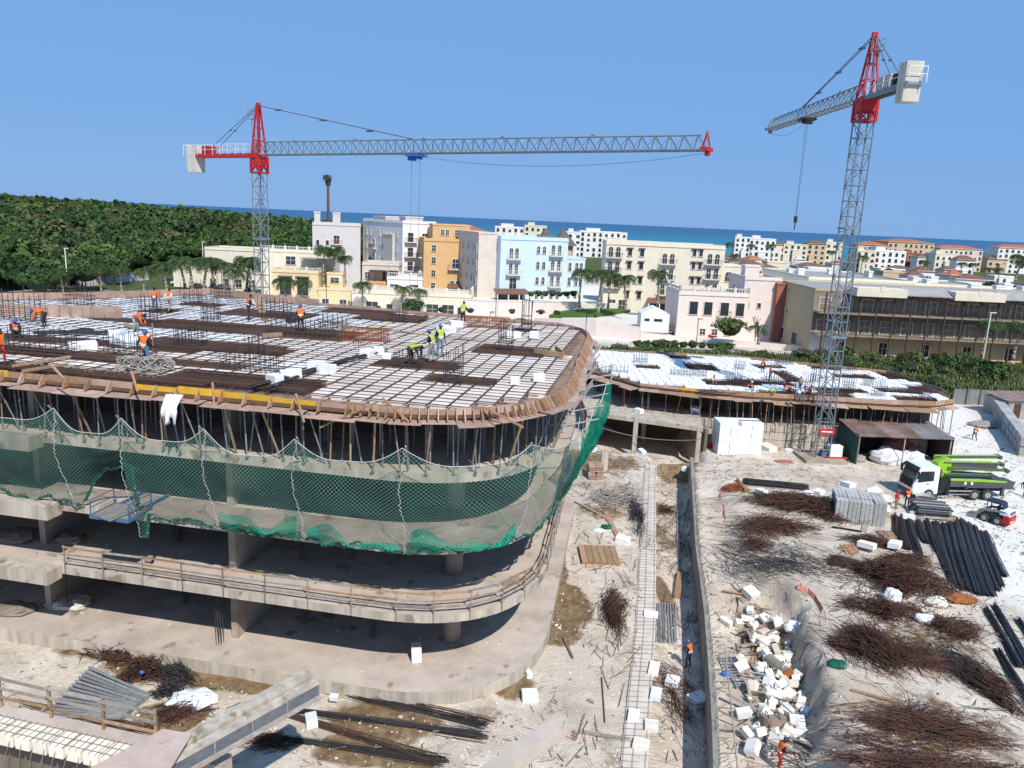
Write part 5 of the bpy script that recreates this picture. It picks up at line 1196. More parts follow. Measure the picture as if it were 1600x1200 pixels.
t = house('grey_white_block', 'greyish apartment block with stubby roof turrets beside the wood', 489, 216, .3, .2, 13, 14, 18.6, 'wall_greywhite', cat='apartments', crenel=False); wins(t, 'F', (1.4, 4.0), (9.5, 13.0), .8, 1.3, False, 'plain'); wins(t, 'F', (6.5,), (6.0, 10.0, 13.5), 1.5, 2.2)
add_wing(t, .5, .5, 18.6, 1.6, 1.6, 3, 'wall_greywhite', 'turret'); add_wing(t, 5.5, .5, 18.6, 2.0, 1.6, 3.0, 'wall_greywhite', 'turret'); balcony(t, face_M(13, 14, 'F'), 6.5, 13.4, 3, rail='roof_red')
# -- orange
t = house('orange_house', 'tall ochre orange apartment house with dark balconies', 661, 194, .3, .22, 10.3, 12, 16.3, 'wall_orange', cat='apartments'); wins(t, 'F', (2.5,), (4.3, 7.4, 10.6, 13.6), 1.0, 1.5); wins(t, 'F', (7.3, 8.7), (4.5,), .9, 1.9); wins(t, 'F', (8.0,), (9.6,), 1.5, 2.2); balcony(t, face_M(10.3, 12, 'F'), 8.0, 9.4, 3.6); wins(t, 'L', (9.5,), (5, 8.5, 12), 1.3, 2.1)
for z in (8.4, 11.9): balcony(t, face_M(10.3, 12, 'L'), 9.5, z, 2.6)
add_wing(t, 2.5, 3.5, 16.3, 9.5, 8, 3.6, 'wall_orange', 'top_storey'); canopy(t, 6.2, -.1, 1.2, 8.5, 3.2, 3.6)
for x in (5, 6.2, 8.6): put_win(t, Matrix.Translation((x, 3.5, 17.6)), 0, 0, .8, 1.3)
# -- pale blue
t = house('pale_blue_house', 'pale blue apartment house with arched windows and white balconies', 780, 181, 2.5, .36, 17.0, 20, 15.6, 'wall_blue', cat='apartments', par=.6)
M_ = face_M(17, 20, 'F')
wins(t, 'F', (2.6, 4.0), (7.6, 11.2), .85, 2.3, True); wins(t, 'F', (3.3,), (4.1,), 1.7, 2.4); wins(t, 'F', (9.4, 10.9), (1.5, 5.2, 8.8, 12.4), .75, 1.7, True)
wins(t, 'F', (13.2, 14.8), (1.2, 4.9, 8.6, 12.2), .85, 2.3, True)
for x, z in ((3.3, 11.0), (3.3, 7.4), (14, 12.0), (14, 4.7), (14, 8.4)): balcony(t, M_, x, z, 3.6, rail='trim')
add_wing(t, 17.03, 1, 0, 5.2, 12, 11.2, 'wall_blue'); 
for x in (18.2, 20.0, 21.2):
    for z in (1.2, 4.9, 8.4): put_win(t, Matrix.Translation((x, 1.0, z)), 0, 0, .75, 2.0, True)
canopy(t, -1.5, -.1, 0, 8.0, 3.4, 3.2)
add_wing(t, -4.6, 2.5, -2.5, 4.57, 17, 18.9, 'wall_beige', 'stair_wing')
MB_ = Matrix.Translation((-4.6, 19.5, 0)) @ Matrix.Rotation(-math.pi/2, 4, 'Z')
for x in (4.0, 8.5, 12.5):
    for z in (1.8, 5.4, 9.0, 12.6): put_win(t, MB_, x+.7*(z > 6), z, .8, 1.6, True)
for x in (1.5,):
    for z in (4.6, 8.3, 11.9): put_win(t, MB_, x+14, z, .9, 1.9, True)
# -- podium and garden walls
t = thing('garden_wall', 'long pinkish retaining wall below the pale blue house', 'wall', (-10, 172, 0)); m = MB(); pts = [(-11.5, 171.5), (-4, 171), (7, 174), (15, 176.5)]
for a, q in zip(pts[:-1], pts[1:]): m.bar((*a, 2.0), (*q, 2.0), .5, 5.2)
m.build('wall', 'wall_pink', t, world=True); m = MB()
for a, q in zip(pts[:-1], pts[1:]): m.bar((*a, 4.68), (*q, 4.68), .7, .16)
m.build('coping', 'trim', t, world=True)
m = MB(); m.prism([(-11, 172), (-4, 171.5), (7, 174.4), (15, 177), (24, 182), (24, 200), (-12, 200)], -.3, 4.2); m.build('terrace', 'trim', kind='structure')
t = thing('ramp_wall', 'low cream wall curving along the lawn and the entrance ramp', 'wall', (12, 163, 0)); m = MB(); pts = [G(835, 508, .3), G(880, 516, .3), G(930, 523, .3), G(1000, 530, .3), G(1055, 532, .3), G(1120, 536, .3), G(1180, 541, .3), G(1260, 549, .3)]; hs = [1.5, 2.5, 3.2, 2.4, .9, .9, .9, .9]
for i in range(len(pts)-1):
    a, q = pts[i], pts[i+1]; d = (q-a).normalized(); n = V(-d.y, d.x, 0)*.18
    m.add([a-n+V(0, 0, -.6), q-n+V(0, 0, -.6), q-n+V(0, 0, hs[i+1]), a-n+V(0, 0, hs[i]), a+n+V(0, 0, -.6), q+n+V(0, 0, -.6), q+n+V(0, 0, hs[i+1]), a+n+V(0, 0, hs[i])], [(0, 1, 2, 3), (7, 6, 5, 4), (3, 2, 6, 7), (0, 3, 7, 4), (1, 5, 6, 2)])
m.build('wall', 'wall_pink', t, world=True)
c = GY(925, 484, 170); m = MB(); vs = []
ring = [(G(px, py, 2.8)) for px, py in ((858, 492), (930, 492), (985, 484), (1000, 478), (960, 474), (905, 478))]
m.add([tuple(p+V(0, 0, -.7)) for p in ring]+[tuple(p) for p in ring]+[tuple(sum(ring, V(0, 0, 0))/6+V(0, 1, .5))], [(i, (i+1) % 6, (i+1) % 6+6, i+6) for i in range(6)]+[(i+6, (i+1) % 6+6, 12) for i in range(6)]); m.build('lawn', mat('lawn', (.06, .14, .02), (.04, .095, .016), .6), kind='structure')
m = MB(); m.prism([(10, 165), (24, 160), (34, 162), (36, 183), (14, 183)], -.3, 2.2); m.build('forecourt', 'trim', kind='structure')
# -- cream apartment house
t = house('cream_apartment_house', 'wide cream apartment house with hooded windows and dark balconies', 943, 183, 2.0, -.04, 27.5, 13, 16.0, 'wall_cream', cat='apartments', par=.7); M_ = face_M(27.5, 13, 'F')
for x, zs in ((2.0, (6.2, 9.8, 13.2)), (14.6, (5.0, 8.6, 12.2)), (25.0, (2.0, 5.6, 9.2, 12.6))):
    for z in zs:
        for dx in (-.85, .85): put_win(t, M_, x+dx, z-.2, 1.0, 2.3, True, 'pane')
        balcony(t, M_, x, z-.3, 3.9)
wins(t, 'F', (5.6, 8.4), (3.5, 7.0, 10.4, 13.4), .95, 1.6, False, 'hood'); wins(t, 'F', (20.5, 22.0), (4.2, 7.6, 11.0, 14.0), .8, 1.5, False, 'hood')
canopy(t, 10.5, -.1, 0, 7.5, 3.0, 3.0); wins(t, 'F', (2.2, 4.6), (.2,), 1.6, 2.8)
add_wing(t, 27.53, 2, 0, 5, 10, 11.8, 'wall_cream')
for z in (.8, 4.6, 8.4): put_win(t, Matrix.Translation((29.2, 2, z)), 0, 0, 1.4, 2.2, True); put_win(t, Matrix.Translation((31.4, 2, z)), 0, 0, .8, 2.0)
# -- pink houses
t = house('pink_house', 'low pink house with white balustrade terrace and garage openings', 1062, 157, .3, .05, 14.5, 11, 9.0, 'wall_pink'); balustrade(t, [(.2, 10), (.2, .2), (14.3, .2), (14.3, 10)], 9.4); wins(t, 'F', (3.2, 6.2, 9.6, 12.8), (4.9,), 1.7, 2.6, False, 'plain'); wins(t, 'F', (5.5, 8.0, 10.6), (.8,), 1.1, 1.2); balcony(t, face_M(14.5, 11, 'F'), 9.6, 4.8, 2.6)
t = house('pink_block', 'plain tall pink block with tiny windows beside the bare tree', 1163, 160, .3, .0, 7.6, 12, 12.4, 'wall_pink'); wins(t, 'F', (1.0, 3.4), (2.6, 6.5), .7, 1.0, False, 'plain'); add_wing(t, 6.4, -1.2, 0, 1.8, 1.18, 11.5, 'wall_brick', 'dark_bay'); add_wing(t, 1, 4, 12.4, 3, 3, 2.2, 'wall_pink', 'roof_room')
# -- ochre balcony building
t = house('balcony_building', 'long ochre three storey building with dark steel balconies and sand coloured end wall', 1275, 143, .3, -.01, 62, 22, 12.0, 'wall_ochre', cat='building', par=.25)
M_ = face_M(62, 22, 'F')
for k in range(16):
    x = 2+k*3.9
    for z in (4.3, 8.3): put_win(t, M_, x, z, 2.0, 2.3, False, 'pane')
    if k % 2: put_win(t, M_, x, .4, 1.5, 2.3)
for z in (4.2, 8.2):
    for k in range(16): m = MB(); m.box((2+k*3.9, -.03, z+1.75), (3.7, .05, 3.4)); m.build('recess_shade_panel', mat('recess_shade', (.27, .225, .175), (.20, .165, .13), 1), t)  # dark panels stand in for balcony recess shade, and for glass and shutters
for z in (4.1, 8.1):
    m = MB(); m.box((31, -1.5, z), (62, 3.0, .26)); m.build('balcony_floor', mat('balcony_tan', (.30, .245, .19), (.24, .195, .15), 1), t)
    m = MB()
    for zz in (.35, .65, 1.0): m.bar((0, -2.95, z+zz), (62, -2.95, z+zz), .05, .05)
    for x in np.arange(0, 62.1, .65): m.bar((x, -2.95, z), (x, -2.95, z+1.0), .04, .04)
    m.build('balcony_rail', 'iron', t)
for k in range(20):
    m = MB(); x = 1+k*3.1; m.box((x, -2.9, 5.9), (.24, .24, 11.8)); m.build('steel_post', 'shutter', t)
for k in range(4):
    x = 10.5+k*17.5; m = MB(); m.box((x, -1.9, 12.2), (9.0, 3.9, 1.5)); m.build('roof_box', 'wall_cream', t); m = MB(); m.cyl((x, -3.7, 12.9), (x, -3.9, 12.9), .5, n=16); m.build('roundel', 'wall_cream', t)
    m = MB(); m.add([(x+4.6, .1, 13.2), (x+12.9, .1, 13.2), (x+12.9, -3.4, 12.0), (x+4.6, -3.4, 12.0), (x+4.6, .1, 13.0), (x+12.9, .1, 13.0), (x+12.9, -3.4, 11.8), (x+4.6, -3.4, 11.8)], [(0, 3, 2, 1), (4, 5, 6, 7), (3, 7, 6, 2), (0, 4, 7, 3), (1, 2, 6, 5)]); m.build('awning_roof', 'roof_grey', t)
wins(t, 'L', (8,), (6.0, 10.2), .9, 1.0, False, 'plain'); wins(t, 'L', (6, 14), (.6,), 3.0, 2.3, False, 'plain')
m = MB(); m.box((2.5, -.05, 2.1), (4.9, .06, 4.0)); m.build('white_panel', 'wall_white', t)
# -- flat roofed blocks behind it
for i, (px, Y_, W, D, H, lb) in enumerate(((1262, 205, 28, 40, 10.5, 'wide block with dark flat roof behind the balcony building'), (1425, 215, 22, 22, 9.5, 'pale flat block behind the second roof box'), (1500, 205, 30, 22, 8.8, 'low pale block with roof parapets near the road bend'), (1170, 250, 20, 20, 6, 'dull brown low block behind the pink house'), (1100, 280, 26, 18, 5, 'flat grey block behind the cream apartment house'))):
    t = house('flat_block', lb, px, Y_, .2, .0, W, D, H, 'wall_cream' if i < 3 else 'wall_tan', roof='roof_grey'); wins(t, 'F', np.arange(2, W-1, 3.2), (H*.45,), 1.4, 1.6)
    for j in range(4): add_wing(t, rnd.uniform(1, W-4), rnd.uniform(1, D-5), H, rnd.uniform(1, 3), rnd.uniform(1, 3), rnd.uniform(.6, 1.6), 'wall_white', 'roof_unit')
# -- seaside villas
VILLA = [(1141, 1166, 370, 391, 'wall_white', None), (1163, 1204, 372, 392, 'wall_white', None), (1203, 1240, 378, 396, 'wall_cream', 'roof_brown'), (1217, 1253, 381, 400, 'wall_cream', None), (1253, 1283, 376, 396, 'wall_tan', 'roof_brown'), (1282, 1311, 378, 403, 'wall_cream', None),
         (1330, 1378, 377, 392, 'wall_tan', 'roof_red'), (1330, 1361, 391, 425, 'wall_cream', None), (1359, 1411, 391, 426, 'wall_white', None), (1409, 1429, 395, 420, 'wall_brick', None), (1427, 1457, 397, 422, 'wall_white', 'roof_brown'), (1454, 1491, 396, 424, 'wall_cream', None), (1488, 1518, 400, 436, 'wall_white', 'roof_brown'),
         (1378, 1453, 373, 390, 'wall_tan', 'roof_red'), (1459, 1531, 383, 398, 'wall_beige', 'roof_red'), (1550, 1612, 382, 404, 'wall_white', 'roof_red'), (1562, 1630, 396, 418, 'wall_cream', None), (1536, 1566, 400, 415, 'wall_tan', 'roof_brown'), (1600, 1660, 390, 415, 'wall_white', 'roof_red'),
         (770, 835, 354, 370, 'wall_white', None), (901, 975, 361, 380, 'wall_white', None), (675, 760, 352, 372, 'wall_beige', 'roof_red'), (815, 850, 352, 368, 'wall_cream', None), (880, 905, 362, 374, 'wall_white', None)]
vd = {'wall_white': 'white', 'wall_cream': 'cream', 'wall_tan': 'tan', 'wall_brick': 'brick red', 'wall_beige': 'beige'}
vnear = ['with roof corner turrets at the palm row', 'with three arches at the harbour end', 'narrow', 'with four arch bays', 'under a low hip roof', 'next to the crane mast', 'wide and half hidden', 'with stacked balconies by the dark tree', 'with three rows of arches', 'between two pale villas', 'with a gable front', 'above the moored yacht', 'at the end of the yacht', 'long and highest of the quarter', 'long with ridge roof', 'behind the dark tree group', 'low before the red roofs', 'small beside the trees', 'at the far end of the road', 'long and low above the blue house', 'modern, alone before the sea', 'behind the orange house', 'boxy beside the thatched roofs', 'tiny next to the modern hotel']
for i, (p0, p1, yt, yb, wl_, rf) in enumerate(VILLA):
    sea_side = p1 < 1000; dep = yb-(343+(p0-800)*.0445); Y_ = min(CAMH*FPX/max(dep, 14)*.97, 560) if not sea_side else (520 if i != 21 else 260)
    a, b = GY(p0, yb, Y_), GY(p1, yb, Y_); W = b.x-a.x; H = max(6, GY(p0, yt, Y_).z-.3); rz = rnd.uniform(-.12, .12); D = W*rnd.uniform(.5, .8)
    hr = H-(2.0 if rf else 0)
    t = house('villa', vd[wl_]+' seaside villa '+vnear[i], p0, Y_, .2, rz, W, D, hr, wl_, cat='villa'); fl = max(2, int(hr/3.3)); nc = max(2, int(W/3.6)); sp = W/nc
    for k in range(nc):
        for f_ in range(fl):
            if rnd.random() < .9: put_win(t, Matrix.Identity(4), sp*(k+.5), .5+f_*hr/fl, round(sp*.45, 1), 2.2 if (k+i) % 3 else 1.7, bool((i+k) % 2), 'plain')
    if rf:
        m = MB(); o_ = .5; rd = min(D, W)*.45; m.add([(-o_, -o_, hr+.1), (W+o_, -o_, hr+.1), (W+o_, D+o_, hr+.1), (-o_, D+o_, hr+.1), (rd, D/2, hr+2.6), (W-rd, D/2, hr+2.6)], [(0, 1, 5, 4), (1, 2, 5), (2, 3, 4, 5), (3, 0, 4), (3, 2, 1, 0)]); m.build('hip_roof', rf, t)
    else: add_wing(t, W*.15, D*.3, hr, W*.3, D*.4, 2.0, wl_, 'roof_room')
    if rnd.random() < .7: add_wing(t, W*rnd.uniform(.1, .6), -2.2, 0, W*.28, 2.18, hr*rnd.uniform(.4, .8), wl_, 'porch')
for i in range(30):
    px = rnd.uniform(1120, 1610); Y_ = rnd.uniform(265, 470); W = rnd.uniform(8, 15); D = W*.8; H = rnd.uniform(4, 7.5); wl_ = rnd.choice(['wall_white', 'wall_cream', 'wall_tan', 'wall_beige']); rf = rnd.choice(['roof_brown', 'roof_brown', 'roof_red', None])
    t = house('villa', 'low '+vd[wl_]+' house '+('under a '+rf[5:]+' hip roof' if rf else 'with a flat roof')+' among the seaside villas', px, Y_, .2, rnd.uniform(-.3, .3), W, D, H, wl_, cat='villa'); t['group'] = 'low houses among the villas'
    for k in range(int(W/3)):
        for z in ((.5, 3.6) if H > 6 else (.6,)): put_win(t, Matrix.Identity(4), 1.6+k*3, z, 1.3, 1.8, bool(i % 2), 'plain')
    if rf: m = MB(); o_ = .5; rd = D*.45; m.add([(-o_, -o_, H+.1), (W+o_, -o_, H+.1), (W+o_, D+o_, H+.1), (-o_, D+o_, H+.1), (rd, D/2, H+2.2), (W-rd, D/2, H+2.2)], [(0, 1, 5, 4), (1, 2, 5), (2, 3, 4, 5), (3, 0, 4), (3, 2, 1, 0)]); m.build('hip_roof', rf, t)
for px, y0, y1, W in ((852, 357, 371, 14), (880, 358, 371, 16)):
    c = GY(px, y1, 480); m = MB(); H = GY(px, y0, 480).z; m.cyl((0, 0, H*.45), (0, 0, H), W*.55, .4, n=14); m.cyl((0, 0, -.3), (0, 0, H*.5), W*.4, n=12, mi=1); m.build('thatched_hut', ['thatch', 'wall_tan'], origin=(c.x, 480, 0)); 
    o = COL.objects[-1]; o.location = (c.x, 480, max(0, tz(c.x, 480))); 
    for v in o.data.vertices: v.co.x += c.x; v.co.y += 480
    tag(o, {852: 'dark thatched cone roof left of the white hotel', 880: 'wider dark thatched roof next to the white hotel', 450: 'lone thatched roof at the edge of the wood'}[px], 'hut')
# -- yachts
for (px, py, L_, lb) in ((1397, 432, 26, 'long white motor yacht moored before the villas'), (1236, 414, 14, 'smaller white yacht lying by the quay')):
    c = G(px, py, .0); t = thing('yacht', lb, 'yacht', (c.x, c.y, .2), -.03); m = MB()
    m.add([(0, -1.5, 0), (L_*.8, -2, 0), (L_, 0, .6), (L_*.8, 2, 0), (0, 1.5, 0), (-.4, -2.2, 2.2), (L_*.8, -2.6, 2.6), (L_*1.06, 0, 3.0), (L_*.8, 2.6, 2.6), (-.4, 2.2, 2.2)], [(0, 1, 6, 5), (1, 2, 7, 6), (2, 3, 8, 7), (3, 4, 9, 8), (4, 0, 5, 9), (5, 6, 7, 8, 9), (4, 3, 2, 1, 0)]); m.build('hull', 'white', t)
    m = MB(); m.prof([(L_*.12, 2.4), (L_*.72, 2.5), (L_*.6, 4.2), (L_*.14, 4.2)], Matrix.Identity(4), 3.6); m.prof([(L_*.2, 4.2), (L_*.52, 4.2), (L_*.44, 5.4), (L_*.22, 5.4)], Matrix.Identity(4), 3.0); m.build('cabin', 'white', t)
    m = MB(); m.prof([(L_*.16, 3.0), (L_*.66, 3.0), (L_*.62, 3.7), (L_*.17, 3.7)], Matrix.Identity(4), 3.68); m.build('cabin_window', 'glass', t)
# -- mast disguised as a palm
c = GY(513, 350, 300); t = thing('antenna_tower', 'tall thin antenna mast dressed as a palm rising from the wood', 'tower', (c.x, 300, 0)); m = MB(); m.cyl((0, 0, 0), (0, 0, 34), .75, .45, n=10); m.build('pole', mat('tower_pole', (.16, .09, .075), (.12, .07, .06), 2), t)
o = bpy.data.objects.new('fronds', PALMS[0][1]); COL.objects.link(o); o.parent = t; o.location = (0, 0, 28.5); m = MB()
for k in range(5): a = k*1.256; m.box((math.cos(a)*.8, math.sin(a)*.8, 33.2), (.35, .35, 2.4), a)
m.build('antenna', 'iron', t)
# -- white site hut, small lorry, poles
t = thing('white_hut', 'white gabled hut next to the lorry on the forecourt', 'hut', tuple(GY(1000, 518, 152)), -.02); m = MB(); m.prof([(0, 0), (5.6, 0), (5.6, 3.6), (2.8, 4.9), (0, 3.6)], Matrix.Translation((0, 2.5, 0)), 5); m.build('wall', 'wall_white', t); m = MB(); m.box((1.2, -.03, 2.4), (1.0, .06, .5)); m.box((3.4, -.03, 2.4), (1.6, .06, .5)); m.build('vent', 'glass', t)
for px, y0, y1, Y_, lb in ((104, 388, 425, 168, 'pale post rising before the wood'), (317, 378, 400, 200, 'thin pale post above the cream house'), (1537, 488, 555, 118, 'pale lamp post with flat head before the balcony building'), (774, 467, 500, 168, 'dark lamp post before the pink retaining wall'), (1087, 498, 545, 142, 'thin lamp post beside the blue car'), (915, 490, 520, 150, 'thin dark post at the lawn wall'), (510, 448, 482, 168, 'thin dark post before the cream arcade')):
    b = GY(px, y1, Y_); tp = GY(px, y0, Y_); m = MB(); b.z = max(b.z-.5, 0); m.cyl(b, (b.x, b.y, tp.z), .1 if 'pale' in lb else .07, n=7); m.box((b.x+.3, b.y, tp.z), (1.0, .3, .12)); m.build('lamp_post', 'trim' if 'pale' in lb else 'iron', origin=b, label=lb, cat='post')
m = MB(); a, q = G(122, 447, .3), G(232, 436, .3); m.bar(a+V(0, 0, 1), q+V(0, 0, 1), .3, 3.0); m.build('road_wall', 'wall_greywhite', origin=a, label='grey white road wall between the palms and the wood', cat='wall')
# -- cars
def car(p, rz, col, label):
    t = thing('parked_car', label, 'car', p, rz); m = MB()
    m.prof([(-2.1, .35), (2.1, .35), (2.15, .75), (1.2, .95), (-1.4, 1.0), (-2.15, .85)], Matrix.Identity(4), 1.75); m.prof([(-1.5, .95), (1.15, .9), (.45, 1.45), (-1.0, 1.48)], Matrix.Identity(4), 1.5); m.build('body', col, t, bevel=.06)
    m = MB(); m.prof([(-1.35, 1.0), (.98, .96), (.4, 1.38), (-.95, 1.4)], Matrix.Identity(4), 1.54); m.build('side_window', 'glass', t)
    for x in (-1.35, 1.35):
        for y in (-.8, .8): m = MB(); m.cyl((x, y-.11, .32), (x, y+.11, .32), .32, n=12); m.build('wheel', 'rubber', t)
mat('car_white', (.75, .76, .78), rough=.3, spec=.5); mat('car_blue', (.04, .08, .20), rough=.3, spec=.5); mat('car_silver', (.4, .41, .43), rough=.3, metal=.5); mat('car_dark', (.05, .05, .06), rough=.3); mat('car_red', (.42, .02, .03), rough=.3)
for px, py, rz, c, lb in ((280, 440, .1, 'car_white', 'white car parked between the street palms'), (325, 445, .1, 'car_white', 'white car parked before the cream house'), (350, 447, .1, 'car_silver', 'silver car parked beside the dark palm'), (310, 446, .2, 'car_dark', 'dark car parked under the palms'), (268, 438, .1, 'car_dark', 'dark car at the left end of the car park'), (395, 452, .1, 'car_blue', 'blue car beside the crane mast'), (1108, 520, .0, 'car_blue', 'dark blue car parked by the round shrub'), (1119, 524, .2, 'car_red', 'red car tail behind the low wall'), (815, 503, .3, 'car_dark', 'dark car behind the far deck edge')):
    p = G(px, py+5, .25); car(p, rz, c, lb)
p = G(1035, 524, 0.3); t = thing('small_lorry', 'small white lorry with open cage bed on the forecourt', 'lorry', p, .0); m = MB(); m.prof([(-3, .5), (-1.2, .5), (-1.2, 2.2), (-2.5, 2.3), (-3, 1.4)], Matrix.Identity(4), 1.9); m.build('cab', 'white', t, bevel=.08); m = MB(); m.prof([(-2.93, 1.4), (-2.0, 1.35), (-2.0, 2.1), (-2.5, 2.15)], Matrix.Identity(4), 1.94); m.build('cab_window', 'glass', t); m = MB(); m.box((1.2, 0, .9), (4.4, 2.0, .2))
for x in (-1, .5, 2, 3.4): [m.bar((x, y, 1), (x, y, 2.6), .08) for y in (-.95, .95)]
for z in (1.5, 2.0, 2.6): [m.bar((-1, y, z), (3.4, y, z), .07) for y in (-.95, .95)]
m.build('cage_bed', 'steel_rusty', t)
for x in (-2.2, 2.2):
    for y in (-.85, .85): m = MB(); m.cyl((x, y-.15, .42), (x, y+.15, .42), .42, n=12); m.build('wheel', 'rubber', t)
# bare tree by the pink block
b = GY(1180, 528, 150); P0 = []; P1 = []
def grow(p, d, L_, r, k):
    q = p+d*L_; bt.cyl(p, q, r, r*.7, n=5)
    if k:
        for _ in range(3): grow(q, (d+V(rnd.uniform(-.6, .6), rnd.uniform(-.6, .6), rnd.uniform(-.1, .4))).normalized(), L_*.72, r*.62, k-1)
bt = MB(); grow(V(b.x, b.y, .2), V(0, 0, 1), 2.3, .13, 3); bt.build('bare_tree', 'bark', origin=V(b.x, b.y, .2), label='bare pale tree in front of the pink block', cat='tree')
# ================================================================ trench: grade beam and retaining wall
def gz(x, y): return tz(x, y)
def GT(px, py, z=0.0, it=3):
    """ground point under that place of the photograph"""
    p = G(px, py, z)
    for _ in range(it): p = G(px, py, tz(p.x, p.y))
    return p
gb = thing('grade_beam', 'long pale grade beam with open steel mesh along the trench', 'beam', (8, 45, 0)); m = MB()
ysb = np.linspace(23, 70, 24)
for a, q in zip(ysb[:-1], ysb[1:]):
    for s_ in (0,):
        A = V(float(XB(a)), a, 0); B = V(float(XB(q)), q, 0); w0 = 1.15
        m.add([(A.x, A.y, -1.9), (A.x+w0, A.y, -1.9), (A.x+w0, A.y, .36), (A.x, A.y, .36), (B.x, B.y, -1.9), (B.x+w0, B.y, -1.9), (B.x+w0, B.y, .36), (B.x, B.y, .36)], [(3, 2, 6, 7), (0, 3, 7, 4), (2, 1, 5, 6)])
m.build('concrete', 'foam_dirty', gb, world=True)
P0 = []; P1 = []
for y in np.arange(23.5, 69, .42): x = float(XB(y)); P0.append((x-.1, y+rnd.uniform(-.04, .04), .40)); P1.append((x+1.3+rnd.uniform(0, .35), y+rnd.uniform(-.06, .06), .41+rnd.uniform(-.1, .06)))
for k in (.08, .5, 1.05):
    for a, q in zip(ysb[:-1], ysb[1:]): P0.append((float(XB(a))+k, a, .425)); P1.append((float(XB(q))+k, q, .425))
for y in np.arange(23.5, 60, .5):
    x = float(XB(y))+1.2
    if rnd.random() < .75: P0.append((x, y, .2)); P1.append((x+rnd.uniform(.1, 1.3), y+rnd.uniform(-.9, .4), rnd.uniform(-.6, .5)))
rods('steel_mesh', P0, P1, .011, 'steel_rusty', gb, kind='stuff')
for k, (px, py, sx, sy) in enumerate(((1017, 960, .8, .6), (1022, 1045, .5, 1.1), (1025, 1085, .5, .9), (1018, 1135, .6, .7), (990, 1120, .5, .8), (1002, 1165, .7, .6))):
    p = G(px, py, .4); m = MB(); m.box((0, 0, .0), (sx, sy, .2), 0); o = m.build('foam_block', 'foam_cream' if k % 2 else 'foam', gb); o.location = p-gb.location+V(0, 0, k*.013); o.rotation_euler = (0, 0, rnd.uniform(-.12, .05)-.18)
rw = thing('retaining_wall', 'dark board marked retaining wall along the trench with starter bars on top', 'wall', (13, 48, 0)); ysw = np.linspace(24, 72.5, 26); m = MB()
for a, q in zip(ysw[:-1], ysw[1:]):
    A = V(float(XW(a)), a, 0); B = V(float(XW(q)), q, 0)
    m.add([(A.x, A.y, -2), (A.x+.32, A.y, -2), (A.x+.32, A.y, .5), (A.x, A.y, .5), (B.x, B.y, -2), (B.x+.32, B.y, -2), (B.x+.32, B.y, .5), (B.x, B.y, .5)], [(3, 2, 6, 7), (0, 3, 7, 4), (2, 1, 5, 6), (0, 1, 2, 3)] if a == ysw[0] else [(3, 2, 6, 7), (0, 3, 7, 4), (2, 1, 5, 6)])
m.build('concrete', 'board_wall', rw, world=True)
P0 = []; P1 = []
for y in np.arange(24, 66, .28):
    x = float(XW(y))+.16; P0.append((x, y, .45)); P1.append((x+rnd.uniform(-.05, .55), y+rnd.uniform(-.15, .15), .5+rnd.uniform(.12, .5)))
rods('starter_bars', P0, P1, .012, 'rebar_dark', rw, kind='stuff')
for i in range(9):
    y = 26+i*1.6; x = float(XW(y)); m = MB(); m.bar((x+.32, y, .46), (x+1.0, y+.1, .42), .05, .05); m.build('spacer', 'wood_grey', rw, world=True)
for y in (25.5, 31.5): m = MB(); x = float(XW(y)); m.bar((x+.98, y, .44), (float(XW(y+6))+.98, y+6, .44), .06, .1); m.build('waler', 'wood_grey', rw, world=True)
# ================================================================ steel piles
def pile(name, px, py, rx, ry, h, n, L_, ang, spread, r, mt, label, cat='rebar pile', curve=.5, z=None):
    mt = 'rust_pile' if mt == 'rust' else mt
    c = GT(px, py) if z is None else G(px, py, z); P0 = []; P1 = []; h *= 1.55; rx *= .86; ry *= .92; n = int(n*1.25); r *= 1.12
    subs = [(nr.normal(0, .42)*rx, nr.normal(0, .42)*ry, ang+nr.normal(0, spread*.8+.12), nr.uniform(.14, .36), nr.uniform(.5, 1.2)) for _ in range(9)]
    for sx, sy, *_ in subs:     # a few bars that tie the clumps together
        for k_ in range(4): P0.append(np.array([c.x+nr.normal(0, .1), c.y+nr.normal(0, .1), c.z+.06+.03*k_])); P1.append(np.array([c.x+sx*1.15+nr.normal(0, .12), c.y+sy*1.15+nr.normal(0, .12), c.z+.05+.04*k_]))
    for i in range(n):
        sx, sy, ang_s, sw, sl = subs[nr.integers(9)] if nr.random() < .86 else (0, 0, ang, .75, 1.0)
        t_ = 0; x = sx+nr.normal(0, sw)*rx; y = sy+nr.normal(0, sw)*ry; q = math.hypot(x/rx, y/ry); zz = abs(nr.uniform(0, 1))*h*max(.08, 1-.75*q)
        a = ang_s+nr.normal(0, spread*.55); l = L_*sl*nr.uniform(.45, 1.15)/2; el = nr.normal(0, .12+.25*min(spread, .6))
        d = np.array([math.cos(a)*math.cos(el), math.sin(a)*math.cos(el), math.sin(el)]); p = np.array([c.x+x, c.y+y, c.z+.05+zz]); k = np.array([nr.normal(0, curve), nr.normal(0, curve), abs(nr.normal(0, curve*.5))])*l*.4
        a0, a1 = p-d*l, p+d*l; mid = p+k
        for q_ in (a0, a1, mid): q_[2] = max(q_[2], c.z+.02)
        P0 += [a0, mid]; P1 += [mid, a1]
    return rods(name, P0, P1, r, mt, origin=c, label=label, cat=cat, kind='stuff' if any(k in label for k in ('loose', 'scatter', 'strewn', 'thin bars along', 'laths by', 'leaning across', 'behind the grey', 'half covered', 'flat fan', 'beyond the ditch', 'black wire clump')) else None)
pile('rebar_tangle', 1395, 915, 4.0, 3.0, 1.0, 1500, 1.6, .3, 1.6, .016, 'rust', 'largest brown tangle of cut bars next to the dark bundles')
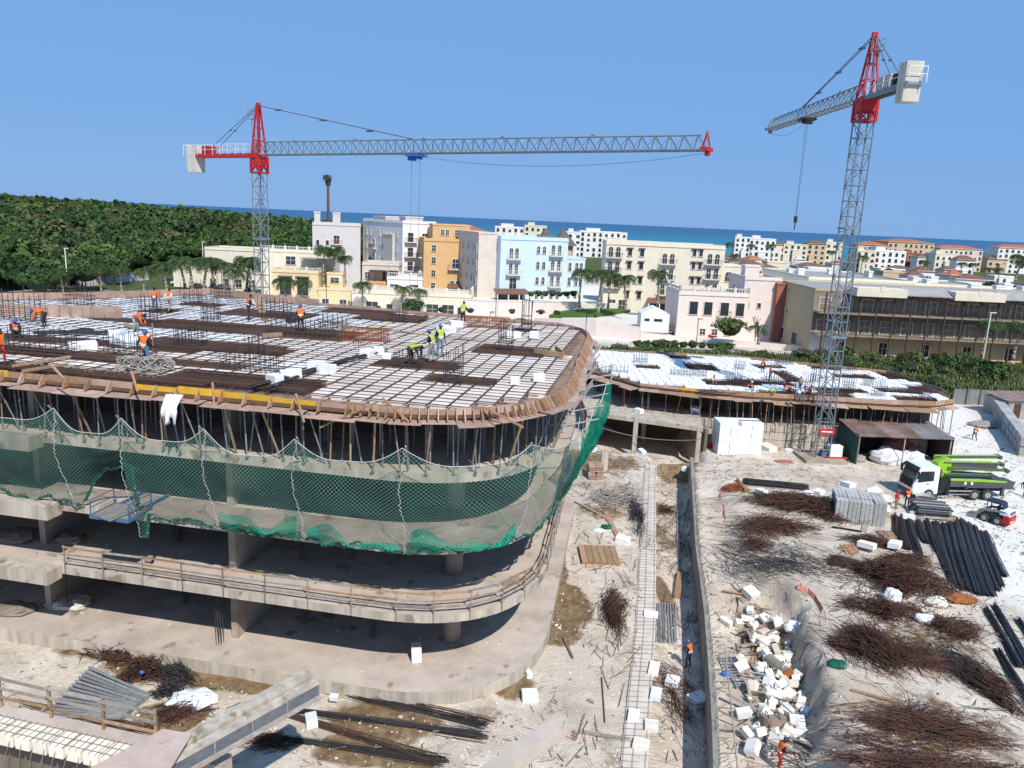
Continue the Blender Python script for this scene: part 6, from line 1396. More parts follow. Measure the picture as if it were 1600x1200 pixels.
pile('rebar_tangle', 1372, 960, 2.2, 1.6, .7, 420, 1.5, .3, 1.6, .015, 'rust', 'brown bars spilling round the white sack')
pile('rebar_tangle', 1360, 1020, 1.9, 1.9, 1.0, 800, 1.9, -1.1, .7, .014, 'rust', 'tall brown heap of thin bars on the edge of the ditch')
pile('rebar_tangle', 1470, 1150, 3.6, 1.7, .25, 430, 3.4, -.08, .2, .011, 'rust', 'flat fan of thin brown bars by the dirt slope')
pile('rebar_tangle', 1430, 1200, 4.2, .5, .3, 230, 3.2, .06, .15, .012, 'rust', 'dark brown bars lying beyond the ditch corner')
pile('rebar_tangle', 1487, 985, 1.9, 1.3, .5, 330, 1.8, .2, .9, .014, 'rust', 'loose brown bars right of the big tangle')
pile('rebar_tangle', 1430, 1030, 2.6, 2.0, .3, 280, 2.2, -.8, .8, .013, 'rust', 'thin scatter of bars around the pink board')
pile('rebar_tangle', 1545, 1075, 1.0, 1.7, .4, 360, 2.0, -1.25, .15, .014, 'rust', 'brown sheaf of bars on the pale ground')
pile('rebar_tangle', 1520, 1050, 1.1, 2.6, .25, 200, 3.2, -1.25, .14, .014, 'rebar_dark', 'long dark bars running past the brown sheaf')
pile('rebar_tangle', 1205, 825, 3.2, 1.8, .45, 520, 2.6, -.25, .45, .015, 'rust', 'brush of brown bars below the black stack')
pile('rebar_tangle', 1240, 790, 3.6, 1.8, .6, 620, 3.0, .15, .35, .016, 'rust', 'wide spread of rusty bars with white blocks on it')
pile('rebar_tangle', 1285, 802, 2.0, 1.8, .9, 520, 1.8, .5, 1.3, .016, 'rust', 'brown tangle against the grey block stack')
pile('rebar_tangle', 1185, 855, 1.6, 1.1, .3, 200, 1.8, .1, .6, .013, 'rust', 'small reddish brush on the cream bank')
pile('rebar_tangle', 1148, 766, .9, .9, .5, 220, 1.2, .7, .6, .016, 'rust_orange', 'orange heap of bars at the top of the bank')
pile('rebar_tangle', 1240, 880, 5, 2.5, .15, 170, 3.6, -.55, .5, .012, 'rebar_dark', 'thin bent bars strewn across the bank')
pile('rebar_tangle', 1355, 850, 2.0, 1.0, .5, 300, 1.4, .2, .8, .015, 'rust', 'brown bars round the upturned pallet')
pile('rebar_tangle', 958, 955, .6, 2.6, .35, 240, 2.6, 1.35, .16, .012, 'rust', 'dark standing brush of bars beside the grade beam')
pile('rebar_tangle', 1000, 815, .5, 5, .5, 150, 2.6, 1.4, .3, .012, 'rebar_dark', 'thin bars along the far end of the grade beam')
pile('rebar_tangle', 1040, 800, 1.3, 1.6, .3, 130, 1.4, 1.0, 1.2, .014, 'rust', 'curled wire heap on the trench floor')
pile('rebar_tangle', 1050, 1080, 1.0, 3.2, .3, 90, 2.8, -1.0, .3, .012, 'rust', 'bent bars leaning across the trench by the worker')
pile('rebar_tangle', 190, 1028, 2.0, .6, .4, 300, 1.4, -.1, .5, .014, 'rust', 'brown bars behind the grey tube stack')
pile('rebar_tangle', 225, 1058, 1.1, .8, .7, 420, 1.0, .4, 1.5, .015, 'rust', 'round brown wire tangle with a blue scrap', z=.3)
pile('rebar_tangle', 275, 1060, .9, .6, .5, 260, 1.0, -.4, .4, .014, 'rebar_dark', 'dark bars next to the muddy patch')
pile('rebar_tangle', 262, 1085, .8, .5, .45, 180, .9, .4, .9, .014, 'rebar_dark', 'black wire clump below the wire tangle')
pile('rebar_tangle', 285, 1115, 1.1, .7, .25, 180, 1.1, .5, .9, .012, 'rust', 'brown bars half covered by clear plastic')
pile('rebar_tangle', 420, 1165, .8, .4, .3, 160, .9, .3, .6, .013, 'rust', 'small brown bar clump between the long bundles')
pile('rebar_tangle', 960, 780, 2.2, 1.8, .25, 90, 2.6, .7, .35, .03, 'wood_grey', 'grey scrap laths by the red plank stack', cat='scrap timber')
pile('rebar_tangle', 1420, 880, 1.6, .7, .4, 240, 2.4, .0, .3, .015, 'rust', 'brown bars behind the white foam slabs')
def bundle(name, p0, p1, n, w_, h_, r, mt, label, group=None, sag=0.0, fan=0.0):
    p0 = Vector(p0); p1 = Vector(p1); d = (p1-p0).normalized(); s_ = d.cross(V(0, 0, 1)).normalized(); P0 = []; P1 = []
    for i in range(n):
        a = rnd.gauss(0, .5)*w_*.6; z = r+abs(rnd.random())*h_*max(0.05, 1-abs(a)/w_); j = rnd.uniform(-.35, .35); f_ = rnd.gauss(0, fan)
        A = p0+s_*a+d*j+V(0, 0, z); B = p1+s_*(a*rnd.uniform(.8, 1.2)+f_)+d*rnd.uniform(-.35, .35)+V(0, 0, z*rnd.uniform(.6, 1)); M_ = A.lerp(B, .5)+s_*sag+V(0, 0, .02)
        P0 += [A, M_]; P1 += [M_, B]
    return rods(name, [tuple(q) for q in P0], [tuple(q) for q in P1], r, mt, origin=p0, label=label, cat='rebar bundle', group=group)
# long bundles in the yard
tops = [(1408, 812), (1422, 816), (1436, 818), (1448, 816), (1462, 818), (1472, 822), (1484, 820), (1492, 812), (1502, 815), (1512, 820), (1522, 826), (1532, 834), (1540, 836)]
bots = [(1418, 858), (1436, 868), (1447, 848), (1478, 890), (1490, 912), (1500, 920), (1512, 922), (1526, 928), (1540, 930), (1548, 930), (1556, 922), (1562, 916), (1567, 900)]
for i, (a, b) in enumerate(zip(tops, bots)):
    bundle('rebar_bundle', GT(*a)+V(0, 0, .0), GT(*b), 130, .46, .32, .019, 'rebar_blue' if i > 3 else 'rebar_dark', 'long dark bundle of straight bars in the row beside the loader' if i > 3 else 'shorter black bundle of bars near the brown bundles', 'long bar bundles in the yard' if i > 3 else 'short bar bundles in the yard', sag=.1)
for i, (a, b) in enumerate((((1398, 808), (1400, 840)), ((1408, 810), (1413, 842)), ((1418, 812), (1424, 840)))): bundle('rebar_bundle', GT(*a), GT(*b), 70, .3, .4, .018, 'rust', 'short rusty brown bundle of bars near the foam slab', 'brown bundles in the yard')
for i, (a, b) in enumerate((((1542, 955), (1590, 1040)), ((1555, 950), (1612, 1050)), ((1592, 972), (1630, 1030)), ((1560, 1020), (1615, 1110)))): bundle('rebar_bundle', GT(*a), GT(*b), 90, .34, .3, .016, 'rebar_blue' if i < 3 else 'rebar_dark', 'blue black bundle of bars lying alone on the pale yard', 'single bundles in the yard', fan=.05)
bundle('rebar_bundle', GT(1165, 756), GT(1258, 764), 220, .75, .55, .018, 'rebar_dark', 'straight black stack of bars at the top of the bank')
bundle('rebar_bundle', GT(1300, 880), GT(1348, 890), 160, .9, .7, .02, 'rust', 'neat brown stack of bars beside the upturned pallet')
# foreground bundles
for a, b, n, mt, lb in (((490, 1076), (752, 1134), 60, 'rebar_dark', 'long dark bar bundle passing the end of the concrete beam'), ((582, 1088), (765, 1130), 26, 'rust', 'thin rusty bar bundle nearest the rounded slab'), ((430, 1108), (752, 1152), 90, 'rebar_dark', 'thick dark bar bundle with cut ends on the mud'), ((430, 1112), (680, 1192), 70, 'rust', 'brown bar bundle crossing below the others'), ((350, 1145), (690, 1190), 100, 'rebar_dark', 'dark bar bundle starting under the concrete beam'),
                        ((35, 1100), (235, 1145), 60, 'rust', 'brown bar bundle behind the timber rail'), ((60, 1120), (230, 1168), 60, 'rebar_dark', 'dark bar bundle along the timber rail')):
    bundle('rebar_bundle', GT(*a, .3), GT(*b, .3), int(n*.8), .24, .2, .013, mt, lb, fan=.14)
# grey tube stack
t = thing('tube_stack', 'fanned stack of grey weathered steel tubes on the sand', 'pipes', tuple(GT(160, 1090, .3)))
for i in range(30):
    a = GT(142+i*-2.6, 1046+i*2.7, .3); b = GT(235-i*1.6, 1090+i*1.35, .3); m = MB(); dz = .09+.10*(i % 2)+rnd.uniform(0, .03)
    m.cyl(a+V(0, 0, dz), b+V(0, 0, dz), .065, n=7); m.build('tube', 'steel', t, world=True)
for a, b in (((85, 1095), (175, 1130)), ((80, 1100), (60, 1120)), ((120, 1115), (100, 1140))):
    m = MB(); m.bar(GT(*a, .3)+V(0, 0, .08), GT(*b, .3)+V(0, 0, .08), .12, .1); o = m.build('timber', 'wood_grey', origin=GT(*a, .3)); tag(o, 'grey timber lying beside the tube stack', 'timber', 'timbers at the tube stack')
# ================================================================ blocks, planks, foam
def foam(px, py, s, z=None, rz=None, mt='foam', label='white foam block', name='foam_block', tilt=.12, group=None):
    c = GT(px, py) if z is None else G(px, py, z); m = MB(); m.box((0, 0, s[2]/2), s); o = m.build(name, mt, bevel=.03); o.location = c+V(0, 0, -.03); o.rotation_euler = (rnd.uniform(-tilt, tilt), rnd.uniform(-tilt, tilt), rnd.uniform(0, 3.1) if rz is None else rz); tag(o, label, 'foam block', group); return o
for px, py, s, z, lb in ((651, 1030, (.75, .5, .75), 1.0, 'upright white foam block on the ground slab'), (828, 1092, (.75, .7, .4), .3, 'square white foam block by the muddy patch'), (824, 1055, (.7, .3, .3), .3, 'small white foam block at the slab edge'), (973, 846, (1.0, .7, .4), .3, 'white foam slab leaning on a plank by the formwork panel'), (1190, 771, (1.0, .6, .4), .3, 'white foam block on the rusty bars'), (1263, 775, (1.0, .7, .4), .2, 'white foam block at the end of the bar spread'), (1279, 772, (.8, .8, .4), .3, 'tilted white foam block before the grey block stack'),
                         (1354, 855, (1.2, .7, .4), .3, 'white foam slab before the upturned pallet'), (1398, 854, (1.2, .8, .4), .3, 'curled white foam slab before the dark bundles'), (1418, 810, (1.0, .5, .4), .3, 'white foam slab on the short bundles'), (487, 1132, (.7, .5, .45), .3, 'dirty white foam block under the bar bundles'), (522, 1092, (.4, .3, .25), .5, 'little white foam scrap on the bar bundle'), (925, 706, (.8, .5, .5), .3, 'white foam block before the basement mouth'), (1003, 708, (.9, .5, .4), .3, 'white foam block in the basement mouth'), (1060, 1092, (.0, .0, .0), 0, ''), (1090, 1100, (1.0, .8, .5), -1.6, 'grey white foam block at the foot of the wall'), (1050, 1072, (.7, .7, .5), -1.6, 'white foam block left of the trench worker'), (1070, 735, (.7, .5, .4), -.5, 'white foam block near the trench head'), (1200, 702, (1.6, 1.0, .5), 0, 'white foam slab right of the tall foam stack'), (1240, 706, (1.6, .8, .3), 0, 'flat white foam sheet near the crane foot'),
                         (1085, 645, (1.2, .8, .8), 2.6, 'white foam lump on the podium edge'), (998, 645, (.9, .6, .5), 2.7, 'white foam block on the lower slab'), (1325, 760, (1.0, .8, .4), 2.0, 'white foam block on top of the grey block stack')):
    if lb: foam(px, py, s, z, None, 'foam', lb)
# loose foam on the big deck
for px, py, s in ((495, 578, (1.0, .5, .5)), (510, 583, (.9, .5, .5)), (455, 592, (1.0, .5, .5)), (430, 600, (.8, .5, .5)), (800, 528, (1.1, .6, .5)), (835, 528, (1.2, .6, .5)), (697, 520, (1.2, .8, .5)), (715, 510, (1.2, .8, .4)), (185, 525, (1.2, .7, .4)), (200, 540, (1.3, .8, .5)), (192, 536, (1.1, .8, .4)), (805, 600, (.5, .4, .4)), (842, 595, (.6, .5, .4)), (575, 556, (1.2, .6, .4)), (590, 552, (1.0, .6, .4)), (605, 560, (.9, .5, .3)), (130, 545, (1.4, .8, .4))):
    foam(px, py, s, ZD+.2, None, 'foam', 'loose white foam block lying on the rounded building deck', group='loose foam on the deck')
# dumped foam and rubble in the ditch
for i in range(165):
    u = rnd.random(); px = 1192+rnd.gauss(0, 27)+u*28; py = 965+u*195+rnd.gauss(0, 9)
    if px > 1290-max(0, (1080-py))*.2 or px < 1150: continue
    sc = rnd.uniform(.25, .95)*.8; fm = rnd.choice(['foam', 'foam_cream', 'foam_dirty']); nm = {'foam': 'clean white', 'foam_cream': 'cream coloured', 'foam_dirty': 'dirty brownish'}[fm]; foam(px, py, (sc, sc*rnd.uniform(.5, .9), sc*rnd.uniform(.35, .7)), GT(px, py).z+rnd.uniform(0, .35), None, fm, nm+' broken foam chunk dumped in the ditch', tilt=.6, group=nm+' foam chunks in the ditch')
for px, py, s, lb in ((1135, 973, (.8, .35, .3), 'white foam bar at the head of the ditch'), (1168, 970, (.8, .4, .3), 'white foam bar beside the brown board'), (1173, 955, (.5, .4, .3), 'small white foam cube above the ditch'), (1172, 930, (.9, .8, .5), 'big foam cube at the top of the ditch'), (1230, 965, (.9, .5, .4), 'leaning white foam bar by the ditch bank')): foam(px, py, s, GT(px, py).z+.1, None, 'foam', lb, tilt=.4)
# tall foam stack
t = thing('foam_stack', 'tall white stack of packed foam blocks next to the crane', 'foam stack', (23.5, 76.8, .0), .05)
for ix in range(4):
    for iz in range(9):
        for iy in range(2):
            if iz == 8 and ix == 1 and iy == 0: continue
            m = MB(); m.box((-1.75+ix*1.16+rnd.uniform(-.02, .02), iy*1.22-.5+(.35 if ix > 1 and iy == 0 else 0), .18+iz*.37), (1.13, 1.2, .352), rnd.uniform(-.015, .015)); m.build('foam_block', 'foam', t)
# grey block stack: joined courses, each cube of blocks a part
def block_cube(parent, x, y, z, w_, d_, h_, rz=0, course=.2, bw=.4):
    m = MB()
    for k in range(int(round(h_/course))):
        n_ = int(round(w_/bw))
        for i in range(n_):
            for j in range(2): m.box((x-w_/2+bw*(i+.5)+rnd.uniform(-.008, .008), y+(j-.5)*d_/2, z+course*(k+.5)), (bw-.035, d_/2-.03, course-.03))
    return m.build('block_pallet', 'block_grey', parent)
t = thing('block_stack', 'square stack of grey concrete blocks with white slabs on one corner', 'block stack', tuple(GT(1345, 822)), -.25); t.scale = (.76, .9, .72)
for ix in range(4):
    for iy in range(3): block_cube(t, -2.0+ix*1.24, .7+iy*1.0, 0, 1.2, .95, 2.6 if iy == 0 and ix < 3 else 2.8)
t = thing('block_row', 'long row of grey concrete block pallets along the road', 'block stack', (59.6, 89.5, 0), math.atan2(19.4, 8.7))
for ix in range(17):
    for iz in range(2): block_cube(t, -10.2+ix*1.26, rnd.uniform(-.06, .06), iz*1.12+.02, 1.2, 1.1, 1.0)
for px, py, lb in ((1372, 800, 'pale foam slab heap beside the grey block stack'),):
    for k in range(9): foam(px+rnd.uniform(-8, 12), py-rnd.uniform(0, 32), (1.1, .8, .4), GT(px, py+5).z+.2+k*.12, None, 'foam_cream', 'cream foam slab piled at the side of the grey block stack', tilt=.4, group='cream slabs at the block stack')
def plank(a, b, w_, h_, mt, label, za=None, zb=None, group=None, name='plank'):
    A = GT(*a) if za is None else G(a[0], a[1], za); B = GT(*b) if zb is None else G(b[0], b[1], zb); m = MB(); m.bar(A+V(0, 0, h_/2+.03), B+V(0, 0, h_/2+.03), w_, h_); return m.build(name, mt, origin=A, label=label, cat='timber', group=group)
for a, b, w_, h_, mt, lb in (((946, 802), (968, 845), .35, .1, 'wood', 'wide brown plank by the white foam slab'), ((898, 785), (945, 810), .2, .12, 'wood_grey', 'grey plank pointing at the formwork panel'), ((910, 790), (950, 815), .15, .1, 'steel_rusty', 'rusty beam beside the grey plank'), ((930, 808), (978, 806), .3, .08, 'wood_orange', 'orange board lying near the green scrap'),
                              ((1058, 800), (1062, 895), .22, .1, 'wood_grey', 'long dark plank lying in the trench'), ((1069, 845), (1085, 893), .14, .1, 'wood_grey', 'dark plank leaning at the trench wall'), ((1080, 765), (1070, 805), .15, .1, 'wood_grey', 'short plank leaning on the far end of the wall'), ((1062, 900), (1058, 935), .4, .3, 'wood_orange', 'stack of brown boards in the trench'), ((1115, 910), (1160, 868), .1, .1, 'wood_grey', 'pale pole lying down the bank'), ((1138, 850), (1160, 872), .35, .08, 'wood_grey', 'grey board on the cream bank'),
                              ((1176, 945), (1225, 990), .55, .05, 'wood', 'broad tan board sliding into the ditch'), ((1195, 935), (1222, 975), .1, .1, 'plastic_white', 'white pipe at the top of the ditch'), ((1182, 985), (1170, 1050), .12, .1, 'wood_orange', 'orange lath bundle beside the ladder'), ((1187, 985), (1178, 1048), .12, .1, 'wood', 'brown lath bundle beside the ladder'), ((1185, 1058), (1270, 1056), .3, .14, 'wood_grey', 'grey beam across the foam chunks'), ((1150, 1165), (1235, 1150), .16, .12, 'wood_grey', 'pale beam across the foot of the ditch'), ((1225, 1125), (1255, 1190), .16, .14, 'steel', 'grey steel channel leaning in the ditch'), ((1232, 1128), (1262, 1192), .12, .14, 'steel', 'second grey steel channel in the ditch'),
                              ((1243, 1158), (1290, 1135), .12, .1, 'wood_grey', 'pale lath over the grey steel plates'), ((1300, 825), (1345, 832), .12, .12, 'black', 'black beam under the block stack'), ((1355, 800), (1350, 832), .4, .05, 'wood_grey', 'pale board leaning on the block stack'), ((1362, 838), (1378, 828), .7, .05, 'wood_grey', 'pale board on the ground by the block stack'), ((1432, 1020), (1455, 1060), .8, .06, 'ply_pink', 'pinkish board lying among the thin bars'), ((1330, 1080), (1400, 1098), .12, .1, 'wood', 'brown lath on the ground near the ditch'), ((1152, 752), (1165, 770), .2, .3, 'wood_orange', 'brown board standing in the orange bars'), ((1480, 950), (1492, 905), .1, .1, 'wood', 'orange lath standing at the dark bundles'),
                              ((1300, 1100), (1340, 1105), .08, .06, 'wood', 'thin lath beyond the ditch'), ((865, 775), (900, 745), .1, .1, 'black', 'black strip by the bright net'), ((600, 1128), (560, 1150), .0, .0, '', ''), ((905, 1145), (985, 1158), .12, .1, 'wood_grey', 'grey timber lying across to the mesh beam'), ((918, 1095), (928, 1100), .12, .1, 'wood', 'short block of wood on the pale slab'), ((940, 1060), (945, 1130), .05, .05, 'rebar_dark', 'long bar lying towards the mesh beam'), ((880, 998), (895, 1030), .1, .1, 'steel_rusty', 'rusty rod group on the sand'), ((1015, 975), (1015, 1015), .2, .4, 'wood_orange', 'brown board standing at the mesh beam')):
    if lb: plank(a, b, w_, h_, mt, lb)
for i, px in enumerate(np.arange(1022, 1056, 4.2)): plank((px, 945), (px+rnd.uniform(0, 4), 1005), .09, .09, 'steel', 'grey steel prop lying side by side in the trench', group='props lying in the trench', name='lying_prop')
for i in range(130):   # broken timber and pipes thrown into the ditch
    u = rnd.random(); px = 1145+rnd.random()*100+u*28; py = 925+u*260; a_ = rnd.uniform(0, 6.28); l_ = rnd.uniform(.5, 1.9); c = GT(px, py); d_ = V(math.cos(a_), math.sin(a_), rnd.uniform(-.1, .35))*l_; m = MB(); k_ = rnd.randrange(4)
    if c.x > float(XK(c.y))-.9: continue
    z_ = V(0, 0, rnd.uniform(.05, .4)); m.bar(c+z_, c+z_+d_, rnd.uniform(.05, .2), .05) if k_ else m.cyl(c+z_, c+z_+d_, .05, n=6)
    m.build('scrap_lath' if k_ else 'scrap_tube', ('steel', 'wood_grey', 'wood', 'wood_grey')[k_], origin=c, label=('grey scrap tube thrown among the foam in the ditch', 'weathered grey lath thrown among the foam in the ditch', 'brown lath thrown among the foam in the ditch', 'weathered grey lath thrown among the foam in the ditch')[k_], cat='scrap', group=('tubes', 'grey laths', 'brown laths', 'grey laths')[k_]+' in the ditch')
# grey plate stacks at the bottom of the ditch
for k, (px, py, rz, n_, lb) in enumerate(((1262, 1165, -.2, 9, 'stack of grey steel panels at the foot of the ditch'), (1290, 1165, .35, 6, 'second stack of grey steel panels against the bank'), (1245, 1118, .5, 6, 'grey steel angles under the foam chunks'))):
    c = GT(px, py); t = thing('panel_stack', lb, 'steel panels', c, rz)
    for i in range(n_): m = MB(); m.box((i*.03, i*.17-.7, .06+.03*(i % 3)), (1.5, .11, .12)); m.build('panel', 'steel', t)
# barrel with bent handles, pipe roll, ladder
c = GT(1205, 1140); t = thing('mixing_drum', 'round rusty brown drum with bent bars over it in the ditch', 'drum', c); m = MB(); m.cyl((0, 0, 0), (.05, .1, .75), .62, .66, n=18); m.build('drum_body', 'steel_rusty', t, smooth=False); m = MB()
for s_ in (-.3, .25):
    pts = [V(s_, -.75+.15*k, .2+.75*math.sin(math.pi*k/10)) for k in range(11)]
    for a, b in zip(pts[:-1], pts[1:]): m.cyl(a, b, .03, n=5)
m.build('bent_bars', 'rebar_dark', t)
c = GT(1216, 1050); t = thing('pipe_roll', 'grey tarpaulin roll with rusty end among the foam', 'roll', c, 1.9); m = MB(); m.cyl((-.8, 0, .38), (.8, .1, .36), .3, .33, n=14); m.build('roll', 'wood_grey', t, smooth=False); m = MB(); m.cyl((-.86, 0, .38), (-.78, 0, .38), .34, n=14); m.build('rusty_end', 'rust_orange', t)
a, b = GT(1131, 1028), GT(1160, 1078); t = thing('ladder', 'grey site ladder lying on the backfill next to the wall', 'ladder', a); d = (b-a); s_ = d.cross(V(0, 0, 1)).normalized()*.3; up_ = V(0, 0, .1)
for q in (-1, 1): m = MB(); m.bar(s_*q+up_, d+s_*q+up_, .06, .09); m.build('stile', 'steel', t)
for k in range(11): m = MB(); m.bar(d*((k+.5)/11)-s_+up_, d*((k+.5)/11)+s_+up_, .05, .05); m.build('rung', 'steel', t)
# slatted things: formwork panel, pallets, red plank stack
t = thing('formwork_panel', 'large brown slatted formwork panel lying on the ground', 'formwork', tuple(GT(937, 870, .3)), .02)
for i in range(6): m = MB(); m.box((-1.15+i*.43, .0, .22), (.40, 2.7, .05)); m.build('slat', 'wood', t)
for y in (-1.25, 0, 1.25): m = MB(); m.box((-.05, y, .1), (2.6, .12, .18)); m.build('bearer', 'wood_orange', t)
def pallet(px, py, rz, tilt, label, mt='wood', group=None):
    t = thing('pallet', label, 'pallet', tuple(GT(px, py)+V(0, 0, .1)), rz, group); t.rotation_euler = (tilt, 0, rz)
    for i in range(6): m = MB(); m.box((-.5+i*.2, 0, .13), (.12, 1.0, .025)); m.build('slat', mt, t)
    for y in (-.45, 0, .45): m = MB(); m.box((0, y, .06), (1.15, .1, .11)); m.build('bearer', mt, t)
pallet(1328, 862, .3, .45, 'yellowish pallet tipped up on the brown bars', 'wood_orange'); pallet(1385, 838, .1, .1, 'flat pallet beside the pale board'); pallet(1480, 812, -.4, .15, 'broken pallet between the bundles and the pipes'); pallet(1470, 806, .5, .3, 'upper broken pallet near the loader', 'wood_orange')
t = thing('plank_stack', 'small stack of red painted boards on the pale ground', 'timber', tuple(GT(929, 745, .3)), .05)
for i in range(7):
    for j in range(2): m = MB(); m.box((-.35+j*.7+rnd.uniform(-.05, .05), 0, .1+i*.17), (.62, 1.6, .11), rnd.uniform(-.06, .06)); m.build('board', 'ply_pink', t)
# pillars left of the trench head
for px, py, h, lb in ((943, 738, 1.9, 'short square concrete pillar on the pale ground'), (1000, 745, .0, '')):
    if lb: c = GT(px, py, .3); m = MB(); m.box((0, 0, h/2), (.6, .6, h)); o = m.build('pillar', 'concrete_edge'); o.location = c; tag(o, lb, 'pillar')
# grey pipe bale, drums near the truck
c = GT(1452, 805); t = thing('pipe_bale', 'bluish grey bale of wrapped pipes beside the truck wheel', 'pipes', c, -.1)
for i in range(8):
    for j in range(5): m = MB(); m.cyl((-1.3, -.9+i*.24+.1*(j % 2), .12+j*.2), (1.3+rnd.uniform(-.2, .2), -.9+i*.24+.1*(j % 2), .12+j*.2), .105, n=8); m.build('pipe', 'rebar_blue' if (i+j) % 3 else 'steel', t)
for px, py, s_, lb in ((1432, 812, .6, 'round dark tub behind the bar bundles'), (1446, 785, .9, 'heap of rusty scrap at the front wheel')):
    c = GT(px, py); m = MB(); m.cyl((0, 0, 0), (0, 0, .55), s_*.8, s_, n=14, caps=False); m.cyl((0, 0, .3), (0, 0, .32), s_*.85, n=14, mi=1); o = m.build('tub', ['block_grey', 'rust']); o.location = c; tag(o, lb, 'tub')
# tarps, sacks, scraps
def lump(px, py, r, h, mt, label, cat, z=None, seed=0):
    c = GT(px, py) if z is None else G(px, py, z); m = MB(); m.sph((0, 0, h*.35), (r, r*.75, h*.65), 14, 9); vs = []
    for v in m.v:
        k = 1+.35*(float(fract_noise(v[0]*3+seed*5, v[1]*3+v[2]*4, .6, seed))-.5)+.18*(float(fract_noise(v[0]*9, v[2]*9+v[1]*5, .7, seed+1))-.5); vs.append((v[0]*k, v[1]*k, max(-.05, v[2]*k)))
    m.v = vs; o = m.build('heap', mt, smooth=False); o.location = c; o.name = cat.replace(' ', '_'); tag(o, label, cat); return o
lump(1393, 940, .55, .9, 'plastic_white', 'shiny white sack on the brown tangle', 'sack'); lump(1445, 972, .6, .5, 'plastic_white', 'small white plastic scrap by the brown bars', 'plastic scrap', seed=2); lump(1462, 945, .7, .5, 'foam_cream', 'pale rubble lump beside the rusty filings', 'rubble', seed=3); lump(1500, 938, 1.0, .35, 'rust_orange', 'orange brown heap of rusty scrap below the bundles', 'scrap heap', seed=4)
lump(1195, 921, .35, .4, 'blue', 'bright blue rag at the head of the ditch', 'rag', seed=5); lump(1217, 940, .5, .4, 'blue', 'bright blue tarpaulin lump over the ditch edge', 'tarpaulin', seed=6); lump(1308, 1040, .55, .25, 'net_hem', 'dark green netting lump by the tall brown heap', 'netting', seed=7); lump(948, 825, .45, .25, 'net_hem', 'green netting scrap on the pale ground', 'netting scrap', seed=8); lump(936, 830, .5, .2, 'plastic_white', 'white bag next to the green netting scrap', 'bag', seed=9)
lump(1240, 985, .6, .6, 'plastic_white', 'white blue striped bag on the foam chunks', 'bag', seed=10); lump(300, 1098, 1.1, .4, 'plastic_white', 'crumpled clear plastic sheet on the mud', 'plastic sheet', z=.3, seed=11); lump(222, 1052, .12, .15, 'blue', 'tiny blue scrap on the wire tangle', 'scrap', z=1.0, seed=12)
lump(1135, 1056, .3, .3, 'blue', 'blue scrap beside the ladder', 'scrap', seed=13); lump(300, 520, .3, .35, 'black', 'black sack on the deck among the bars', 'sack', z=ZD+.1, seed=14); lump(135, 520, .55, .35, 'black', 'black bag by the white foam on the deck', 'bag', z=ZD+.1, seed=15); lump(455, 505, .4, .7, 'black', 'black bucket bag beside the wall bars', 'bag', z=ZD+.1, seed=16)
# hose coil, long cable bundle and timbers on the deck
c = G(228, 577, ZD+.25); m = MB(); last = None
for i in range(420):
    a = i*.41; cx = 1.0*math.sin(i*.045); p = c+V(cx+math.cos(a)*(.35+.1*math.sin(i*1.3)), .25*math.sin(i*.11)+.12*math.sin(a*.5), .30+.28*math.sin(a)+.06*math.sin(i*.7))
    if last is not None: m.cyl(last, p, .028, n=4, caps=False)
    last = p
m.build('hose_coil', mat('hose', (.40, .37, .33), (.3, .275, .24), 4), origin=c, label='tangled pale hose coil at the feet of the worker with the staff', cat='hose')
bundle('rebar_bundle', G(395, 605, ZD+.3), G(600, 548, ZD+.3), 34, .25, .12, .018, 'rebar_dark', 'long black bar bundle lying diagonally over the waffle deck'); bundle('rebar_bundle', G(420, 607, ZD+.3), G(540, 562, ZD+.3), 18, .25, .1, .018, 'rebar_dark', 'second black bar bundle beside the foam blocks on deck'); bundle('rebar_bundle', G(60, 522, ZD+.3), G(170, 521, ZD+.3), 40, .3, .2, .03, 'rebar_dark', 'black bars lying behind the sitting worker'); bundle('rebar_bundle', G(520, 507, ZD+.2), G(760, 535, ZD+.2), 8, .1, .05, .02, 'steel_rusty', 'thin conduit line across the far waffle deck')
for a, b, w_, h_, mt, lb in (((402, 465), (415, 505), .55, .06, 'wood', 'tall plank leaning against the column bars'), ((20, 575), (110, 560), .12, .12, 'wood', 'yellowish timber frame at the left deck edge'), ((35, 583), (105, 572), .12, .12, 'wood', 'second yellowish timber at the left deck edge'), ((835, 552), (880, 560), .12, .3, 'wood', 'wooden box side by the rounded edge'), ((868, 548), (880, 558), .1, .3, 'wood_orange', 'wooden box end by the rounded edge'), ((195, 510), (215, 515), .15, .2, 'wood', 'short timber beside the bending worker'), ((410, 528), (440, 526), .2, .25, 'wood', 'pale timber piece on the brown mats')):
    plank(a, b, w_, h_, mt, lb, ZD+.25, ZD+.25 if 'leaning' not in lb else ZD+.1)
t = thing('timber_box', 'long brown timber box with uprights at the far left of the deck', 'formwork', tuple(G(70, 500, ZD)), .18)
for k in range(5): m = MB(); m.box((-4+k*2.0, 0, .5), (1.96, .08, 1.1)); m.build('board', 'ply_pink', t)
for k in range(14): m = MB(); m.box((-4.8+k*.72, -.1, .45), (.07, .08, .9)); m.build('upright', 'wood_grey', t)
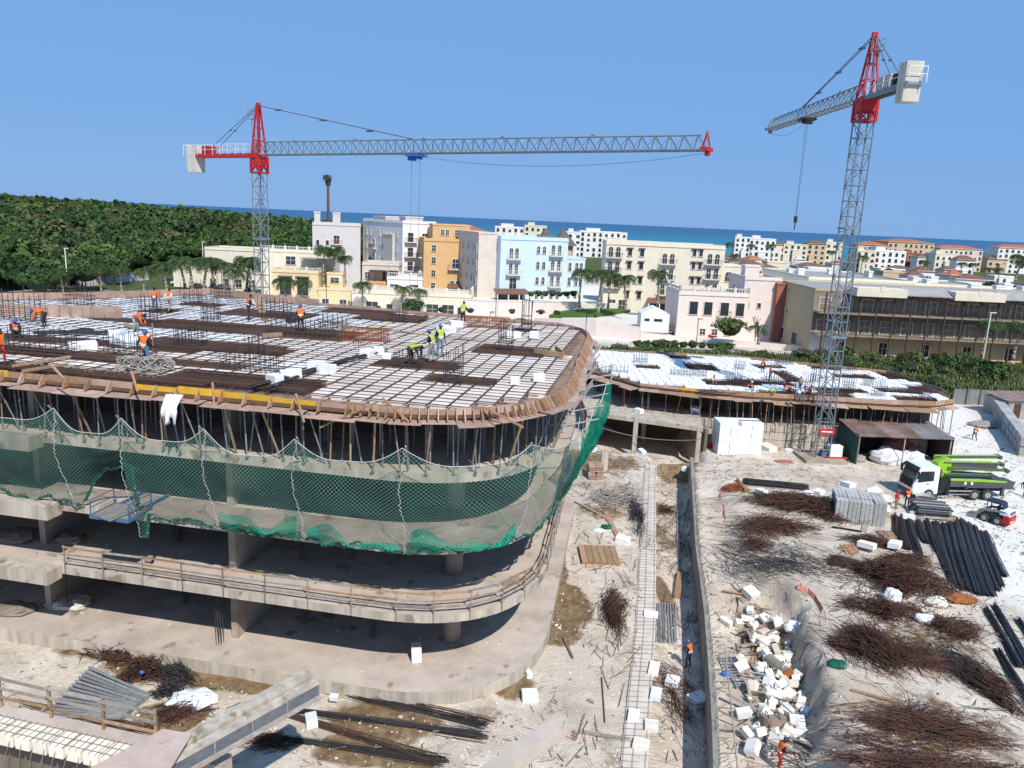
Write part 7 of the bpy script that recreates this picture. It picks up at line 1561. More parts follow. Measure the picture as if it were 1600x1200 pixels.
# ================================================================ near building in the foreground
nb = thing('near_building', 'corner of a nearby slab with foam blocks below the timber rail', 'building', (-14, 22, 5)); A = G(0, 1098, 5); B = G(320, 1168, 5); d = (B-A).normalized(); n = V(d.y, -d.x, 0)
L_ = (B-A).length; A2 = A-d*6; B2 = B+d*1.0
m = MB(); m.prism([tuple((p)[:2]) for p in (A2, B2, B2+n*.62, A2+n*.62)][::-1], 4.4, 4.98); m.build('slab', 'concrete_floor', nb, world=True)
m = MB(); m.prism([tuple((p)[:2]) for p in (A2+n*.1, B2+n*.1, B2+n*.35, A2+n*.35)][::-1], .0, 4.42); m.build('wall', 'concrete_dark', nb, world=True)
for k in range(22):
    p = A2+d*(.4+k*.66)+n*1.02; m = MB(); m.box((0, 0, 0), (.56, .78, .46)); o = m.build('foam_block', 'foam_cream', nb, bevel=.03); o.location = V(p.x, p.y, 4.85)-nb.location; o.rotation_euler = (0, 0, math.atan2(d.y, d.x))
P0 = []; P1 = []
for k in range(60): p = A2+d*(.2+k*.25)+n*.6; P0.append(p+V(0, 0, .1)); P1.append(p+n*.85+V(0, 0, .1))
for k in range(3): P0.append(A2+n*(.7+k*.3)+V(0, 0, .12)); P1.append(B2+n*(.7+k*.3)+V(0, 0, .12))
for k in range(34): p = A2+d*(.2+k*.45)+n*1.4; P0.append(p+V(0, 0, -.1)); P1.append(p+n*rnd.uniform(.3, .7)+V(0, 0, -1.3))
rods('steel_mesh', [tuple(p) for p in P0], [tuple(p) for p in P1], .014, 'steel_rusty', nb, kind='stuff')
rl = thing('timber_rail', 'weathered brown timber guard rail on the near slab', 'railing', tuple(A))
for k in range(-2, 4):
    p = A+d*(k*2.1+.2)+n*.12; m = MB(); m.bar(p+V(0, 0, -.3), p+V(rnd.uniform(-.1, .1), 0, 1.15), .1, .1); m.build('post', 'wood', rl, world=True)
for z in (.35, .75, 1.1):
    for k in range(-2, 3): m = MB(); p = A+d*(k*2.1+.1)+n*.2; m.bar(p+V(0, 0, z+rnd.uniform(-.05, .05)), p+d*2.25+V(0, 0, z+rnd.uniform(-.05, .05)), .035, .11); m.build('rail', 'wood_grey' if z > .5 else 'wood', rl, world=True)
# twin concrete beam reaching out in the foreground
a, b = G(210, 1200, 6.4), G(487, 1052, 6.4); d = (b-a).normalized(); a = a-d*3; s_ = V(d.y, -d.x, 0)
t = thing('formwork_beam', 'long plastered beam with dark side form reaching over the site', 'beam', tuple(a)); m = MB(); m.bar(a-s_*.12+V(0, 0, -.3), b-s_*.12+V(0, 0, -.3), .46, .66); m.build('beam_wall', 'concrete_edge', t, world=True)
m = MB(); m.bar(a+s_*.46+V(0, 0, -.42), b+s_*.46-d*.1+V(0, 0, -.42), .09, .54); m.build('side_form', mat('form_dark', (.10, .115, .13), (.16, .17, .18), 2), t, world=True); m = MB(); m.bar(a+s_*.36+V(0, 0, -.12), b+s_*.36-d*.1+V(0, 0, -.12), .36, .07); m.build('top_flange', 'concrete_edge', t, world=True); m = MB(); m.bar(a+s_*.28+V(0, 0, -.62), b+s_*.28-d*.1+V(0, 0, -.62), .8, .06); m.build('soffit_board', 'wood_grey', t, world=True)
for k in range(7): m = MB(); p = a+d*(1.2+k*1.35)+s_*.52; m.bar(p+V(0, 0, -.6), p+V(0, 0, -.15), .03, .06); m.build('stiffener', 'wood_grey', t, world=True)
m = MB(); m.bar(a+d*1+V(0, 0, -.3), a+d*1+V(0, 0, -6.4), .5, .5); m.bar(b-d*.4+V(0, 0, -.3), b-d*.4+V(0, 0, -.8), .2, .2); m.build('support', 'concrete', t, world=True)
p0 = [G(150, 1200, 6.5), G(255, 1140, 6.5), G(300, 1148, 6.5), G(335, 1200, 6.5)]; p0[0] -= d*2; p0[3] -= d*2; t = thing('plywood_platform', 'pinkish plywood sheets on top of the foreground beam', 'plywood', tuple(p0[0]))
for i in range(2):
    q = [p0[0].lerp(p0[1], i*.5+.003), p0[0].lerp(p0[1], i*.5+.497), p0[3].lerp(p0[2], i*.5+.497), p0[3].lerp(p0[2], i*.5+.003)]; m = MB(); m.add([x+V(0, 0, .0) for x in q]+[x+V(0, 0, .04) for x in q], [(0, 1, 2, 3), (7, 6, 5, 4), (0, 4, 5, 1), (1, 5, 6, 2), (2, 6, 7, 3), (3, 7, 4, 0)]); m.build('sheet', mat('ply_pale', (.56, .43, .37), (.46, .35, .30), 1.2, spots=(.38, .28, .23), sscale=2, sthr=.64), t, world=True)
a, b = G(735, 1225, 6.0), G(878, 1118, 6.0); t = thing('concrete_beam', 'rough pale concrete beam end pointing over the sand', 'beam', tuple(b)); m = MB(); m.bar(a+V(0, 0, -.32), b+V(0, 0, -.32), .5, .64); m.build('beam', 'concrete_floor', t, world=True); m = MB(); d = (b-a).normalized(); m.bar(b-d*.5+V(0, 0, -.6), b-d*.5+V(0, 0, -1.1), .12, .12); m.build('stub', 'wood_grey', t, world=True)
m = MB(); m.bar(a+V(0, 0, -.6), a+V(0, 0, -6), .6, .6); m.build('support', 'concrete', t, world=True)
# loading platform that pokes out of the second floor
a = G(190, 800, 8.2); t = thing('loading_platform', 'blue framed loading platform with grey tubes sticking out below the torn net', 'platform', (a.x, a.y, 8.2), -.19)
m = MB(); m.box((0, 0, 0), (2.0, 1.7, .06)); m.build('deck', 'wood_grey', t); m = MB()
for q in (((-1, -.85), (1, -.85)), ((-1, .85), (1, .85)), ((-1, -.85), (-1, .85)), ((1, -.85), (1, .85))): m.bar((*q[0], -.02), (*q[1], -.02), .09, .16)
for x, y in ((-1, .8), (1, .8), (1, -.8), (-1, -.8)): m.bar((x, y, 0), (x, y, .75), .045)
for z in (.4, .75): m.bar((1, -.8, z), (1, .8, z), .035); m.bar((-1, -.8, z), (-1, .8, z), .035)
m.bar((-.7, .8, 0), (-.7, 2.6, 0), .12, .16); m.bar((.7, .8, 0), (.7, 2.6, 0), .12, .16); m.build('frame', mat('blue_paint', (.06, .14, .30), (.10, .14, .2), 4), t)
for i in range(7): m = MB(); m.cyl((-.4+i*.13, -1.0-.05*i, .1), (-.1+i*.13, .7, .12+.02*(i % 2)), .045, n=6); o = m.build('lying_tube', 'steel', None); o.location = t.location; o.rotation_euler = t.rotation_euler; tag(o, 'grey tube lying on the blue loading platform', 'pipe', 'tubes on the loading platform')
# ================================================================ shed, fence, heaps by the crane
t = thing('tin_shed', 'open shed with rusty corrugated tin roof and dark interior', 'shed', (39.5, 75.6, 0), .04)
def corr(name, par, x0, x1, y0, y1, z0, z1, mt, n_=40):
    vs = []; 
    for i in range(n_+1):
        x = x0+(x1-x0)*i/n_; dz = .05*(1 if i % 2 else -1); vs += [(x, y0, z0+dz), (x, y1, z1+dz)]
    m = MB(); m.add(vs, [(2*i, 2*i+2, 2*i+3, 2*i+1) for i in range(n_)]); o = m.build(name, mt, par); s_ = o.modifiers.new('thick', 'SOLIDIFY'); s_.thickness = .02; return o
mat('tin_rust', (.23, .13, .10), (.33, .27, .24), .8, rough=.6, rand=.25); mat('tin_grey', (.30, .30, .31), (.22, .2, .2), .8, rough=.5, rand=.2); mat('tarp_green', (.03, .09, .07), (.02, .06, .05), 1); mat('bag_white', (.72, .73, .75), (.6, .6, .62), 2)
for k in range(6): corr('roof_sheet', t, -5+k*1.62, -5+(k+1)*1.62+.1, -1.5, 3.2, 3.0+.02*(k % 2), 3.6+.02*(k % 2), 'tin_rust' if k < 4 else 'tin_grey', 12)
for x in (-4.8, -.2, 4.5): m = MB(); m.bar((x, -1.3, -.2), (x, -1.3, 3.0), .1, .1); m.build('post', 'wood_grey', t)
m = MB(); m.box((0, 3.1, 1.7), (9.6, .08, 3.5)); m.build('back_wall', mat('dark_board', (.05, .045, .045), (.035, .03, .03), 1), t); m = MB(); m.box((-4.9, .9, 1.6), (.06, 4.4, 3.1)); m.build('side_tarp', 'tarp_green', t); m = MB(); m.box((4.75, .9, 1.6), (.06, 4.4, 3.1)); m.build('side_wall', 'dark_board', t)
mat('red_faded', (.42, .12, .10), (.35, .16, .13), 3); lump(1400, 712, 1.7, 1.8, 'red_faded', 'dull red tarpaulin heap inside the tin shed', 'tarpaulin', seed=20); lump(1385, 722, 1.7, 1.5, 'bag_white', 'white bags piled at the mouth of the tin shed', 'bags', seed=21); lump(1420, 722, 1.6, 1.2, 'bag_white', 'white bags beside the middle post of the shed', 'bags', seed=22); lump(1340, 720, .8, .6, 'wood_grey', 'scrap heap left of the tin shed', 'scrap heap', seed=23)
t = thing('tin_fence', 'bluish corrugated tin fence across the dirt road', 'fence', (66, 105.3, 0), .06)
for k in range(8): corr('fence_sheet', t, -4.8+k*1.25, -4.8+(k+1)*1.25-.02, -.02, .02, 0, 2.3, 'tin_grey', 8).location = (0, 0, 0)
for ch in list(t.children):
    vs = ch.data.vertices
    for i, v in enumerate(vs): y = v.co.z; s_ = i//2; v.co.y = .05*(1 if s_ % 2 else -1); v.co.z = 0 if i % 2 == 0 else 2.2
for k in range(6): m = MB(); m.bar((-4.8+k*1.95, -.12, -.1), (-4.8+k*1.95, -.12, 2.35), .09, .09); m.build('post', 'tarp_green', t)
t = thing('site_cabin', 'grey blue site cabin with brown roof at the end of the tin fence', 'cabin', tuple(G(1572, 655, 0)), .2); m = MB(); m.box((3, 2, 1.2), (6, 4, 2.4)); m.build('wall', 'tin_grey', t); corr('roof_sheet', t, -.2, 6.2, -.3, 4.3, 2.45, 2.8, 'tin_rust', 30); m = MB(); m.box((1.4, -.03, 1.1), (1.0, .06, 1.9)); m.build('door', 'shutter', t)
lump(1535, 665, 1.8, .5, 'wood_grey', 'low heap of rubble on the dirt road', 'rubble', seed=25)
t = thing('control_cabinet', 'white and blue electrical cabinets at the crane foot', 'cabinet', tuple(GT(1302, 716)), .1); m = MB(); m.box((0, 0, .7), (1.4, .8, 1.4)); m.build('cabinet', 'white', t, bevel=.03); m = MB(); m.box((-1.2, -.2, .5), (.7, .6, 1.0)); m.build('panel', 'blue_paint', t); m = MB(); m.box((-.2, -.9, .25), (2.6, .15, .3)); m.build('barrier', 'red', t)
lump(1225, 722, .9, .12, 'red_faded', 'faded red strip of cloth on the sand near the crane', 'cloth', seed=27); lump(1115, 700, .7, .7, 'red', 'red sheet scrap next to the foam stack', 'scrap', seed=28)
# orange plastic fencing along the ditch edge
pts = [GT(px, py) for px, py in ((1232, 925), (1245, 922), (1262, 928), (1273, 940), (1283, 958))]; m = MB()
for a, b in zip(pts[:-1], pts[1:]): m.add([a+V(0, 0, .05), b+V(0, 0, .05), b+V(.15, .2, .28), a+V(.1, .25, .3), a+V(0, 0, .02), b+V(0, 0, .02), b+V(.17, .2, .25), a+V(.12, .25, .27)], [(0, 1, 2, 3), (7, 6, 5, 4), (0, 4, 5, 1), (2, 6, 7, 3)])
m.build('barrier_net', mat('red_net', (.45, .10, .07), (.55, .3, .25), 6), origin=pts[0], label='faded red plastic barrier net slumped on the ditch edge', cat='barrier')
m = MB(); pts = [GT(px, py) for px, py in ((1128, 762), (1125, 775), (1131, 790), (1133, 812))]
for a, b in zip(pts[:-1], pts[1:]): m.bar(a+V(0, 0, .02), b+V(0, 0, .02), .12, .06)
m.build('red_strip', 'red_faded', origin=pts[0], label='red plastic strip hanging down the bank', cat='barrier')
# slack cable at the basement mouth
pts = [V(8.5+(19.2-8.5)*k/16, 79.6-.28*k, 1.6-1.5*4*(k/16)*(1-k/16)*.45) for k in range(17)]; m = MB()
for a, b in zip(pts[:-1], pts[1:]): m.cyl(a, b, .035, n=5)
m.build('cable', 'steel', origin=pts[0], label='slack pale cable across the basement mouth', cat='cable')
# painted mark on the pale slab
def lettering(txt, size, M_, mt, parent=None, name='lettering', ext=.004):
    cu = bpy.data.curves.new('t', 'FONT'); cu.body = txt; cu.size = size; cu.extrude = ext; cu.align_x = 'CENTER'; o = bpy.data.objects.new('t', cu); COL.objects.link(o); dg = bpy.context.evaluated_depsgraph_get(); me = bpy.data.meshes.new_from_object(o.evaluated_get(dg)); bpy.data.objects.remove(o)
    me.materials.clear(); me.materials.append(MATS[mt]); q = bpy.data.objects.new(name, me); COL.objects.link(q); q.parent = parent; q.matrix_local = M_; return q
c = GT(902, 1152, .3); q = lettering('ARP', .38, Matrix.Translation(c+V(0, 0, .07)) @ Matrix.Rotation(1.35, 4, 'Z'), 'red_faded', None, 'painted_mark'); tag(q, 'red painted letters on the pale ground beside the timber', 'marking')
# ================================================================ loose rubble and sticks over the site
def scatter(name, n, xr, yr, smin, smax, mt, label, cond=None):
    x = nr.uniform(*xr, n); y = nr.uniform(*yr, n)
    k = np.ones(n, bool)
    fy = 31.9-.19*(x+4); k &= ~((x < 4.5) & (y > fy-1.0) & (y > 31.5) & (y < 76) & (x < 1.5+(y-32)*.14))
    dens = fract_noise(x, y, 4.0, 31)*.5+fract_noise(x, y, 1.3, 32)*.5; k &= nr.uniform(0, 1, n) < np.clip((dens-.38)*3.0, .02, 1)
    if cond is not None: k &= cond(x, y)
    x, y = x[k], y[k]; z = terrain(x, y); s_ = nr.uniform(smin, smax, len(x))**1.0*nr.uniform(.4, 1, len(x)); 
    base = np.array([(-1, -1, -.6), (1, -1, -.6), (1, 1, -.6), (-1, 1, -.6), (-.8, -.8, .7), (.8, -.8, .7), (.8, .8, .7), (-.8, .8, .7)])
    v = base[None]*(1+nr.uniform(-.35, .35, (len(x), 8, 3)))*s_[:, None, None]*nr.uniform(.6, 1.4, (len(x), 1, 3)); a = nr.uniform(0, 6.28, len(x)); ca, sa_ = np.cos(a)[:, None], np.sin(a)[:, None]
    vx = v[..., 0]*ca-v[..., 1]*sa_+x[:, None]; vy = v[..., 0]*sa_+v[..., 1]*ca+y[:, None]; vz = v[..., 2]*.8+z[:, None]+s_[:, None]*.3
    f = np.array([(0, 3, 2, 1), (4, 5, 6, 7), (0, 1, 5, 4), (1, 2, 6, 5), (2, 3, 7, 6), (3, 0, 4, 7)]); F_ = (f[None]+(np.arange(len(x))*8)[:, None, None]).reshape(-1, 4)
    return np_mesh(name, np.stack([vx, vy, vz], -1).reshape(-1, 3), F_, mt, kind='stuff', label=label, cat='rubble')
mat('rubble', (.62, .57, .49), (.42, .37, .31), .8, island=.35); mat('rubble_dark', (.26, .21, .17), (.16, .13, .11), .8, island=.4); mat('chips', (.80, .79, .76), (.7, .69, .66), 1, island=.1)
scatter('gravel', 24000, (-26, 60), (22, 92), .02, .085, 'rubble', 'pale stones and gravel strewn over the site ground')
scatter('gravel', 13000, (-26, 55), (22, 85), .015, .075, 'rubble_dark', 'dark bits of debris strewn over the site ground')
scatter('foam_chips', 3500, (-26, 45), (22, 85), .015, .055, 'chips', 'white foam chips blown over the site ground')
n = 6500; x = nr.uniform(-25, 48, n); y = nr.uniform(23, 86, n); k = (fract_noise(x, y, 5.0, 41) > .42) & ~((x < 4.5) & (y > 31.2) & (x < 1.5+(y-32)*.14)); x, y = x[k], y[k]; a = nr.uniform(0, 6.28, len(x)); l = nr.uniform(.1, .75, len(x))
z0 = terrain(x, y)+.03; x1, y1 = x+np.cos(a)*l, y+np.sin(a)*l; z1 = terrain(x1, y1)+.03+nr.uniform(0, .12, len(x))
rods('sticks', np.stack([x, y, z0], 1), np.stack([x1, y1, z1], 1), nr.uniform(.008, .03, len(x)), mat('stick', (.20, .15, .11), (.33, .28, .23), .6, island=.5), None, kind='stuff', label='broken laths and wire ends littering the ground', cat='debris')
n = 900; y = nr.uniform(26, 72, n); x = np.where(nr.random(n) < .6, nr.uniform(0, 1, n)*(XW(y)-XB(y)-1.2)+XB(y)+1.2, XB(y)-nr.uniform(.2, 6, n)); k = (x > 2.2+(y-32)*.14) & (fract_noise(x, y, 3.0, 51) > .45); x, y = x[k], y[k]; a = 1.35+nr.normal(0, .7, len(x)); l = nr.uniform(.4, 2.0, len(x)); x1, y1 = x+np.cos(a)*l, y+np.sin(a)*l
rods('loose_bars', np.stack([x, y, terrain(x, y)+.04], 1), np.stack([x1, y1, np.maximum(terrain(x1, y1), terrain(x, y)-.3)+.04+nr.uniform(0, .25, len(x))], 1), nr.uniform(.008, .022, len(x)), mat('loose_bar', (.10, .075, .06), (.22, .18, .145), .8, island=.5), None, kind='stuff', label='thin bars and laths littering the trench and the strip beside it', cat='debris')

for k_, (lv, n_) in enumerate((('G', 300), ('C', 260), ('B', 220), ('A', 200))):
    zt = LV[lv][0]; m = MB()
    for i in range(n_):
        s_ = rnd.uniform(s_of_x(-28), S_SIDE+6); p, t_, nn = at_s(s_, -rnd.uniform(.1, 5)); sz = rnd.uniform(.02, .07); m.box((p.x, p.y, zt+sz*.3), (sz*rnd.uniform(.6, 2), sz, sz*.7), rnd.uniform(0, 3))
    m.build('floor_rubble', 'rubble_dark' if k_ % 2 else 'rubble', bld, world=True, kind='stuff')
# cracked rubbish heaps inside the west bays
for px, py, z, r_, lb in ((25, 840, 4.75, 1.3, 'dark rubbish heap in the first floor west bay'), (110, 945, 1.0, 1.2, 'pale rubble heap on the ground floor by the cross wall'), (25, 955, 1.0, 1.0, 'rubble heap at the west end of the ground floor'), (110, 846, 4.75, .8, 'small rubble heap behind the first floor rail')): lump(px, py, r_, .4, 'rubble' if 'pale' in lb else 'rubble_dark', lb, 'rubble', z=z, seed=int(px))
# ================================================================ concrete pump truck
mat('pump_green', (.30, .52, .03), (.24, .43, .025), 2, rough=.4, spec=.5); mat('pump_grey', (.085, .095, .10), (.06, .068, .072), 2, rough=.5); mat('cab_white', (.80, .82, .84), (.74, .76, .78), 2, rough=.3, spec=.5); mat('rim', (.45, .45, .46), (.3, .3, .3), 3, rough=.4, metal=.4); mat('tyre', (.035, .034, .033), (.06, .057, .053), 3, rough=.9)
t = thing('concrete_pump_truck', 'white cabbed truck with folded lime green concrete pump boom', 'truck', (39.9, 65.9, .03), math.pi+.095); t.scale = (.88, .9, .88)
# local frame: +x forward (to the cab), near side is +y after the half turn
def wheel(par, x, y, r, w_, side):
    m = MB(); m.cyl((x, y-w_/2, r), (x, y+w_/2, r), r, n=22); m.cyl((x, y-w_/2*.7, r), (x, y+w_/2*.7, r), r*1.03, n=22); o = m.build('wheel', 'tyre', par, bevel=.04)
    m = MB(); yy = y+side*w_/2; m.cyl((x, yy-.02*side, r), (x, yy+.025*side, r), r*.56, n=16); m.cyl((x, yy, r), (x, yy+.07*side, r), r*.22, n=10)
    for k in range(8): a = k*math.pi/4; m.cyl((x+math.cos(a)*r*.4, yy, r+math.sin(a)*r*.4), (x+math.cos(a)*r*.4, yy+.05*side, r+math.sin(a)*r*.4), .03, n=5)
    m.build('rim', 'rim', o)
for x in (3.5, -1.35, -2.75):
    for s_ in (-1, 1): wheel(t, x, s_*1.05, .54, .36 if x > 0 else .5, s_)
m = MB(); m.box((-.3, -.4, .85), (9.6, .14, .28)); m.box((-.3, .4, .85), (9.6, .14, .28)); [m.box((x, 0, .85), (.15, .8, .2)) for x in (-4, -2, 0, 2, 4)]; m.build('chassis', 'black', t)
m = MB(); m.prof([(2.55, .55), (5.2, .5), (5.25, 1.35), (5.05, 2.0), (4.75, 3.15), (4.4, 3.35), (2.75, 3.4), (2.6, 3.2)], Matrix.Identity(4), 2.4); cab = m.build('cab', 'cab_white', t, bevel=.09)
m = MB(); m.add([(5.10, -1.08, 2.0), (5.10, 1.08, 2.0), (4.80, 1.02, 3.02), (4.80, -1.02, 3.02), (5.05, -1.08, 2.0), (5.05, 1.08, 2.0), (4.74, 1.02, 3.02), (4.74, -1.02, 3.02)], [(0, 1, 2, 3), (0, 4, 5, 1), (1, 5, 6, 2), (2, 6, 7, 3), (3, 7, 4, 0)]); m.build('windshield', 'glass', cab)
for s_ in (-1, 1):
    m = MB(); m.prof([(3.15, 1.95), (4.85, 1.75), (4.6, 2.9), (3.2, 2.95)], Matrix.Translation((0, s_*1.2, 0)), .03); m.build('side_window', 'glass', cab)
    m = MB(); m.box((4.95, s_*1.4, 2.55), (.12, .22, .75)); m.bar((4.85, s_*1.2, 2.8), (4.95, s_*1.4, 2.8), .05); m.build('mirror', 'black', cab)
    m = MB(); m.box((5.25, s_*.95, .95), (.08, .4, .22)); m.build('headlight', 'plastic_white', cab)
    m = MB(); m.box((3.75, s_*1.22, 1.62), (.22, .03, .06)); m.build('door_handle', 'black', cab)
    m = MB(); pts = [V(3.5+math.cos(a)*.72, s_*1.21, .54+math.sin(a)*.72) for a in np.linspace(.05, math.pi-.05, 10)]
    for a, b in zip(pts[:-1], pts[1:]): m.bar(a, b, .06, .05)
    m.build('wheel_arch', 'cab_white', cab)
m = MB(); m.box((5.2, 0, 1.55), (.12, 2.0, .85)); [m.box((5.28, 0, 1.25+k*.14), (.05, 1.8, .05)) for k in range(5)]; m.build('grille', 'black', cab)
m = MB(); m.box((5.2, 0, .62), (.2, 2.36, .4)); m.build('bumper', 'pump_grey', cab); m = MB(); m.prof([(4.7, 3.2), (5.05, 2.98), (5.1, 3.05), (4.75, 3.3)], Matrix.Identity(4), 2.3); m.build('sun_visor', 'black', cab)
# deck behind the cab
m = MB(); m.box((-1.6, 0, 1.72), (6.0, 2.4, .75)); body = m.build('side_body', 'pump_grey', t, bevel=.03)
for s_ in (-1, 1):
    m = MB(); m.prof([(-4.6, 1.85), (1.4, 2.02), (1.4, 2.24), (-1.5, 2.22), (-4.6, 2.0)], Matrix.Translation((0, s_*1.22, 0)), .05); m.build('green_stripe', 'pump_green', body)
    m = MB(); m.box((.1, s_*1.23, .95), (2.6, .05, .14)); m.box((.1, s_*1.23, .58), (2.6, .05, .1)); m.build('side_guard', 'rim', t)
    m = MB(); m.prof([(-3.9, 1.3), (-.6, 1.3), (-.3, 1.12), (-.3, 1.2), (-.6, 1.4), (-3.9, 1.4)], Matrix.Translation((0, s_*1.05, 0)), .5); m.build('mudguard', 'pump_grey', t)
    for x in (-.2, -.9): m = MB(); m.box((x, s_*1.225, 1.75), (.24, .03, .28)); m.build('sign_plate', 'white', body)
m = MB(); m.box((1.9, 0, 1.5), (.9, 2.2, 1.3)); m.cyl((2.3, .8, 1.0), (2.3, .8, 3.0), .1, n=8); m.build('front_frame', 'black', t)
m = MB(); m.cyl((1.6, 0, 2.1), (1.6, 0, 2.75), .6, n=16); m.prof([(1.0, 2.6), (2.3, 2.6), (2.5, 3.6), (1.5, 4.2), (.9, 3.8)], Matrix.Identity(4), 1.0); m.build('boom_turret', 'pump_green', t, bevel=.05)
for k, (z0, z1, y, h_, x0, x1) in enumerate(((3.95, 4.05, -.45, .34, 2.3, -4.6), (3.55, 3.5, .25, .3, 1.9, -4.4), (3.15, 2.95, .55, .26, 1.4, -4.8), (2.75, 2.85, -.2, .24, 1.2, -4.2), (2.55, 2.45, .75, .16, 1.7, -3.2))):
    m = MB(); m.bar((x0, y, z0), (x1, y, z1), .34, h_); bs = m.build('boom_section', 'pump_green', t, bevel=.02)
    m = MB(); m.cyl((x0, y+.26, z0+.1), (x1, y+.26, z1+.12), .065, n=7); m.build('delivery_pipe', 'pump_grey', bs)
    m = MB(); m.cyl((x1, y-.3, z1), (x1, y+.3, z1), .22, n=10); m.build('hinge', 'pump_grey', bs)
m = MB(); m.box((-1.4, .1, 3.3), (4.8, 1.0, .5)); m.build('boom_cylinder', 'pump_grey', t)
for s_ in (-1, 1):
    m = MB(); m.box((-4.5, s_*.95, 1.0), (.3, .25, 1.0)); m.box((-4.5, s_*.95, .45), (.45, .4, .08)); m.build('outrigger', 'pump_grey', t); m = MB(); m.box((1.55, s_*1.05, .95), (.3, .25, .9)); m.box((1.55, s_*1.05, .48), (.4, .35, .08)); m.build('outrigger', 'black', t)
m = MB(); m.prof([(-5.6, 1.0), (-4.6, 1.0), (-4.5, 1.75), (-5.9, 1.75)], Matrix.Identity(4), 1.6); m.bar((-5.4, .3, 1.4), (-6.2, .5, .9), .16); m.build('hopper', 'pump_grey', t)
# ================================================================ skid steer loader
t = thing('skid_loader', 'compact loader with red rear and dark blue canopy on the dusty yard', 'loader', tuple(GT(1552, 815)+V(0, 0, .02)), math.radians(128)); t.scale = (.88, .88, .88)
for x in (-.55, .55):
    for s_ in (-1, 1): wheel(t, x, s_*.72, .39, .3, s_)
m = MB(); m.prof([(-1.0, .35), (.9, .35), (.95, .8), (.5, .95), (-1.0, 1.0)], Matrix.Identity(4), 1.05); m.build('body', 'pump_grey', t, bevel=.04)
m = MB(); m.prof([(-1.55, .3), (-.95, .3), (-.95, 1.02), (-1.5, 1.02)], Matrix.Identity(4), 1.55); rear = m.build('rear_panel', 'red', t, bevel=.04)
m = MB(); m.prof([(-1.5, 1.03), (-.6, 1.03), (-.6, 1.5), (-1.35, 1.45)], Matrix.Identity(4), 1.45); m.build('engine_cover', 'cab_white', t, bevel=.05); m = MB(); m.box((-1.42, 0, 1.24), (.12, 1.1, .26)); m.build('grille', 'glass', t)
m = MB(); [m.bar((x, y, .9), (x+.03, y*.95, 2.0), .07) for x in (-.55, .55) for y in (-.5, .5)]; m.build('cab_frame', 'black', t)
m = MB(); m.prof([(-.8, 1.45), (-.72, 1.95), (-.5, 2.08), (.55, 2.06), (.72, 1.96), (.72, 1.92), (-.68, 1.9), (-.74, 1.42)], Matrix.Identity(4), 1.2); m.build('canopy', mat('canopy_blue', (.02, .035, .09), (.015, .025, .06), 3), t, bevel=.03)
m = MB(); m.box((.0, 0, 1.05), (.5, .55, .15)); m.box((-.25, 0, 1.35), (.12, .55, .6)); m.build('seat', 'black', t)
for s_ in (-1, 1): m = MB(); m.bar((-1.1, s_*.66, 1.35), (.6, s_*.66, 1.15), .14, .2); m.bar((.6, s_*.66, 1.15), (1.35, s_*.6, .45), .14, .2); m.build('lift_arm', 'steel', t); 
for s_ in (-1, 1): m = MB(); m.box((-1.565, s_*.6, .85), (.03, .16, .16)); m.build('tail_light', 'red', rear)
m = MB(); m.prof([(1.25, .1), (2.1, .06), (2.12, .1), (1.5, .18), (1.35, .7), (1.25, .72)], Matrix.Identity(4), 1.75); [m.prof([(1.25, .1), (2.1, .06), (1.35, .7)], Matrix.Translation((0, s_*.87, 0)), .04) for s_ in (-1, 1)]; m.build('bucket', 'steel', t)
lettering('Bobcat', .30, Matrix.Translation((-1.57, 0, .42)) @ Matrix.Rotation(-math.pi/2, 4, 'Z') @ Matrix.Rotation(math.pi/2, 4, 'X'), 'white', rear, ext=.006)
m = MB(); m.box((-1.568, .52, .5), (.012, .14, .18)); m.build('emblem', 'white', rear)
# ================================================================ people
mat('skin', (.16, .085, .055), (.13, .07, .045), 3, rough=.6); mat('vest_orange', (.85, .17, .03), (.72, .13, .025), 3, rough=.7); mat('vest_lime', (.42, .56, .07), (.34, .46, .05), 3, rough=.7); mat('stripe', (.75, .78, .70), rough=.4); mat('jeans', (.13, .20, .31), (.09, .15, .24), 3); mat('trouser_dark', (.035, .036, .045), (.025, .026, .032), 3); mat('trouser_tan', (.32, .24, .15), (.25, .18, .11), 3); mat('trouser_grey', (.30, .31, .33), (.24, .25, .27), 3); mat('trouser_red', (.45, .05, .04), (.36, .04, .03), 3)
mat('shirt_dark', (.025, .028, .035), (.02, .02, .026), 3); mat('shirt_white', (.68, .68, .68), (.58, .58, .58), 3); mat('shirt_green', (.03, .11, .08), (.025, .09, .06), 3); mat('helmet_blue', (.02, .13, .55), (.02, .11, .48), 3, rough=.3, spec=.5); mat('helmet_red', (.55, .03, .05), rough=.3, spec=.5); mat('helmet_white', (.8, .8, .8), rough=.3); mat('helmet_orange', (.75, .2, .03), rough=.3); mat('helmet_navy', (.02, .03, .12), rough=.3); mat('boot', (.05, .035, .025), rough=.7); mat('hair', (.012, .01, .009), rough=.8)
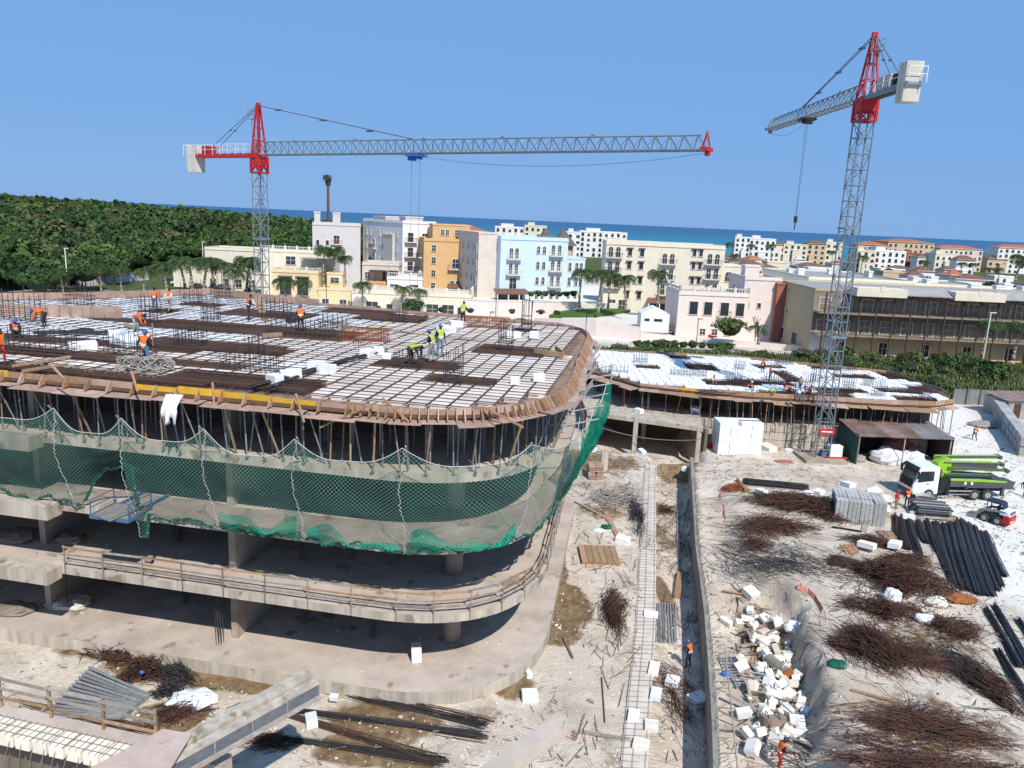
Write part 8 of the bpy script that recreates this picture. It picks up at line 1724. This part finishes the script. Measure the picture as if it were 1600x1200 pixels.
POSE = {
 'stand': dict(pel=(0, 0, .95), che=(0, .0, 1.24), nec=(0, .0, 1.46), hed=(0, -.02, 1.62), tilt=.1, sh=(.18, 0, 1.40), el=(.25, .03, 1.13), wr=(.26, -.08, .89), hip=(.10, 0, .92), kn=(.12, -.03, .50), an=(.13, .02, .09), toe=(.15, -.15, .05)),
 'work': dict(pel=(0, .03, .93), che=(0, -.03, 1.22), nec=(0, -.09, 1.43), hed=(0, -.15, 1.58), tilt=.5, sh=(.18, -.07, 1.37), el=(.24, -.12, 1.10), wr=(.14, -.34, 1.02), hip=(.10, .02, .90), kn=(.13, -.06, .49), an=(.15, .04, .09), toe=(.17, -.13, .05)),
 'stride': dict(pel=(0, 0, .93), che=(0, -.03, 1.22), nec=(0, -.05, 1.44), hed=(0, -.08, 1.60), tilt=.3, sh=(.18, -.03, 1.38), el=(.26, .08, 1.12), wr=(.26, -.04, .92), hip=(.10, 0, .90), kn=(.12, -.14, .50), an=(.14, .10, .09), toe=(.16, -.08, .05)),
 'bend': dict(pel=(0, .16, .88), che=(0, -.18, 1.04), nec=(0, -.40, 1.03), hed=(0, -.54, .99), tilt=1.5, sh=(.18, -.34, 1.00), el=(.22, -.42, .74), wr=(.12, -.50, .50), hip=(.10, .14, .86), kn=(.14, .02, .47), an=(.16, .08, .09), toe=(.18, -.10, .05)),
 'sit': dict(pel=(0, .12, .30), che=(0, .02, .60), nec=(0, -.06, .80), hed=(0, -.10, .96), tilt=.4, sh=(.18, -.03, .75), el=(.25, -.16, .53), wr=(.15, -.34, .50), hip=(.11, .08, .28), kn=(.20, -.30, .50), an=(.18, -.30, .09), toe=(.20, -.46, .05)),
}
SEGS = [('pel', 'che', 0), ('che', 'nec', 0), ('nec', 'hed', 2)]
PM = {}
def pose_mesh(pose, flip=False):
    key = (pose, flip)
    if key in PM: return PM[key]
    D = POSE[pose]; vs = []; rs = []; es = []; seg = []
    def add(p, r): vs.append(Vector(p)); rs.append(r); return len(vs)-1
    p0 = add(D['pel'], .155); mid = Vector(D['pel']).lerp(Vector(D['che']), .55); p1 = add(mid, .145); p2 = add(D['che'], .165); p3 = add(D['nec'], .065); p4 = add(Vector(D['nec']).lerp(Vector(D['hed']), .6), .06)
    es += [(p0, p1), (p1, p2), (p2, p3), (p3, p4)]; seg += [0, 0, 0, 2]
    for s_ in (-1, 1):
        f = lambda k, dy=0: (D[k][0]*s_, D[k][1]+dy, D[k][2])
        dd = {'stride': .22, 'work': .06}.get(pose, 0)*(s_ if not flip else -s_)
        a = add(f('sh'), .082); b = add(f('el', dd*.4 if pose == 'stride' else 0), .052); c = add(f('wr', dd*.8 if pose == 'stride' else 0), .034); wr_ = vs[c]; h = add(wr_+(wr_-vs[b]).normalized()*.09, .036)
        es += [(p2, a), (a, b), (b, c), (c, h)]; seg += [0, 1, 1, 2]
        q = add(f('hip'), .105); k = add(f('kn', -dd*.6), .068); n_ = add(f('an', -dd), .045); o = add(f('toe', -dd), .045)
        es += [(p0, q), (q, k), (k, n_), (n_, o)]; seg += [3, 3, 3, 4]
    me = bpy.data.meshes.new('b'); me.from_pydata([tuple(v) for v in vs], es, []); ob = bpy.data.objects.new('b', me); COL.objects.link(ob)
    sk = ob.modifiers.new('s', 'SKIN'); sk.use_smooth_shade = True; ss = ob.modifiers.new('u', 'SUBSURF'); ss.levels = 1; ss.render_levels = 1
    lay = me.skin_vertices[0].data
    for i, r in enumerate(rs): lay[i].radius = (r*1.12, r*.92 if i < 4 else r) if i < 3 else (r, r); lay[i].use_root = (i == 0)
    dg = bpy.context.evaluated_depsgraph_get(); me2 = bpy.data.meshes.new_from_object(ob.evaluated_get(dg)); bpy.data.objects.remove(ob)
    V_ = [v.co.copy() for v in me2.vertices]; F_ = [tuple(p.vertices) for p in me2.polygons]; N_ = [v.normal.copy() for v in me2.vertices]
    def near(c):
        best = (9, 0)
        for (a, b), m_ in zip(es, seg):
            A, B = vs[a], vs[b]; d = B-A; t_ = max(0, min(1, (c-A).dot(d)/max(d.length_squared, 1e-6))); q = (c-(A+d*t_)).length
            if q < best[0]: best = (q, m_)
        return best[1]
    mi = [near(sum((V_[i] for i in f), Vector())/len(f)) for f in F_]
    # vest shell from the trunk faces
    vf = [f for f, m_ in zip(F_, mi) if m_ == 0 and sum(V_[i].z for i in f)/len(f) > POSE[pose]['pel'][2]-.02 or (m_ == 0 and pose == 'bend')]
    used = sorted({i for f in vf for i in f}); mp = {i: k for k, i in enumerate(used)}; vv = [V_[i]+N_[i]*.028 for i in used]; vest = (vv, [tuple(mp[i] for i in f) for f in vf])
    body = MB(); body.v = [tuple(v) for v in V_]; body.f = F_; body.m = mi
    hc = Vector(D['hed']); R_ = Matrix.Rotation(-D['tilt'], 4, 'X').to_3x3()
    R_ = Matrix.Rotation(D['tilt'], 4, 'X').to_3x3()
    body.sph(hc, (.078, .098, .12), 12, 9, 2, R_); body.sph(hc+R_ @ V(0, -.10, -.015), (.014, .02, .026), 6, 4, 2, R_)
    for s_ in (-1, 1): body.sph(hc+R_ @ V(s_*.078, .01, -.01), (.012, .022, .032), 6, 4, 2, R_); body.sph(hc+R_ @ V(s_*.03, -.088, .012), (.012, .01, .008), 5, 3, 5, R_)
    body.box((0, 0, 0), (.045, .012, .012), 0, 5, Matrix.Translation(hc+R_ @ V(0, -.092, -.058)) @ R_.to_4x4())
    # fingers
    for s_ in (-1, 1):
        i0 = 5+(0 if s_ < 0 else 8); wr_ = vs[i0+2]; ha = vs[i0+3]; d = (ha-wr_).normalized(); sd = d.cross(V(0, 0, 1) if abs(d.z) < .8 else V(0, 1, 0)).normalized(); nn = sd.cross(d)
        for k, (o_, l) in enumerate(((-.03, .07), (-.01, .085), (.01, .08), (.03, .065))): a = ha+sd*o_; b = a+d*l*.55+nn*.01; body.cyl(a, b, .010, .009, n=5, mi=2); body.cyl(b, b+d*l*.35+nn*.03, .009, .007, n=5, mi=2)
        a = wr_.lerp(ha, .5)+sd*.03; body.cyl(a, a+sd*.035+d*.045, .011, .009, n=5, mi=2)
    bo = body.build('body', ['shirt_dark']*6, smooth=True); bm = bo.data; bpy.data.objects.remove(bo)
    PM[key] = (bm, vest, hc, R_); return PM[key]
def person(p, h, rz, pose, vest, shirt, legs, helmet, label, flip=False, sleeves=None):
    bm, vs_, hc, R_ = pose_mesh(pose, flip); t = thing('person', label, 'person', p, rz); sc = h/1.76; t.scale = (sc, sc, sc)
    me = bm.copy()
    for i, k in enumerate((shirt, sleeves or shirt, 'skin', legs, 'boot', 'hair')): me.materials[i] = MATS[k]
    o = bpy.data.objects.new('body', me); COL.objects.link(o); o.parent = t
    if vest:
        m = MB(); m.v = [tuple(v) for v in vs_[0]]; m.f = vs_[1]; m.m = [0]*len(m.f); zs = [v[2] for v in m.v]; z0, z1 = min(zs), max(zs)
        for i, f in enumerate(m.f):
            zc = sum(m.v[j][2] for j in f)/len(f); u = (zc-z0)/(z1-z0); m.m[i] = 1 if .28 < u < .38 else 0
        m.build('vest', [vest, 'stripe'], t, smooth=True)
    m = MB()
    if helmet:
        n_ = 12; vs = []; fs = []
        m.sph((0, 0, 0), (.112, .135, .105), 12, 8); keep = [(i, f) for i, f in enumerate(m.f) if sum(m.v[j][2] for j in f)/len(f) > -.012]; m.f = [f for i, f in keep]; m.m = [0]*len(m.f)
        m.cyl((0, -.02, -.012), (0, -.02, .002), .15, .135, n=16); m.box((0, -.15, -.004), (.13, .09, .014))
        M_ = Matrix.Translation(hc+R_ @ V(0, 0, .045)) @ R_.to_4x4(); m.v = [tuple(M_ @ Vector(v)) for v in m.v]; m.build('helmet', helmet, t, smooth=True)
    else:
        m.sph(hc+R_ @ V(0, .015, .035), (.085, .10, .10), 10, 7, 0, R_); m.build('hair', 'hair', t, smooth=True)
    return t
ZP = ZD+.24
PE = [((228, 575), 1.92, 3.0, 'stride', 'vest_orange', 'shirt_dark', 'jeans', 'helmet_blue', 'worker in orange vest and pale jeans standing by the hose coil'),
 ((214, 518), 1.85, 1.4, 'bend', 'vest_orange', 'vest_orange', 'trouser_grey', None, 'worker in orange bending low behind the man at the hose coil'),
 ((243, 487), 1.85, 3.1, 'stand', 'vest_orange', 'vest_orange', 'jeans', None, 'worker in orange vest and jeans at the far left deck field'),
 ((265, 487), 1.8, 2.9, 'stride', 'vest_orange', 'shirt_white', 'trouser_tan', None, 'worker in orange vest and tan trousers at the far left deck field'),
 ((389, 500), 1.9, 2.2, 'work', 'vest_orange', 'shirt_dark', 'trouser_dark', None, 'worker in orange vest and dark trousers by the leaning plank'),
 ((470, 518), 1.85, 3.4, 'work', 'vest_orange', 'shirt_dark', 'trouser_dark', 'helmet_blue', 'worker with blue helmet among the long wall bars'),
 ((643, 571), 1.85, 1.2, 'bend', 'vest_lime', 'shirt_dark', 'trouser_dark', None, 'worker in dark clothes and lime vest bending over the bars'),
 ((674, 566), 1.88, -1.9, 'work', 'vest_lime', 'shirt_dark', 'trouser_grey', 'helmet_blue', 'worker in lime vest and pale trousers with blue helmet'),
 ((687, 557), 1.9, .5, 'stand', 'vest_lime', 'shirt_dark', 'jeans', 'helmet_blue', 'worker in dark sleeves, lime vest and jeans with blue helmet'),
 ((723, 507), 1.8, 2.8, 'work', 'vest_lime', 'shirt_dark', 'trouser_dark', None, 'worker in lime vest at the far deck edge'),
 ((25, 528), 1.85, .7, 'sit', 'vest_orange', 'shirt_dark', 'trouser_dark', 'helmet_blue', 'worker with blue helmet sitting by the wall bars'),
 ((68, 511), 1.85, -1.4, 'bend', 'vest_orange', 'vest_orange', 'trouser_dark', 'helmet_blue', 'worker with blue helmet crouching near the timber box'),
 ((2, 570), 1.85, 1.0, 'work', 'vest_orange', 'shirt_green', 'trouser_red', None, 'worker in red trousers at the edge of the deck')]
for (px, py), h, rz, pose, v_, s_, l_, he, lb in PE: person(G(px, py, ZP), h, rz, pose, v_, s_, l_, he, lb)
Z2P = Z2+.2
for (px, py), rz, pose, v_, s_, l_, he, lb in [((1191, 583), 2.5, 'stand', 'vest_orange', 'shirt_dark', 'trouser_dark', None, 'worker in orange standing in the middle of the white foam deck'), ((1202, 594), 1.0, 'stand', None, 'trouser_red', 'trouser_dark', None, 'worker in dark red shirt before the orange one on the foam deck'), ((1114, 600), .3, 'sit', 'vest_orange', 'shirt_white', 'trouser_tan', None, 'worker in orange squatting at the bar mat of the low building'), ((1172, 610), .8, 'sit', None, 'trouser_red', 'trouser_dark', 'helmet_white', 'worker in red with white helmet sitting at the deck edge'),
     ((1205, 624), 2.6, 'bend', 'vest_lime', 'vest_lime', 'trouser_tan', None, 'worker in lime shirt bending over the edge board'), ((1231, 618), -1.4, 'bend', 'vest_orange', 'vest_orange', 'trouser_dark', None, 'worker in orange bending between the bar clusters'), ((1247, 627), 3.0, 'bend', None, 'shirt_white', 'jeans', None, 'worker in jeans leaning over the edge board'), ((1249, 612), .4, 'stand', None, 'trouser_tan', 'trouser_dark', None, 'worker in olive shirt standing behind the leaning ones'), ((1258, 616), 1.2, 'bend', None, 'shirt_white', 'trouser_dark', None, 'worker in white bending near the crane mast'), ((1264, 619), -.8, 'sit', 'vest_orange', 'trouser_red', 'trouser_dark', None, 'worker in orange squatting next to the crane mast')]:
    person(G(px, py, Z2P), 1.72, rz, pose, v_, s_, l_, he, lb)
person(GT(1075, 1043, -1.6), 1.72, -2.2, 'work', 'vest_orange', 'shirt_green', 'trouser_dark', 'helmet_blue', 'worker with blue helmet and orange vest in the trench')
person(GT(1216, 1203), 1.75, 1.6, 'work', 'vest_orange', 'shirt_dark', 'trouser_red', 'helmet_navy', 'worker with navy helmet and orange vest at the foot of the ditch')
person(GT(1416, 793), 1.75, 2.9, 'stand', 'vest_orange', 'shirt_dark', 'trouser_dark', 'helmet_orange', 'worker in orange vest before the truck cab')
person(GT(1399, 795), 1.7, .6, 'stand', None, 'trouser_red', 'trouser_tan', 'helmet_red', 'worker with red helmet and red shirt before the truck cab')
person(GT(1522, 688), 1.75, 3.0, 'stride', 'vest_orange', 'shirt_dark', 'trouser_dark', None, 'worker in orange vest walking up the dirt road')
person(GT(1599, 777), 1.75, 2.0, 'stride', None, 'shirt_dark', 'jeans', None, 'person in dark clothes walking behind the truck')
# staff held by the worker at the coil
p = G(240, 573, ZP); m = MB(); m.bar(p, p+V(.05, 0, 2.2), .05, .03); m.build('level_staff', 'wood_orange', origin=p, label='thin wooden staff beside the worker at the hose coil', cat='staff')
